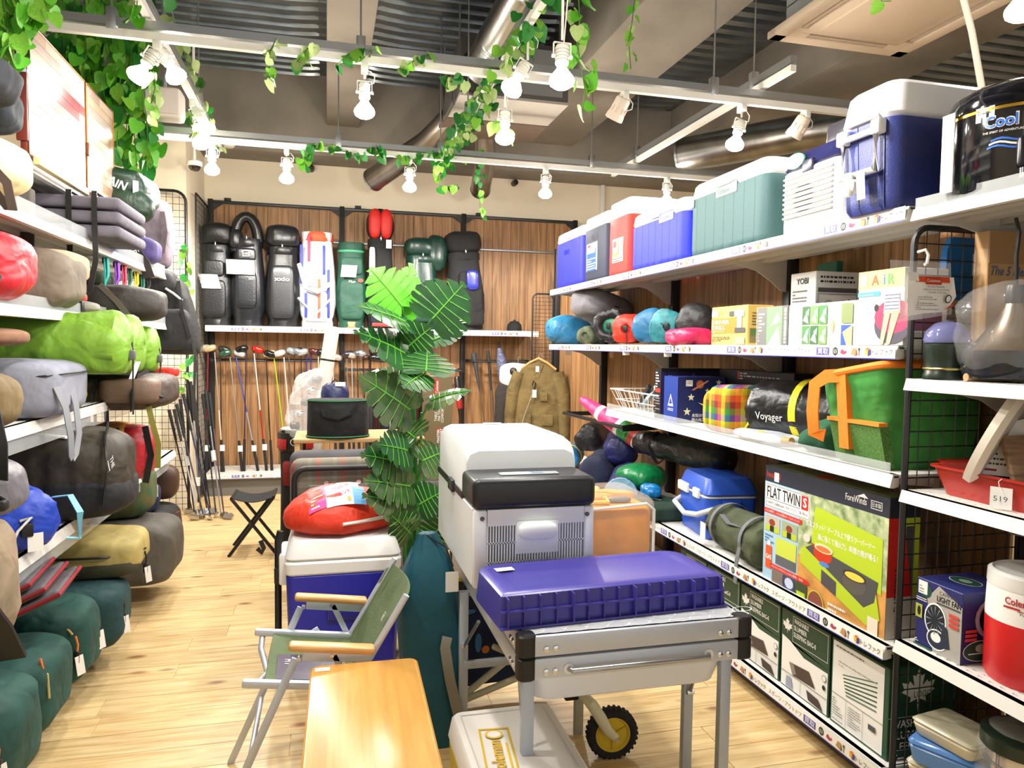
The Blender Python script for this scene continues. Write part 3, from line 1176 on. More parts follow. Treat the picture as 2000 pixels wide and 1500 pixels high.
def tub(sx, sy, z0, z1, tx, ty, r, grooves=(), seg=4, gd=.0016, lip=.0):
    """moulded tub: rounded corners, vertical grooves in the -x face"""
    def ring(a, c, z, rr):
        o = []
        for qx, qy, a0 in ((1, 1, 0), (-1, 1, 90), (-1, -1, 180), (1, -1, 270)):
            for k in range(seg+1):
                t = math.radians(a0+90*k/seg)
                o.append((qx*(a/2-rr)+rr*math.cos(t), qy*(c/2-rr)+rr*math.sin(t), z))
            if (qx, qy) == (-1, 1):
                for g in sorted(grooves, reverse=True):
                    y = g*c
                    o += [(-a/2, y+.002, z), (-a/2+gd, y, z), (-a/2, y-.002, z)]
        return o
    b = B()
    b.loft([ring(sx-.5*r, sy-.5*r, z0, r*.7), ring(sx-.1*r, sy-.1*r, z0+r*.3, r), ring(sx, sy, z0+r*.8, r), ring(tx, ty, z1, r)])
    return b


def cooler(name, label, place, col, lidc='efefec', lh=.09, grooves=(), logo=None, r=.045, bump=.12, group=None, tp=.0, sticker=None):
    loc, d, w, h = place
    t = th(name, label, 'cool box', loc, 0, group)
    hb = h-lh
    tub(d*(1-tp), w*(1-tp), 0, hb, d, w, r, grooves).out('body', mat(col, .62, b=bump, bs=120), t, 35)
    lm = plastic(lidc, .4)
    b = B().taper(d, w, hb, h, d*.97, w*.97, r)
    ld = b.out('lid', lm, t, 35)
    B().taper(d*.8, w*.8, h, h+.006, d*.78, w*.78, r*.6).out('lid_panel', lm, ld, 35)
    B().box(-d/2-.006, -d/2+.01, -.05, .05, hb+.012, hb+.03, .004).out('lid_grip', plastic('cfccc8', .5), ld, 35)
    for s_ in (-1, 1):
        B().box(-.05, .05, s_*w/2-.012, s_*w/2+.012, hb-.06, hb-.02, .006).out('handle', lm, t, 35)
    if logo:
        lc, u0, v0, lw = logo
        lg_ = Print().rect(u0, v0, u0+lw, v0+lw*.27, mat(lc, .4)).frame(u0-.004, v0-.004, u0+lw+.004, v0+lw*.27+.004, .003, mat(lc, .5))
        lg_.text('Coleman', u0+.01, v0+lw*.06, lw*.15, mat(col, .4), w=lw*.6)
        face(lg_, t, d, w, h, 'front', 'logo_plate')
    return t, d, w, h


ZT_ = {k: v+SH for k, v in ZS.items()}
# ---- top shelf: cool boxes ------------------------------------------
XC = 1.675
z = ZT_['top']
g8 = [-.38+.127*i for i in range(7)]
t, d, w, h = cooler('cool_box', 'small blue cool box with white lid at the far end of the top shelf', slot(1085, 1137, 560, XC, .30, z, h=.40), '2026c8', lh=.07, grooves=g8, logo=('1a1fa4', .2, .24, .10))
t, d, w, h = cooler('cool_box', 'dark navy cool box with an information sticker between blue and red ones', slot(1140, 1184, 550, XC, .34, z, h=.42), '1d2440', lh=.08, r=.03, bump=.1, logo=('141930', .14, .27, .1))
face(Print().rect(.05, .07, w*.6, .25, PAPER).rect(.055, .07, w*.55, .21, mat('2a5fb0', .4)).rect(.06, .185, w*.5, .215, PAPER).lines(.06, .08, w*.52, .16, 5, PAPER).rect(.07, .225, .12, .24, mat('c0292b', .5)), t, d, w, h, 'front', 'sticker')
t, d, w, h = cooler('cool_box', 'red cool box with white lid and a colourful sticker, beside the navy one', slot(1187, 1226, 545, XC, .34, z, h=.44), 'd8281e', lh=.10, r=.03, bump=.05)
face(Print().rect(.07, .08, .23, .22, PAPER).rect(.08, .13, .22, .21, mat('7db0d8', .4)).rect(.08, .17, .13, .205, mat('c43131', .4)).rect(.15, .12, .175, .21, mat('5f7f3a', .4)).rect(.08, .11, .15, .14, mat('9aba48', .5)).lines(.08, .085, .22, .11, 2, INK), t, d, w, h, 'front', 'sticker')
t, d, w, h = cooler('cool_box', 'large bright blue cool box with white lid and embossed nameplate', slot(1231, 1334, 520, XC, .36, z, pt=382, tx=1335), '1f2ae0', lh=.07, grooves=g8, logo=('1a22b8', .36, .22, .16))
t, d, w, h = cooler('cool_box', 'large dark green cool box with white lid and embossed nameplate', slot(1345, 1492, 480, XC, .40, z, pt=334, tx=1420), '35585a', lh=.07, grooves=g8, logo=('2b484a', .24, .24, .17))
tag_card(t, (-d/2-.006, w/2-.035, h-.06), .03, .045, (-1, 0, 0))
# portable electric cooler with a grille
pl = slot(1524, 1632, 450, XC, .36, z, h=.30)
loc, d, w, h = pl
t = th('electric_cooler', 'white portable electric cooler with louvred grille and dark blue handled top', 'cool box', loc)
CW = plastic('e4e3de', .45)
B().taper(d, w, 0, h*.78, d, w, .03).out('body', CW, t, 35)
gr = B()
for i in range(9):
    zz = .06+i*.018
    gr.box(-d/2-.009, -d/2+.004, -w/2+.02, w/2-.02, zz, zz+.008, .002, 1)
gr.out('louvres', plastic('cfcdc8', .5), t, 30, kind='stuff')
sg = B()
for i in range(6):
    zz = .078+i*.018
    hw = .055*math.sqrt(max(0, 1-((i-2.5)/3.2)**2))
    sg.box(-d/2-.006, -d/2, -hw+.02, hw+.02, zz, zz+.007)
sg.out('speaker_louvres', CW, t, 30, kind='stuff')
DNV = plastic('1d1f4c', .25)
tp_ = B().taper(d, w, h*.78, h, d*.9, w*.92, .03).out('top_housing', DNV, t, 35)
B().lathe([(.002, 0), (.055, 0), (.055, .006), (.002, .006)], 20, M=Matrix.Translation((-d/2+.002, w/2-.08, h*.89)) @ Matrix.Rotation(-PI/2, 4, 'Y') @ Matrix.Diagonal((.5, 1, 1, 1))).out('green_badge', plastic('35b368', .3), tp_)
B().box(-d/2-.008, -d/2+.01, -.03, .03, h*.70, h*.86, .006).out('latch', plastic('26263c', .3), tp_, 35)
B().tube([(-.02, w/2-.05, h-.01), (-.02, w/2-.06, h+.06), (-.02, .02, h+.1), (-.02, -w/2+.06, h+.1), (-.02, -w/2+.05, h)], .014, 10).out('handle', plastic('2e2f30', .4), t)
B().box(.0, .1, w/2-.12, w/2-.04, h, h+.07, .02, 3).out('cap', plastic('e6e2da', .4), t)
B().box(-.08, .12, -w/2+.03, .05, h-.01, h+.10, .02, 3).out('wrapped_adapter', plastic('3d3b44', .2), t)
# big navy cool box standing end-on
yn = ry(1738, 300, 1.60)
yf = ry(1630, 330, 1.60)
w, d, h = yf-yn, .56, .60
d = .50
zt = at(1640, 200, x=1.62).z
hz_ = zt-z
loc = (1.605+d/2, (yn+yf)/2, z)
t = th('wheeled_cool_box', 'big navy cool box with white lid, square white end handle and drain tap', 'cool box', loc)
NV = mat('2b3679', .45, b=.13, bs=150)
hb = at(1640, 268, x=1.62).z-z
b_ = tub(d*.95, w*.93, 0, hb, d, w, .05, [-.36, .1, .36], gd=.003)
b_.out('body', NV, t, 35)
LW = plastic('efefee', .35)
ld = B().taper(d*1.01, w*1.01, hb, hz_, d*.95, w*.93, .05).out('lid', LW, t, 35)
B().box(-d/2-.008, -d/2+.01, -.07, .07, hb+.006, hb+.02, .004).out('lid_grip', plastic('c9c1bb', .5), ld, 35)
hd = B()
hx = -d/2-.014
h0, h1 = hb*.44, hb*.88
hd.tube([(hx, -.072, h0), (hx, .072, h0), (hx, .072, h1), (hx, -.072, h1)], .0125, 10, True)
hd.out('swing_handle', LW, t)
for s_ in (-1, 1):
    B().box(-d/2-.026, -d/2+.005, s_*.075-.018, s_*.075+.018, h1-.015, h1+.03, .006).out('handle_mount', LW, t, 35)
B().cyl((-d/2+.01, .02, .085), (-d/2-.03, .02, .085), .024, n=16).out('drain_tap', LW, t)
B().box(-d/2-.042, -d/2-.02, .005, .035, .05, .125, .008).out('tap_lever', LW, t, 35)
tag_card(t, (-d/2-.03, -.03, h0-.0), .035, .085, (-1, 0, 0), tilt=.1)
for k, zz in ((1, hb+.035), (-1, hb-.04)):
    hg = B().box(.02, .12, -w/2-.012, -w/2+.004, zz-.035, zz+.035, .008).out('hinge_plate', LW, t, 35)
    for x in (.04, .10):
        B().cyl((x, -w/2-.016, zz), (x, -w/2-.01, zz), .008, n=10).out('screw', STEEL, hg)

# ---- second shelf: stuff sacks and boxes ----------------------------
z = ZT_['s2']


def endroll(name, label, px, py, X, R, L_, col, rz=50, e0='pleat', hole=0, sq=1, seed=0, m=None, zz=None, cat='stuff sack', wr=.012, group=None, inner=None, cord=None):
    """fabric sack whose near end faces the aisle; px = centre pixel of that end at depth plane X"""
    p = at(px, py, x=X)
    a = math.radians(rz)
    c = V((p.x+L_/2*math.cos(a), p.y+L_/2*math.sin(a), zz if zz is not None else z))
    t = th(name, label, cat, c, a, group)
    B().roll(L_, R, e0, 'round', sq, wr, seed, hole0=hole).out('sack', m or nylon(col), t, 50)
    if inner:
        B().soft(.08, R*1.1*sq, R*1.1*sq, .9, wr=.01, seed=seed, nu=18, nv=12, flat=0, c=(-L_/2+.06, 0, R*sq-R*.55*sq)).out('contents', nylon(inner), t, 50)
    if cord:
        q = V((-L_/2-.005, 0, R*sq))
        B().tube([q+V((0, .03, .02)), q+V((-.01, 0, 0)), q+V((-.012, -.01, -R*.6)), q+V((-.014, -.01, -R*sq-.05))], .0025, 6).out('drawcord', BLACK, t)
        B().box(q.x-.022, q.x-.004, -.012, .012, q.z-.02, q.z+.02, .005).out('cord_lock', BLACK, t, 30)
        if cord == 2:
            tag_card(t, (-L_/2-.03, -.01, R*sq-R-.0), .04, .06, (-1, -.4, 0))
    return t


def sack(name, label, loc, size, col, rz=0, e=.55, e2=None, wr=.015, seed=0, m=None, cat='stuff sack', group=None, rot=None, flat=.35, fr=5):
    t = th(name, label, cat, loc, rz, group, rot)
    B().soft(*size, e=e, e2=e2, wr=wr, seed=seed, flat=flat, fr=fr).out('sack', m or nylon(col), t, 55)
    return t


p = at(1098, 640, x=1.74)
t = sack('stuff_sack', 'blue tapered stuff sack with black piping at the far end of the second shelf', (1.80, p.y, z), (.36, .27, .22), '2c7aa8', rz=.3, e=.75, seed=1)
B().tube([(-.185, .02, .13), (-.12, -.05, .13), (-.05, -.1, .11), (.0, -.12, .05), (.0, -.125, .0)], .006, 6).out('piping', BLACK, t)
tag_card(t, (-.1, -.13, .0), .045, .08, (-.6, -.8, 0))
t = sack('padded_bag', 'grey padded bag with dark zip lying on the pile of stuff sacks', (1.88, 4.84, z+.16), (.48, .32, .20), '77757c', rz=.5, e=.6, seed=2, rot=(0, .25, .55), m=cloth('7a787f', .3))
B().tube([(-.22, -.02, .11), (-.2, -.12, .1), (-.05, -.162, .09), (.15, -.15, .09)], .006, 6).out('zip', BLACK, t)
p = at(1101, 617, x=1.86)
t = th('lidded_jar', 'small teal jar with a domed lid between the blue sack and the post', 'jar', (1.98, 5.15, z))
B().lathe([(.002, 0), (.045, 0), (.05, .02), (.05, .2), (.045, .21)], 18).out('jar', plastic('1d4a4c', .3), t)
B().lathe([(.052, .205), (.055, .22), (.045, .245), (.002, .26)], 18).out('lid', plastic('1d5557', .25), t)
endroll('tarp_roll', 'small camouflage roll tied at its open end', 1143, 655, 1.70, .062, .3, '5f6a4a', 55, hole=.4, seed=3, m=mat('6d7556', .7, n=.5, ns=22, c2='39402f', b=.4, bs=20), inner='39403a')
endroll('sleeping_bag', 'black ruched sack showing a green sleeping bag inside its open mouth', 1190, 640, 1.69, .115, .38, '1d1c20', 50, hole=.62, seed=4, inner='1f7a5c', cord=1)
endroll('sleeping_bag', 'bright red drawstring sack with a black clip and tag', 1222, 644, 1.67, .09, .34, 'd8331f', 58, hole=.3, seed=5, inner='c22a1a', cord=2)
endroll('sleeping_bag', 'plain blue ruched sack beside the red drawstring sack', 1268, 638, 1.70, .10, .34, '2a6c98', 58, seed=6, e0='round')
endroll('sleeping_bag', 'turquoise patterned drawstring sack with pleated round end', 1302, 642, 1.67, .09, .32, '3fb0b4', 62, hole=.22, seed=7, m=mat('3a9498', .5, n=.4, ns=30, c2='1a5f70', b=.4, bs=22), cord=2)
endroll('sleeping_bag', 'black glossy sleeping bag sack beside the yellow drill carton', 1360, 625, 1.76, .105, .3, '1a1a1e', 60, seed=8, e0='round', zz=z)
t = sack('folded_jacket', 'bright pink folded cloth lying over the shelf edge before the black sack', (1.70, ry(1345, 665, 1.70), z-.005), (.16, .26, .085), 'c8245a', rz=.05, e=.6, seed=9, cat='cloth')
# yellow drill carton
YEL = 'e5c069'
pl = slot(1389, 1459, 672, 1.685, .12, z, pt=598)
t, d, w, h = carton('tool_box_carton', 'yellow and orange cordless drill carton on the second shelf', pl, YEL)
OR = mat('e9862a', .5)
p = Print().rect(.0, h*.30, w*.72, h*.70, OR).text('DRIVER', .008, h*.54, h*.10, PAPER, w=w*.48, bold=.06).text('DRILL', .008, h*.40, h*.10, PAPER, w=w*.38, bold=.06)
p.text('充電式ドライバドリル', .008, h*.33, h*.04, PAPER, w=w*.35).lines(.01, .01, w*.55, h*.24, 4, INK).rect(.006, h*.74, w*.2, h*.90, PAPER).text('充電式', w*.24, h*.80, h*.05, INK)
GRD = mat('4a4c4e', .5)
p.rect(w*.52, h*.74, w*.66, h*.86, GRD).rect(w*.66, h*.72, w*.92, h*.88, mat('c9cac6', .5)).rect(w*.74, h*.42, w*.86, h*.74, mat('dfe0dc', .5)).rect(w*.68, h*.32, w*.95, h*.44, GRD).rect(w*.7, h*.02, w*.95, h*.2, mat('cfa98c', .6))
face(p, t, d, w, h)
p = Print().rect(.01, .01, d-.01, h*.42, mat('8a7d52', .6)).rect(.015, h*.24, d*.5, h*.40, mat('5f7f48', .6)).lines(.02, h*.5, d-.02, h*.85, 5, GRD)
face(p, t, d, w, h, 'near', 'printed_side')
# tent carton in clear film
pl = slot(1478, 1537, 672, 1.68, .14, z, pt=600)
t, d, w, h = carton('tent_carton', 'black and green tent carton wrapped in clear film', pl, '3b3f3a')
GN = [mat('4d8a48', .5), mat('3a6a3c', .5), mat('6f9a52', .5)]
TANW = mat('d8d4c4', .5)
p = Print().rect(w*.33, 0, w*.83, h, GN[0]).poly([(w*.36, 0), (w*.80, 0), (w*.72, h*.5)], mat('bfc4b2', .5)).poly([(w*.45, h*.5), (w*.78, h*.62), (w*.7, h*.9)], mat('9aa596', .5)).lines(w*.05, h*.1, w*.28, h*.9, 9, TANW).rect(w*.9, h*.05, w*.97, h*.95, TANW).lines(w*.86, h*.1, w*.99, h*.9, 9, INK)
face(p, t, d, w, h)
B().box(-d/2-.003, d/2+.003, -w/2-.003, w/2+.003, -.0, h+.003).out('clear_film', FILM, t, None)
# long white tarp carton
pl = slot(1539, 1673, 675, 1.68, .16, z, pt=592, tx=1600)
t, d, w, h = carton('tarp_carton', 'long white carton printed with six green tarp pictures', pl, 'f2f1ec')
p = Print()
for i in range(3):
    for j in range(2):
        u0, v0 = w*(.22+.13*i), h*(.03+.47*j)
        p.rect(u0, v0, u0+w*.12, v0+h*.44, GN[(i+j) % 3])
        p.poly([(u0+w*.01, v0+h*.1), (u0+w*.1, v0+h*.02), (u0+w*.07, v0+h*.3)], TANW)
        p.poly([(u0+w*.05, v0+h*.3), (u0+w*.1, v0+h*.2), (u0+w*.11, v0+h*.4)], mat('8fa0b4', .5))
p.disc(w*.68, h*.45, w*.02, h*.16, mat('d9b678', .5)).rect(w*.80, h*.5, w*.95, h*.95, mat('7f8f5a', .5)).rect(w*.80, 0, w*.95, h*.46, mat('2f55b8', .5)).poly([(w*.88, 0), (w*.95, 0), (w*.95, h*.46), (w*.82, h*.3)], mat('c9b583', .5)).lines(w*.05, h*.2, w*.09, h*.9, 12, mat('9a9a98', .6))
face(p, t, d, w, h)
# grey printed carton standing behind
pl = slot(1551, 1592, 660, 1.88, .2, z, h=.33)
loc, d, w, h = pl
t, d, w, h = carton('printed_carton', 'grey printed carton with black cartoon lettering behind the tarp carton', ((1.97, ry(1592, 600, 1.87)+.08, z), .2, .16, at(1570, 533, x=1.88).z-z), 'cfcfcd')
p = Print().text('YOBI', w*.25, h*.84, h*.08, INK, bold=.05).lines(w*.1, h*.6, w*.7, h*.78, 4, GRD).lines(w*.1, h*.1, w*.9, h*.55, 8, GRD)
face(p, t, d, w, h)
p = Print().lines(d*.1, h*.85, d*.9, h*.97, 2, INK).rect(d*.05, h*.72, d*.95, h*.78, GRD).frame(d*.05, h*.4, d*.95, h*.70, .002, GRD).poly([(d*.55, h*.5), (d*.75, h*.5), (d*.75, h*.46), (d*.9, h*.55), (d*.75, h*.64), (d*.75, h*.6), (d*.55, h*.6)], INK).disc(d*.3, h*.54, d*.12, h*.08, mat('9a9a98', .6)).rect(d*.05, h*.33, d*.95, h*.38, GRD)
face(p, t, d, w, h, 'near', 'printed_side')
# inflatable sofa carton
pl = slot(1673, 1762, 675, 1.675, .16, z, pt=530, tx=1700)
t, d, w, h = carton('sofa_carton', 'large white and yellow inflatable sofa carton showing a seated figure', pl, 'f3f2ee')
p = Print().rect(0, h*.76, w, h, mat('efe27a', .5))
for ch, cc, u in (('A', 'd0562c', .30), ('i', '3c7ac0', .56), ('R', '58a85a', .66)):
    p.text(ch, w*u, h*.80, h*.13, mat(cc, .5), bold=.08)
p.rect(w*.0, h*.66, w*.5, h*.72, mat('3fa6cc', .5)).lines(w*.03, h*.675, w*.45, h*.705, 1, PAPER).rect(w*.06, h*.80, w*.2, h*.94, PAPER)
PK = mat('cf2f5c', .5)
GY = mat('4c4656', .5)
SK = mat('dcaa90', .6)
p.disc(w*.78, h*.27, w*.38, h*.25, GY).disc(w*.80, h*.38, w*.40, h*.22, PK).disc(w*.86, h*.45, w*.28, h*.13, mat('8f2f4c', .5)).disc(w*.44, h*.5, w*.05, h*.05, INK)
p.poly([(w*.62, h*.70), (w*.92, h*.70), (w*.95, h*.42), (w*.6, h*.42)], PAPER)
for i in range(5):
    p.rect(w*.62, h*(.47+i*.045), w*.93, h*(.485+i*.045), mat('5a5d8a', .6))
p.poly([(w*.62, h*.44), (w*.76, h*.46), (w*.62, h*.02), (w*.54, h*.02)], SK).poly([(w*.78, h*.46), (w*.95, h*.46), (w*.76, h*.02), (w*.68, h*.02)], SK)
p.text('まったり', w*.15, h*.34, h*.05, mat('62a848', .5), w=w*.16).lines(w*.12, h*.08, w*.16, h*.3, 8, GN[2])
face(p, t, d, w, h)
p = Print().rect(.01, h*.2, d-.02, h*.6, mat('8d5a72', .6)).frame(.03, .02, d-.03, h*.2, .002, mat('9a9a98', .6)).lines(.03, .03, d-.03, h*.18, 5, GRD)
face(p, t, d, w, h, 'near', 'printed_side')
t, d, w, h = carton('folded_mat', 'flat teal green board standing against the wood back on the second shelf', ((2.04, ry(1620, 560, 2.04), z), .03, .12, at(1620, 512, x=2.03).z-z), '1f6a52', cat='board')

# ---- third shelf ----------------------------------------------------
z = ZT_['s3']
# wire basket
yb0, yb1 = ry(1286, 800, 1.70), ry(1192, 790, 1.70)
cy = (yb0+yb1)/2
t = th('wire_basket', 'white wire basket filled with small metal and wooden tools', 'basket', (1.82, cy, z))
bk = B()
hw, hd_, hh = (yb1-yb0)/2, .12, .12


def brect(k, z_):
    return [(-hd_*k, -hw*k, z_), (hd_*k, -hw*k, z_), (hd_*k, hw*k, z_), (-hd_*k, hw*k, z_)]


for k, z_ in ((.72, .005), (.86, .06), (1, hh)):
    bk.tube(brect(k, z_), .003 if z_ < hh else .0045, 6, True)
for i in range(11):
    a = -1+2*i/10
    for s_ in (-1, 1):
        bk.cyl((s_*hd_*.72, a*hw*.72, .005), (s_*hd_, a*hw, hh), .002, n=5)
for i in range(7):
    a = -1+2*i/6
    for s_ in (-1, 1):
        bk.cyl((a*hd_*.72, s_*hw*.72, .005), (a*hd_, s_*hw, hh), .002, n=5)
bk.out('wire_frame', WHITE, t, 60)
for i, (cc, mt) in enumerate((('b58a52', 0), ('b58a52', 0), ('2c2d30', 0), ('9fa4a8', .9), ('2c2d30', 0), ('b9c4cc', .9))):
    M = Matrix.Translation((-.04+.02*(i % 3), -hw*.6+i*hw*.24, .03)) @ Matrix.Rotation(.5+.3*(i % 3), 4, 'X') @ Matrix.Rotation(.4*(i % 2), 4, 'Y')
    tt = B().box(-.012, .012, -.015, .015, 0, .13+.012*i, .004, M=M).out('loose_tool', mat(cc, .4, m=mt), None, 30, loc=t.location, label=('%s tool handle sticking out of the white wire basket, number of its pile aside' % ('wooden' if cc[0] == 'b' and not mt else 'metal' if mt else 'black')).replace(', number of its pile aside', ''), cat='tool', group='tools in the wire basket')
# black carton (telescope) with dark artwork
pl = slot(1276, 1300, 815, 1.70, .34, z, pt=718, tx=1280)
t, d, w, h = carton('telescope_carton', 'tall black carton with violet night sky artwork behind the starry blue carton', ((1.88, ry(1288, 780, 1.71), z), .36, .07, at(1280, 718, x=1.71).z-z), '18161d')
p = Print().rect(.0, 0, w, h, mat('1b191d', .4)).rect(.004, h*.52, w*.9, h*.6, mat('b03a2c', .5)).lines(.008, h*.62, w*.9, h*.95, 6, PAPER).lines(.008, .02, w*.9, h*.5, 8, mat('9d9aa6', .5))
face(p, t, d, w, h)
p = Print().rect(0, 0, d, h*.93, mat('2b2552', .35)).poly([(d*.1, 0), (d*.5, h*.9), (d*.55, h*.9), (d*.2, 0)], mat('5b62b8', .4)).disc(d*.12, h*.5, d*.06, h*.1, mat('7d6ac8', .4)).text('Now', d*.12, h*.80, h*.07, PAPER)
face(p, t, d, w, h, 'near', 'printed_side')
t, d, w, h = carton('dark_carton', 'long dark carton with small white print at the back of the third shelf', ((2.02, ry(1500, 720, 1.98)+.1, z), .1, .62, at(1420, 722, x=1.93).z-z), '1a1a22')
p = Print().rect(w*.28, h*.83, w*.3, h*.99, mat('b03a2c', .5)).lines(w*.31, h*.84, w*.85, h*.98, 3, mat('b9b9c0', .5))
face(p, t, d, w, h)
# navy starry carton
pl = slot(1296, 1318, 820, 1.68, .3, z, pt=735, tx=1300)
wq, hq = .09, at(1298, 734, x=1.68).z-z
t, d, w, h = carton('starry_carton', 'navy carton printed with planet and yellow stars on the third shelf', ((1.69+.13, ry(1297, 780, 1.69)-.075, z), .26, .15, hq), '20307a')
SB = mat('1f3f9a', .4)
p = Print().rect(0, 0, w, h, SB).poly([(w*.3, h*.35), (w*.5, h*.62), (w*.7, h*.35)], PAPER).poly([(w*.38, h*.40), (w*.5, h*.55), (w*.62, h*.40)], SB).lines(w*.3, h*.25, w*.7, h*.32, 2, PAPER)
face(p, t, d, w, h)


def star(p, u, v, r, m, k=5, q=.42, rot=PI/2):
    return p.poly([(u+(r if i % 2 == 0 else r*q)*math.cos(rot+i*PI/k), v+(r if i % 2 == 0 else r*q)*math.sin(rot+i*PI/k)) for i in range(2*k)], m)


p = Print().rect(0, 0, d, h, mat('1b2558', .4))
SC = mat('d9d6a8', .5)
for u, v, r in ((.28, .56, .02), (.2, .25, .022), (.86, .88, .017), (.62, .70, .014), (.9, .2, .016)):
    star(p, d*u, h*v, r, SC)
p.disc(d*.46, h*.84, .021, .021, mat('b5653a', .5)).poly([(d*.28, h*.72), (d*.62, h*.93), (d*.65, h*.91), (d*.33, h*.71)], mat('c98a5c', .5))
p.poly([(d*.42, h*.45), (d*.62, h*.32), (d*.64, h*.38)], SC)
p.text('未知の領域', d*.3, h*.13, h*.08, PAPER, w=d*.36).text('闇の向こうへ', d*.3, h*.03, h*.08, PAPER, w=d*.42).rect(d*.16, h*.80, d*.30, h*.93, PAPER).lines(d*.17, h*.81, d*.29, h*.92, 3, GRD)
face(p, t, d, w, h, 'near', 'printed_side')

# plaid blanket roll


def checker(name, cols, sx, ax='xz'):
    M = bpy.data.materials.new(name)
    M.use_nodes = True
    N, L = M.node_tree.nodes, M.node_tree.links
    P = N['Principled BSDF']
    P.inputs['Roughness'].default_value = .9
    tc = N.new('ShaderNodeTexCoord')
    sp_ = N.new('ShaderNodeSeparateXYZ')
    L.new(tc.outputs['UV'], sp_.inputs[0])
    fr_ = []
    for k in (0, 1):
        m1 = N.new('ShaderNodeMath')
        m1.operation = 'MULTIPLY'
        m1.inputs[1].default_value = sx[k]
        L.new(sp_.outputs[k], m1.inputs[0])
        m2 = N.new('ShaderNodeMath')
        m2.operation = 'FRACT'
        L.new(m1.outputs[0], m2.inputs[0])
        r_ = N.new('ShaderNodeValToRGB')
        r_.color_ramp.interpolation = 'CONSTANT'
        E = r_.color_ramp.elements
        n = len(cols[k])
        for i, c in enumerate(cols[k]):
            e = E[i] if i < 2 else E.new(i/n)
            e.position = i/n
            e.color = (*lin(c), 1)
        L.new(m2.outputs[0], r_.inputs[0])
        fr_.append(r_.outputs[0])
    mx = N.new('ShaderNodeMix')
    mx.data_type = 'RGBA'
    mx.inputs[0].default_value = .5
    L.new(fr_[0], mx.inputs[6])
    L.new(fr_[1], mx.inputs[7])
    L.new(mx.outputs[2], P.inputs['Base Color'])
    return M


def uvset(o, fn):
    me = o.data
    uv = me.uv_layers.new(name='UVMap')
    for lp in me.loops:
        uv.data[lp.index].uv = fn(me.vertices[lp.vertex_index].co)


PLAID = checker('plaid_wool', (['e0501c', 'e8c81e', '2f8a3c', '7a2a1c'], ['e85a20', 'd8b41c', '274aa8', '3f8a3a', '8a2a1a']), (9, 7))
p = at(1408, 838, x=1.70)
t = th('plaid_blanket', 'folded rainbow plaid blanket standing beside the starry carton', 'blanket', (1.80, p.y, z))
hq = at(1408, 752, x=1.70).z-z
b = B().soft(.26, .17, hq, e=.35, wr=.006, seed=3, nu=36, nv=20)
o = b.out('fold', PLAID, t, 55)
uvset(o, lambda c: (c.x-c.y, c.z))
b = B().soft(.24, .05, hq*.9, e=.5, wr=.004, seed=5, nu=24, nv=14, c=(-.01, .10, 0))
uvset(b.out('inner_fold', PLAID, t, 55), lambda c: (c.x-c.y+.05, c.z))
# black bag with yellow straps
yc = ry(1530, 800, 1.76)
t = th('sleeping_bag', 'large black sleeping bag sack with bright yellow webbing straps', 'stuff sack', (1.86, yc, z), math.radians(-72))
Rb, Lb = .125, .46
B().roll(Lb, Rb, 'pleat', 'pleat', 1, .010, 4, hole1=.6).out('sack', nylon('16171b', .3, .32), t, 50)
YL = mat('e6dc2a', .6)


def bandx(x, R_, w_, sq=1):
    q = []
    for i in range(29):
        a = 2*PI*i/28
        zz = max(R_*sq+R_*sq*math.sin(a), .008)
        q.append(V((x, R_*math.cos(a), zz)))
    return B().ribbon(q, w_, (0, math.cos(0), 0), .004) if False else B().loft([[V((x-w_/2, v.y, v.z)), V((x+w_/2, v.y, v.z)), V((x+w_/2, v.y*.97, (v.z-R_*sq)*.97+R_*sq)), V((x-w_/2, v.y*.97, (v.z-R_*sq)*.97+R_*sq))] for v in q], False)


st = bandx(.03, Rb*1.035, .032)
st.out('webbing_strap', YL, t, 50)
B().ribbon([(-.22, .02, .13), (-.235, -.02, .08), (-.22, -.09, .03), (-.16, -.135, .02), (-.08, -.14, .03)], .035, (0, 1, .3), .004).out('carry_strap', YL, t, 50)
B().soft(.04, .12, .12, .8, wr=.012, seed=4, nu=16, nv=10, flat=0, c=(Lb/2-.03, 0, .06)).out('blue_contents', nylon('8aa0c8'), t, 50)
Print(bend=lambda u, v, k: (u-.2, -(Rb+.004+k)*math.cos(v), Rb+(Rb+.004+k)*math.sin(v))).text('Voyager', .06, -.35, .32, PAPER, w=.13).out('lettering', t)
# plastic bag, green cloth
p = at(1480, 858, x=1.69)
t = th('plastic_bag', 'crumpled translucent plastic bag lying under the yellow straps', 'bag', (1.73, p.y, z))
B().soft(.16, .36, .045, e=.7, wr=.012, fr=9, seed=11).out('film', mat('dfe6f2', .25, al=.75, n=.2, ns=12), t, 40)
p = at(1590, 865, x=1.69)
t = th('hooded_cloth', 'dark green cloth draped over a small wooden rod end', 'cloth', (1.76, p.y, z))
B().soft(.20, .20, .13, e=.9, e2=.7, wr=.022, fr=6, seed=12, fn=lambda q: V((q.x, q.y, q.z*(1.0-.45*max(0, q.y)/.13)))).out('cloth', cloth('1c5a3c', .3), t, 50)
B().cyl((-.09, .15, .03), (-.09, .10, .035), .014, n=14).out('rod_end', mat('b98d52', .5), t)
# green and orange tote
yn = 1.86
hq = at(1640, 748, x=1.66).z-z
t = th('cooler_tote', 'green soft tote with orange trim, handle and mesh pocket', 'tote bag', (1.87, yn+.155, z))
GT = cloth('3f8f3e', .3, .8)
ORG = mat('ef8420', .7)
hb = at(1700, 712, x=1.67).z-z
d, w = .40, .30


def tote(k, zz, lean=0, dx=0):
    return [(-d/2*k-lean, -w/2*k, zz), (d/2*k, -w/2*k, zz), (d/2*k, w/2*k, zz), (-d/2*k-lean, w/2*k, zz)]


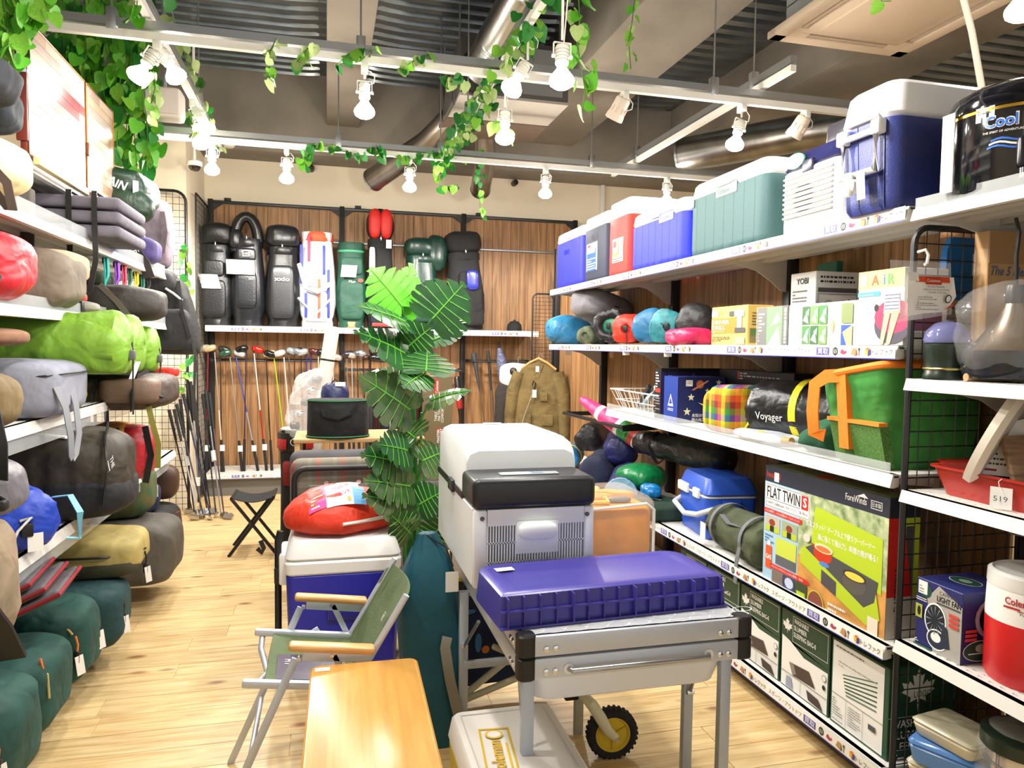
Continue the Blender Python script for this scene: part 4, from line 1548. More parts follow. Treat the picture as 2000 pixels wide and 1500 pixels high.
b = B()
rings = []
for i in range(11):
    f = i/10
    zz = hb*f
    k = .84+.16*f+.03*math.sin(PI*f)
    q = []
    for j in range(40):
        a = 2*PI*j/40
        c_, s_ = math.cos(a), math.sin(a)
        x = math.copysign(abs(c_)**.22, c_)*d/2*k
        y_ = math.copysign(abs(s_)**.22, s_)*w/2*k
        n_ = noise.fractal(V((x*6, y_*6, zz*5)), 1, 2, 3)*.018
        q.append(V((x+n_-.02*f, y_+n_, zz-(.05*f*f*max(0, (y_/w+.5)) if i > 6 else 0))))
    rings.append(q)
b.loft(rings)
b.out('bag_body', GT, t, 55)
rim = [v+V((0, 0, .004)) for v in rings[-1]]
B().tube(rim, .012, 8, True).out('orange_rim', ORG, t)
B().ribbon([(-d/2-.03, .03, hb*.88), (-d/2-.05, .07, hb*.87), (-d/2-.062, .115, hb*.78), (-d/2-.06, .125, hb*.5), (-d/2-.055, .12, hb*.28), (-d/2-.035, .09, hb*.26)], .045, (1, .3, 0), .006).out('handle', ORG, t, 50)
B().prism([(-d/2*.88-.036, .05), (-d/2-.036, hb*.90), (-d/2, hb*.90), (-d/2*.88+.01, .05)], .0, .045, M=Matrix(((1, 0, 0, 0), (0, 0, 1, 0), (0, 1, 0, 0), (0, 0, 0, 1)))).out('orange_webbing', ORG, t, 30)
XZ = Matrix(((1, 0, 0, 0), (0, 0, 1, 0), (0, 1, 0, 0), (0, 0, 0, 1)))
xa, xb_ = -d/2*.86, -d/2*.945-.01
B().prism([(xb_-.022, hb*.42), (xb_-.022, hb*.455), (xb_+.01, hb*.455), (xb_+.01, hb*.42)], -w/2*.93, .10, M=XZ).out('pocket_binding', ORG, t, 30)
B().prism([(xa-.010, hb*.02), (xb_-.016, hb*.42), (xb_+.02, hb*.42), (xa+.02, hb*.02)], -w/2*.90, .095, M=XZ).out('mesh_pocket', mat('6a9a44', .8, n=.7, ns=300, c2='1f4f24'), t, 30)
# pink folded parasol lying through the bar
p0, p1 = at(1137, 780, x=1.66), at(1275, 880, x=1.92)
t = th('parasol_bag', 'pink white and green folded parasol slanting across the black bar', 'parasol', p0)
dv = p1-p0
L_ = dv.length
Q = rot_to(dv)
cols = [('e83a7c', 0, .27, .025, .05), ('f3f0ee', .27, .33, .052, .056), ('e83a7c', .33, .55, .056, .06), ('f3f0ee', .55, .6, .06, .06), ('2f8a48', .6, .74, .06, .06), ('c43a2c', .74, .8, .06, .06), ('e6e4dc', .8, 1, .06, .05)]
for c, a, e_, r0, r1 in cols:
    B().cyl(Q @ V((0, 0, a*L_)), Q @ V((0, 0, e_*L_)), r0, r1, 18).out('fabric_band', nylon(c), t, 50)
# ================================================================ LOWER RIGHT SHELVES
z = ZT_['s4']
# two-burner stove carton
d, w, h = .115, .655, .447
t, d, w, h = carton('stove_carton', 'large two-burner stove carton with lime green stove picture on the fourth shelf', ((1.69+d/2, 2.19, z), d, w, h), '3a4038')
SKY, LIME, DKN = mat('a9cbe0', .45), mat('b4cc2c', .45), mat('262c3c', .45)
FOL = mat('5c7a48', .6, n=.6, ns=30, c2='c9d3a4')
WD = mat('d59a50', .5, n=.3, ns=14)
RED = mat('d5261c', .5)
p = Print().rect(0, 0, w, h, FOL).rect(0, 0, w, h*.34, WD).rect(0, 0, w*.33, h*.86, SKY).rect(0, h*.86, w, h, DKN)
p.text('Iwatani', .012, h*.90, h*.055, RED, w=w*.13).rect(w*.09, h*.875, w*.135, h*.955, PAPER)
p.text('ForeWinds', w*.70, h*.905, h*.05, PAPER, w=w*.15).poly([(w*.78, h*.955), (w*.83, h*.985), (w*.86, h*.955)], PAPER).frame(w*.88, h*.895, w*.955, h*.955, .002, PAPER).text('日本製', w*.888, h*.908, h*.035, PAPER, w=w*.06)
p.rect(w*.01, h*.64, w*.425, h*.845, PAPER).frame(w*.015, h*.645, w*.42, h*.84, .002, INK).text('FLAT TWIN', w*.025, h*.725, h*.095, INK, w=w*.31, bold=.04).rect(w*.35, h*.715, w*.41, h*.83, RED).text('S', w*.365, h*.735, h*.075, PAPER, bold=.06).rect(w*.02, h*.712, w*.34, h*.716, INK).text('3.3kW×2 (2,800kcal/h)  カセットフー  CB-TBG-2', w*.025, h*.665, h*.03, INK, w=w*.38)
p.poly([(w*.47, h*.78), (w*.97, h*.70), (w*.97, h*.30), (w*.45, h*.48)], LIME)
p.rect(0, h*.585, w*.36, h*.625, RED).text('いろんな場所で、いろんな料理のテーブルクッキング！', w*.01, h*.593, h*.024, PAPER, w=w*.33)
p.text('底面フラット！テーブル上で使うツーバーナー', w*.40, h*.60, h*.05, PAPER, w=w*.52, bold=.02).text('風に強くて強火力。料理の腕が鳴る！', w*.50, h*.52, h*.05, PAPER, w=w*.44, bold=.02)
for u, c1 in ((.015, 'b9b3a6'), (.18, '9aa88a')):
    p.rect(w*u, h*.43, w*(u+.145), h*.565, mat(c1, .6)).rect(w*(u+.01), h*.43, w*(u+.135), h*.48, LIME).disc(w*(u+.07), h*.51, w*.03, h*.03, mat('8f3a28', .5)).rect(w*(u+.05), h*.43, w*(u+.09), h*.48, INK)
p.rect(w*.13, h*.17, w*.32, h*.40, mat('c5d44e', .45)).rect(w*.13, h*.17, w*.32, h*.25, mat('5a6068', .5)).lines(w*.02, h*.33, w*.11, h*.41, 3, mat('2b6aa8', .5))
p.rect(w*.03, h*.10, w*.09, h*.30, mat('e0562a', .5)).rect(w*.045, h*.30, w*.075, h*.34, PAPER).text('GAS', w*.033, h*.18, h*.04, PAPER, w=w*.055, bold=.05)
p.poly([(w*.08, h*.155), (w*.42, h*.155), (w*.45, h*.125), (w*.42, h*.115), (w*.08, h*.115)], RED).text('メカバイスだからこんなに簡単！安全！', w*.09, h*.123, h*.022, PAPER, w=w*.30)
for i, c1 in enumerate(('7d6f64', '3a3f66', '3f4a30')):
    p.rect(w*(.10+.11*i), 0, w*(.205+.11*i), h*.11, mat(c1, .5))
p.disc(w*.265, h*.055, w*.04, h*.045, mat('c9d4ee', .4)).rect(w*.335, 0, w*.41, h*.035, LIME)
# the printed stove: body, pans
p.poly([(w*.36, h*.40), (w*.44, h*.46), (w*.93, h*.36), (w*.97, h*.12), (w*.88, h*.04), (w*.36, h*.28)], LIME)
p.poly([(w*.40, h*.42), (w*.46, h*.465), (w*.95, h*.385), (w*.93, h*.23), (w*.86, h*.16)], GRD).poly([(w*.54, h*.30), (w*.66, h*.25), (w*.66, h*.14), (w*.54, h*.19)], mat('4c4a52', .4))
p.disc(w*.545, h*.42, w*.075, h*.07, mat('c9381e', .35)).disc(w*.55, h*.465, w*.075, h*.035, mat('efd9b4', .5)).disc(w*.55, h*.46, w*.06, h*.022, mat('d8763c', .5)).rect(w*.46, h*.455, w*.48, h*.475, mat('c9381e', .4)).disc(w*.56, h*.345, w*.04, h*.02, mat('4a86d8', .4))
p.disc(w*.79, h*.30, w*.085, h*.075, mat('5a5652', .35)).disc(w*.79, h*.355, w*.085, h*.038, mat('3a3734', .4)).disc(w*.79, h*.353, w*.07, h*.028, mat('e3cf4e', .5))
p.disc(w*.41, h*.50, w*.03, h*.035, mat('d9d2c2', .5)).disc(w*.50, h*.0, w*.07, h*.11, mat('c9c43a', .5), n=16, a0=0, a1=PI).disc(w*.50, h*.0, w*.062, h*.10, mat('8a4a3a', .5), n=16, a0=0, a1=PI)
p.lines(w*.60, h*.01, w*.74, h*.09, 2, PAPER).rect(w*.89, h*.0, w*.96, h*.12, mat('e8dcc8', .4))
face(p, t, d, w, h)
p = Print().rect(0, 0, d, h, mat('c9c6b8', .5)).rect(d*.3, h*.3, d, h*.86, LIME).rect(d*.55, h*.3, d*.8, h*.8, GRD).poly([(0, h*.9), (d*.45, h*.9), (d*.8, h*.3), (0, h*.3)], RED).rect(0, h*.86, d, h, DKN)
p.text('iwatani', d*.42, h*.03, h*.05, RED, w=h*.16, rot=PI/2).text('FLAT TWIN S', d*.45, h*.2, h*.055, INK, w=h*.3, rot=PI/2)
face(p, t, d, w, h, 'near', 'printed_side')
face(Print().rect(w*.02, .01, w*.98, d-.01, mat('7d8a5c', .5, n=.5, ns=20)).rect(w*.4, .02, w*.5, .08, RED), t, d, w, h, 'top', 'printed_top')
# olive duffel roll
t = th('tent_roll', 'olive drab rolled tent with grey straps beside the stove carton', 'tent bag', (1.77, 2.76, z), PI/2-.05)
Rr, Lr = .098, .46
B().roll(Lr, Rr, 'pleat', 'pleat', .98, .02, 6).out('roll', cloth('4a5239', .35), t, 50)
for x in (-.12, .14):
    bandx(x, Rr*1.08, .022, .98).out('strap', mat('6e7076', .7), t, 50)
B().ribbon([(-.1, Rr*.7, Rr*1.6), (0, Rr*.9, Rr*1.55), (.1, Rr*.7, Rr*1.7)], .022, (0, 0, 1)).out('carry_handle', mat('6e7076', .7), t)
B().ribbon([(-.12, Rr*1.02, Rr*.9), (-.12, Rr*1.16, .02), (-.12, Rr*1.19, -.07)], .026, (0, 1, 0)).out('strap_tail', mat('6e7076', .7), t)
tag_card(t, (.2, Rr*1.1, Rr*1.1), .05, .09, (0, 1, .0))
# blue hard cool box
t = th('hand_cool_box', 'small blue hard cool box with white clasps and swing handle', 'cool box', (1.87, 3.19, z), -.12)
BL = plastic('2c58c4', .35)
d, w, h = .26, .36, .29
B().taper(d*.92, w*.92, 0, h*.70, d, w, .03).out('body', BL, t, 35)
B().taper(d*1.01, w*1.01, h*.68, h*.72, d*1.01, w*1.01, .03).out('seal_band', plastic('c9cdd2', .4), t, 35)
ld = B().taper(d*1.02, w*1.02, h*.72, h, d*.88, w*.9, .035).out('lid', BL, t, 35)
for y_ in (.07, -.07, .13):
    B().box(-d/2-.012, -d/2+.01, y_-.035, y_+.035, h*.64, h*.80, .006).out('clasp', WHITE, t, 35)
B().tube([(-d*.05, w/2+.006, h*.55), (-d*.45, w/2-.0, h*.47), (-d/2-.03, w/2-.03, h*.42), (-d/2-.035, 0, h*.33), (-d/2-.03, -w/2+.03, h*.42), (-d*.45, -w/2-.004, h*.5), (-d*.05, -w/2-.008, h*.58)], .013, 10).out('swing_handle', plastic('cdd2dc', .35), t)
B().box(-.05, .04, -w/2-.012, -w/2+.005, h*.4, h*.66, .006).out('handle_mount', BL, t, 35)
t = sack('folded_cover', 'dark blue folded cover standing behind the blue hard cool box', (2.02, 2.86, z), (.06, .26, .26), '15204a', e=.4, seed=3, cat='cloth')
# dark green flat bag
t = sack('flat_bag', 'dark green flat padded bag lying over the shelf edge', (1.73, 3.60, z), (.26, .42, .085), '1f3a2e', e=.35, seed=4, m=cloth('1e382d', .2), cat='bag')
Print().text('Captain', 0, 0, .026, mat('b9c2b4', .7), sl=.3).out('lettering', t, (-.06, -.02, .0935), (.55, -.83, 0), (.83, .55, 0))
t = sack('stuff_sack', 'green glossy sack tucked under the long black bag', (1.77, 3.86, z+.08), (.28, .26, .15), '157a4a', e=.8, seed=5, m=nylon('138048', .3, .3), rz=.3)
t = sack('small_pouch', 'crumpled bright blue pouch beside the green sack', (1.72, 3.62, z+.085), (.10, .16, .07), '1372b8', e=.8, wr=.018, fr=9, seed=6, m=nylon('1272b6', .3, .3))
# long black bag
t = th('chair_bag', 'long black bag with a carry strap leaning over the green sack', 'chair bag', (1.93, 3.70, z+.25), 0, rot=(0, .0, math.radians(97)))
B().roll(.85, .075, 'pleat', 'round', 1, .012, 7).out('sack', nylon('17171a', .3, .4), t, 50)
bandx(.22, .08, .03).out('band', BLACK, t, 50)
B().ribbon([(.2, .07, .08), (.1, .11, .03), (.05, .115, .0), (.0, .09, .04)], .025, (0, 0, 1), .004).out('carry_strap', BLACK, t)
# navy chair bags
endroll('chair_bag', 'navy chair bag with a pale blue round end cap', 1213, 935, 1.60, .098, .62, '25265c', 62, e0='flat', seed=8, zz=z-.02, cat='chair bag')
t = bpy.data.objects['chair_bag.001']
B().lathe([(.002, 0), (.094, 0), (.097, -.012)], 24, M=Matrix.Translation((-.315, 0, .098)) @ Matrix.Rotation(-PI/2, 4, 'Y')).out('end_cap', nylon('7eb0cf'), t, 40)
endroll('chair_bag', 'dark navy slumped bag beside the one with pale blue end', 1160, 900, 1.62, .105, .5, '1b2240', 60, e0='round', seed=9, zz=z, cat='chair bag', m=cloth('1c2340', .3))
endroll('chair_bag', 'deep blue crumpled bag behind the navy bags', 1215, 850, 1.82, .10, .45, '20245e', 70, e0='round', seed=10, zz=z+.14, cat='chair bag', wr=.02)
endroll('chair_bag', 'black crumpled bag with a tag under the hanging bar', 1150, 850, 1.80, .10, .5, '15161c', 60, e0='round', seed=11, zz=z+.15, cat='chair bag', wr=.02)
endroll('mat_roll', 'bright blue roll with a yellow band at the far end of the fourth shelf', 1105, 880, 1.66, .085, .42, '1b7ec0', 62, hole=.35, seed=12, zz=z, cat='roll')
t = bpy.data.objects['mat_roll']
bandx(-.02, .089, .03).out('yellow_band', mat('e3c829', .6), t, 50)
tag_card(t, (-.235, -.02, .12), .05, .06, (-1, -.2, .1))
p = at(1128, 905, x=1.62)
t = sack('pink_strap_bag', 'small bright pink folded strap bag beside the blue roll', (1.64, p.y, z), (.13, .14, .07), 'd8246c', e=.5, seed=13, cat='bag')
# aluminium cases behind the portable fridge
for i, (x0, y0_, sz, lb) in enumerate((((1.47), 4.22, (.34, .50, .12), 'flat silver aluminium folding table case beside the navy bags'), ((1.46), 4.20, (.36, .46, .20), 'ribbed pale case below the silver folding table'))):
    zz = .36 if i == 0 else .004
    if i == 1:
        sz = (.36, .46, .352)
    t = th('aluminium_case', lb, 'case', (x0, y0_, zz))
    B().box(-sz[0]/2, sz[0]/2, -sz[1]/2, sz[1]/2, 0, sz[2], .008).out('shell', ALU if i == 0 else mat('cfcfc4', .4), t, 30)
    rb = B()
    for k in range(3):
        zz2 = sz[2]*(.25+.25*k)
        rb.tube([(-sz[0]/2-.002, -sz[1]/2-.002, zz2), (sz[0]/2+.002, -sz[1]/2-.002, zz2), (sz[0]/2+.002, sz[1]/2+.002, zz2), (-sz[0]/2-.002, sz[1]/2+.002, zz2)], .004, 6, True)
    rb.out('edge_ribs', STEEL, t, kind='stuff')
    for k in (-.1, .1):
        B().box(sz[0]*k-.015, sz[0]*k+.015, -sz[1]/2-.008, -sz[1]/2, sz[2]*.4, sz[2]*.7, .003).out('latch', CHROME, t, 30)

# ---- base shelf: green sleeping bag cartons -------------------------
z = ZT_['base']
GR = 'e9e8e4'
DG_ = mat('16402c', .45)
BRN = mat('4a3a34', .6)


def leaf_poly(cu, cv, s):
    pts = [(0, -.55), (.03, -.2), (.25, -.28), (.22, -.15), (.5, .0), (.42, .06), (.5, .25), (.3, .2), (.26, .27), (.12, .12), (.18, .42), (.08, .38), (0, .56)]
    pts = pts+[(-x, y_) for x, y_ in pts[-2:0:-1]]
    return [(cu+x*s, cv+y_*s) for x, y_ in pts]


for i, (y1, y0_) in enumerate(((3.22, 2.97), (2.96, 2.69), (2.68, 2.405), (2.395, 2.12), (2.11, 1.845))):
    w, d, h = y1-y0_, .26, .298
    lbs = ['green sleeping bag carton at the far end of the base shelf row', 'second green sleeping bag carton of the base shelf row, behind the metal table', 'green and white sleeping bag carton standing below the olive tent roll',
           'green and white sleeping bag carton standing under the middle of the stove carton', 'sleeping bag carton showing its white back with green stripes, at the mesh']
    t, d, w, h = carton('sleeping_bag_carton', lbs[i], ((1.70+d/2, (y0_+y1)/2, z), d, w, h), '1c4a33', group='green sleeping bag cartons')
    p = Print()
    if i < 4:
        p.rect(0, h*.60, w, h, DG_).poly([(0, h*.66), (w*.5, h*.52), (w, h*.56), (w, h*.62), (0, h*.62)], DG_).rect(.006, .006, w-.006, h*.52, mat(GR, .5)).poly([(.006, h*.5), (w*.5, h*.52), (w*.2, h*.63), (.006, h*.66)], mat(GR, .5))
        p.poly(leaf_poly(w*.13, h*.80, h*.19), PAPER).frame(w*.25, h*.64, w*.97, h*.97, .0015, PAPER)
        for k, s_ in enumerate(('WASHABLE', 'SLUMBER', 'SLEEPING BAG-0')):
            p.text(s_, w*.28, h*(.885-.085*k), h*.06, PAPER, w=w*(.30, .27, .46)[k], bold=.03)
        p.poly([(w*.2, h*.36), (w*.62, h*.40), (w*.75, h*.24), (w*.28, h*.22)], BRN).poly([(w*.2, h*.36), (w*.3, h*.36), (w*.36, h*.26), (w*.28, h*.22)], mat('8a8078', .6))
        p.rect(.006, h*.205, w-.006, h*.212, GRD).rect(w*.45, .006, w*.455, h*.205, GRD).poly([(w*.58, h*.16), (w*.82, h*.14), (w*.92, h*.03), (w*.62, h*.05)], BRN).poly([(w*.15, h*.17), (w*.25, h*.18), (w*.3, h*.03), (w*.14, h*.04)], mat('9aa0b4', .6))
        p.disc(w*.92, h*.44, w*.04, h*.04, GRD).disc(w*.92, h*.44, w*.034, h*.034, mat(GR, .5)).disc(w*.92, h*.33, w*.03, h*.03, INK)
    else:
        p.rect(.008, .008, w-.02, h-.008, mat(GR, .5))
        for k in range(7):
            p.poly([(w*(.22+.012*k), h*(.62-.035*k)+.004), (w*.82, h*(.78-.052*k)), (w*.82, h*(.765-.052*k)), (w*(.22+.012*k), h*(.605-.035*k)+.004)], mat('4f7562' if k in (0, 6) else '24523c', .5))
        p.rect(.008, h*.36, w-.02, h*.366, GRD).rect(w*.30, .008, w*.304, h*.36, GRD).rect(w*.60, .008, w*.604, h*.36, GRD).lines(w*.05, h*.06, w*.26, h*.33, 9, GRD, .3).lines(w*.34, h*.1, w*.57, h*.33, 8, GRD, .3).lines(w*.1, h*.92, w*.6, h*.95, 1, GRD).rect(w*.70, h*.22, w*.82, h*.28, GRD).lines(w*.15, h*.72, w*.8, h*.80, 2, mat('a8a8a4', .6), .3)
    face(p, t, d, w, h)
    if i == 4:
        p = Print().poly(leaf_poly(d*.42, h*.73, h*.42), mat('d9dad6', .6)).text('LOGOS', d*.36, h*.66, h*.07, mat('16402c', .5), w=d*.3).rect(d*.0, h*.46, d*.95, h*.465, PAPER)
        for k, s_ in enumerate(('WASHABLE', 'SLUMBER', 'SLEEPING BAG-0')):
            p.text(s_, d*.05, h*(.35-.12*k), h*.085, PAPER, w=d*(.62, .56, .9)[k], bold=.03)
        p.lines(d*.05, h*.02, d*.8, h*.09, 2, PAPER)
        face(p, t, d, w, h, 'near', 'printed_side')

# ================================================================ NEAR GONDOLA GOODS
# black drink jug
t = th('drink_jug', 'glossy black drink jug with gold ring and blue wave print', 'drink jug', (1.815, 1.595, 1.811))
RJ, HJ = .172, .30
GBK = mat('0c0d14', .08, coat=.6)
B().lathe([(.002, 0), (RJ*.95, 0), (RJ, .015), (RJ, HJ*.70)], 48).out('body', GBK, t, 40)
B().lathe([(RJ*1.003, HJ*.70), (RJ*1.006, HJ*.725), (RJ*.99, HJ*.735)], 48, cap=False).out('gold_ring', mat('c9a548', .25, m=1), t)
ld = B().lathe([(RJ*1.0, HJ*.735), (RJ*1.0, HJ*.80), (RJ*.93, HJ*.90), (RJ*.75, HJ*.97), (RJ*.4, HJ*1.01), (.002, HJ*1.02)], 48).out('lid', GBK, t, 50)
a_c = math.atan2(-1.595, -1.815)


def bendjug(R_):
    return lambda u, v, k: ((R_+k)*math.cos(a_c+u/R_), (R_+k)*math.sin(a_c+u/R_), v)


LBL = mat('3a74d8', .3)
p = Print(bendjug(RJ)).text('Cool Hit', -.078, .163, .03, PAPER, w=.135, bold=.12).text('Cool Hit', -.077, .1645, .028, LBL, w=.132, bold=.05).text('THE SPIRIT OF ADVENTURE IN VAST OPEN', -.08, .150, .0055, PAPER, w=.14)
for k in range(3):
    q = [(-.06+.012*i-.004*k, .128-.009*k+.005*math.sin(i*.9)) for i in range(11)]
    p.poly(q+[(u, v+.005) for u, v in q[::-1]], LBL if k != 1 else PAPER)
p.disc(.085, .085, .022, .026, mat('d3d86a', .5)).disc(.085, .085, .016, .02, mat('7da84a', .5))
p.out('print', t, step=.0002)
ta = a_c+.1
M = Matrix.Translation((RJ*math.cos(ta), RJ*math.sin(ta), .02)) @ Matrix.Rotation(ta, 4, 'Z')
tp = B().box(-.01, .03, -.022, .022, .03, .11, .012, 3, M=M).out('tap', plastic('15161c', .3), t)
B().cyl(M @ V((.01, 0, .03)), M @ V((.012, 0, .005)), .016, n=14).out('spout', plastic('15161c', .3), tp)
p = Print(bendjug(RJ)).rect(-.10, .185, -.055, .222, PAPER).lines(-.096, .205, -.06, .218, 2, GRD)
p.out('price_sticker', t)
B().box(-RJ-.012, -RJ-.008, .03, .07, .02, .23, .001).out('instruction_card', PAPER, t, None)
# hanging bagged funnel on the mesh
pz = at(1803, 512, y=1.77)
t = th('bagged_funnel', 'filter funnel in a clear bag hanging on the mesh from a white hook', 'packet', pz)
B().tube([(-.01, .012, .03), (0, -.008, .035), (.006, -.012, .02), (.004, -.01, -.005), (-.004, -.01, -.008)], .0045, 8).out('hook', WHITE, t)
B().grid(lambda u, v: (-.125+.21*u+.012*v, -.012-.018*math.sin(PI*v)*math.sin(PI*u), -.0-.165*v+.03*(u-.5)*v), 10, 10, .001).out('clear_bag', FILM, t, 40)
p = Print(lambda u, v, k: (u, -.02-.02*math.sin(PI*min(1, max(0, -v/.165)))-k, v))
p.poly([(-.085, -.05), (.075, -.045), (.083, -.1), (.06, -.145), (-.02, -.15), (-.068, -.16)], PAPER).rect(-.06, -.062, .06, -.045, mat('d8542a', .5)).rect(-.025, -.068, .03, -.045, mat('c43d1e', .5)).text('Coleman', -.02, -.061, .009, PAPER, w=.045)
p.text('FILTER FUNNEL', -.02, -.077, .005, INK, w=.06).text('EMBUDO DE FILTRACIÓN', -.035, -.085, .005, INK, w=.09).text('TUNNEL À FILTRE', -.02, -.093, .005, INK, w=.065).lines(-.05, -.14, .03, -.1, 7, GRD, .3).disc(.055, -.108, .011, .012, INK).disc(.055, -.108, .008, .009, PAPER).rect(-.085, -.06, -.05, -.035, PAPER).poly([(.05, -.14), (.075, -.13), (.08, -.115)], mat('d8542a', .5))
p.out('header_card', t)
# lantern
z = 1.321
t = th('lantern', 'dark green camping lantern with a bluish clear dome', 'lantern', (1.722, 1.708, z))
B().lathe([(.002, 0), (.058, 0), (.06, .012), (.056, .02), (.056, .06), (.06, .075), (.06, .1), (.054, .105)], 26).out('base', plastic('1c2a22', .3), t)
B().lathe([(.0575, .028), (.0595, .031), (.0575, .034)], 26, cap=False).out('gold_line', mat('c9b46a', .3, m=.8), t)
B().lathe([(.058, .105), (.061, .115), (.054, .14), (.035, .16), (.002, .17)], 26).out('dome', mat('7f82b8', .08, al=.7, coat=.5), t, 60)
t = th('rolling_pin', 'short round wooden rod lying beside the lantern', 'rod', (1.72, 1.60, z))
B().cyl((-.04, 0, .011), (.08, -.02, .011), .011, n=14).out('rod', mat('b98d62', .6), t)
# shade lamp in plastic
t = th('pendant_lamp', 'brushed metal lamp shade with black cord inside a clear plastic bag', 'lamp', (1.79, 1.56, z))
B().lathe([(.022, .215), (.028, .2), (.05, .16), (.09, .105), (.118, .085)], 36, cap=False).out('shade', mat('b8a894', .25, m=1), t, 60)
B().lathe([(.118, .085), (.12, .03), (.11, .01), (.002, .004)], 36).out('lower_band', plastic('23262c', .2), t)
B().lathe([(.002, .26), (.022, .26), (.026, .245), (.024, .21), (.002, .21)], 18).out('socket', plastic('2b2322', .35), t)
B().tube([(-.0, 0, .26), (-.004, 0, .34), (.002, 0, .40), (.0, .01, .44)], .005, 8).out('cord', BLACK, t)
B().soft(.29, .27, .27, e=.9, wr=.022, fr=7, seed=4, flat=.2).out('clear_bag', mat('ffffff', .06, al=.09), t, 25)
B().box(-.10, -.06, -.101, -.099, .12, .16, .0004, 1, M=Matrix.Rotation(.3, 4, 'Z')).out('price_sticker', PAPER, t, None)
# brown carton
t, d, w, h = carton('brown_carton', 'tall brown carton with slanted blue lettering behind the lamp', ((1.975, 1.748, z), .21, .05, .435), 'c19a6b')
B().box(-.104, .104, -.028, -.0255, .34, .434).out('flap', mat('a57f55', .6), t, None)
p = Print().text('The 5 Elements', .006, h-.13, .026, mat('5d6a86', .6), sl=.25, w=.2, bold=.05)
face(p, t, d, w, h, 'near', 'printed_side')
# things seen through the mesh at the far end
zz = ZT_['s2']
t = th('kick_board', 'blue foam board with sloped corner hanging behind the mesh', 'board', (2.02, 1.93, zz+.15))
B().prism([(-.11, 0), (.12, 0), (.11, .09), (.04, .2), (-.08, .2), (-.1, .16)], -.012, .012, M=Matrix(((1, 0, 0, 0), (0, 0, 1, 0), (0, 1, 0, 0), (0, 0, 0, 1)))).out('board', plastic('1f78c8', .5), t, 30)
B().box(.0, .012, -.016, -.012, .08, .15).out('slot', PAPER, t, None)
t, d, w, h = carton('picture_card', 'beige card with line drawing and boxes standing behind the mesh', ((1.99, 1.93, zz), .22, .02, .2), 'cfc7b2', cat='card')
p = Print().frame(.02, .01, d-.02, h-.02, .0015, GRD)
for k in range(6):
    p.lines(.03+.03*k, .09, .055+.03*k, .17, 5, mat('8a7d5a', .7), .2)
p.frame(.03, .02, d*.5, .08, .001, GRD).frame(d*.52, .02, d-.03, .08, .001, GRD).rect(.06, .045, .09, .06, GRD)
face(p, t, d, w, h, 'near', 'printed_front')
# red tray + package
z = .991
t = th('oven_tray', 'red enamel roasting tray with flared handles and a hanging number tag', 'tray', (1.86, 1.52, z))
RD = plastic('a8281c', .28)
b = B()


def trr(a, c, z_, r_):
    o = []
    for qx, qy, a0 in ((1, 1, 0), (-1, 1, 90), (-1, -1, 180), (1, -1, 270)):
        for k in range(5):
            tt = math.radians(a0+22.5*k)
            o.append((qx*(a/2-r_)+r_*math.cos(tt), qy*(c/2-r_)+r_*math.sin(tt), z_))
    return o


b.loft([trr(.26, .36, .07, .03), trr(.25, .35, .01, .03), trr(.27, .37, .0, .03), trr(.31, .43, .075, .035), trr(.33, .45, .078, .04), trr(.33, .45, .083, .04), trr(.30, .42, .083, .035), trr(.255, .355, .012, .03)], cap=False)
b.add([(-.12, -.17, .012), (.12, -.17, .012), (.12, .17, .012), (-.12, .17, .012)], [(0, 1, 2, 3)])
b.out('tray', RD, t, 35)
for s_ in (-1, 1):
    B().prism([(-.10, 0), (.10, 0), (.07, .05), (-.07, .05)], 0, .006, M=Matrix.Translation((0, s_*.222, .08)) @ (Matrix.Identity(4) if s_ > 0 else Matrix.Rotation(PI, 4, 'Z'))).out('handle', RD, t, 30)
tg = tag_card(t, (-.165, -.03, .06), .05, .055, (-1, -.5, 0))
Print().text('519', 0, 0, .014, GRD, w=.032).out('tag_number', tg, (-.1815, -.0225, .025), V((.447, -.894, 0)), (0, 0, 1))
B().tube([(-.163, -.03, .083), (-.17, -.025, .075), (-.172, -.03, .062)], .001, 5).out('tag_string', PAPER, tg)
t = th('packed_dish', 'rounded white packed dish with product text standing in the red tray', 'packet', (1.82, 1.585, z+.02))
B().lathe([(.002, 0), (.16, 0), (.17, .015), (.165, .035), (.002, .04)], 34, M=Matrix.Translation((.0, 0, .16)) @ Matrix.Rotation(-1.0, 4, 'Z') @ Matrix.Rotation(-1.15, 4, 'Y')).out('dish', mat('dcd6c8', .5), t)
p = Print().poly([(0, 0), (.14, .0), (.17, .1), (.12, .17), (.04, .14)], PAPER).lines(.04, .03, .13, .13, 7, GRD, .4).rect(.01, .012, .07, .018, mat('9a2540', .5))
p.out('text_card', t, (-.12, .02, .06), (.54, -.84, 0), (.35, .2, .9))
t = th('glass_cube', 'teal glass cubes wrapped in clear film lying in the red tray', 'packet', (1.79, 1.47, z+.02))
B().box(-.03, .03, -.03, .03, 0, .06, .006, M=Matrix.Rotation(.5, 4, 'Z')).out('cube', mat('2f7f7c', .1, al=.8), t, 30)
B().box(-.02, .04, -.07, -.02, .03, .1, .006, M=Matrix.Rotation(.8, 4, 'Z')).out('cube', mat('2f7f7c', .1, al=.8), t, 30)
t = th('cutting_board', 'worn wooden board leaning in the red tray', 'board', (1.88, 1.43, z+.02))
B().box(-.16, .16, -.009, .009, 0, .19, .004, M=Matrix.Rotation(-.35, 4, 'X') @ Matrix.Rotation(-.2, 4, 'Z')).out('board', mat('8a6f55', .6, n=.4, ns=12, stretch=(1, 1, 9)), t, 30)
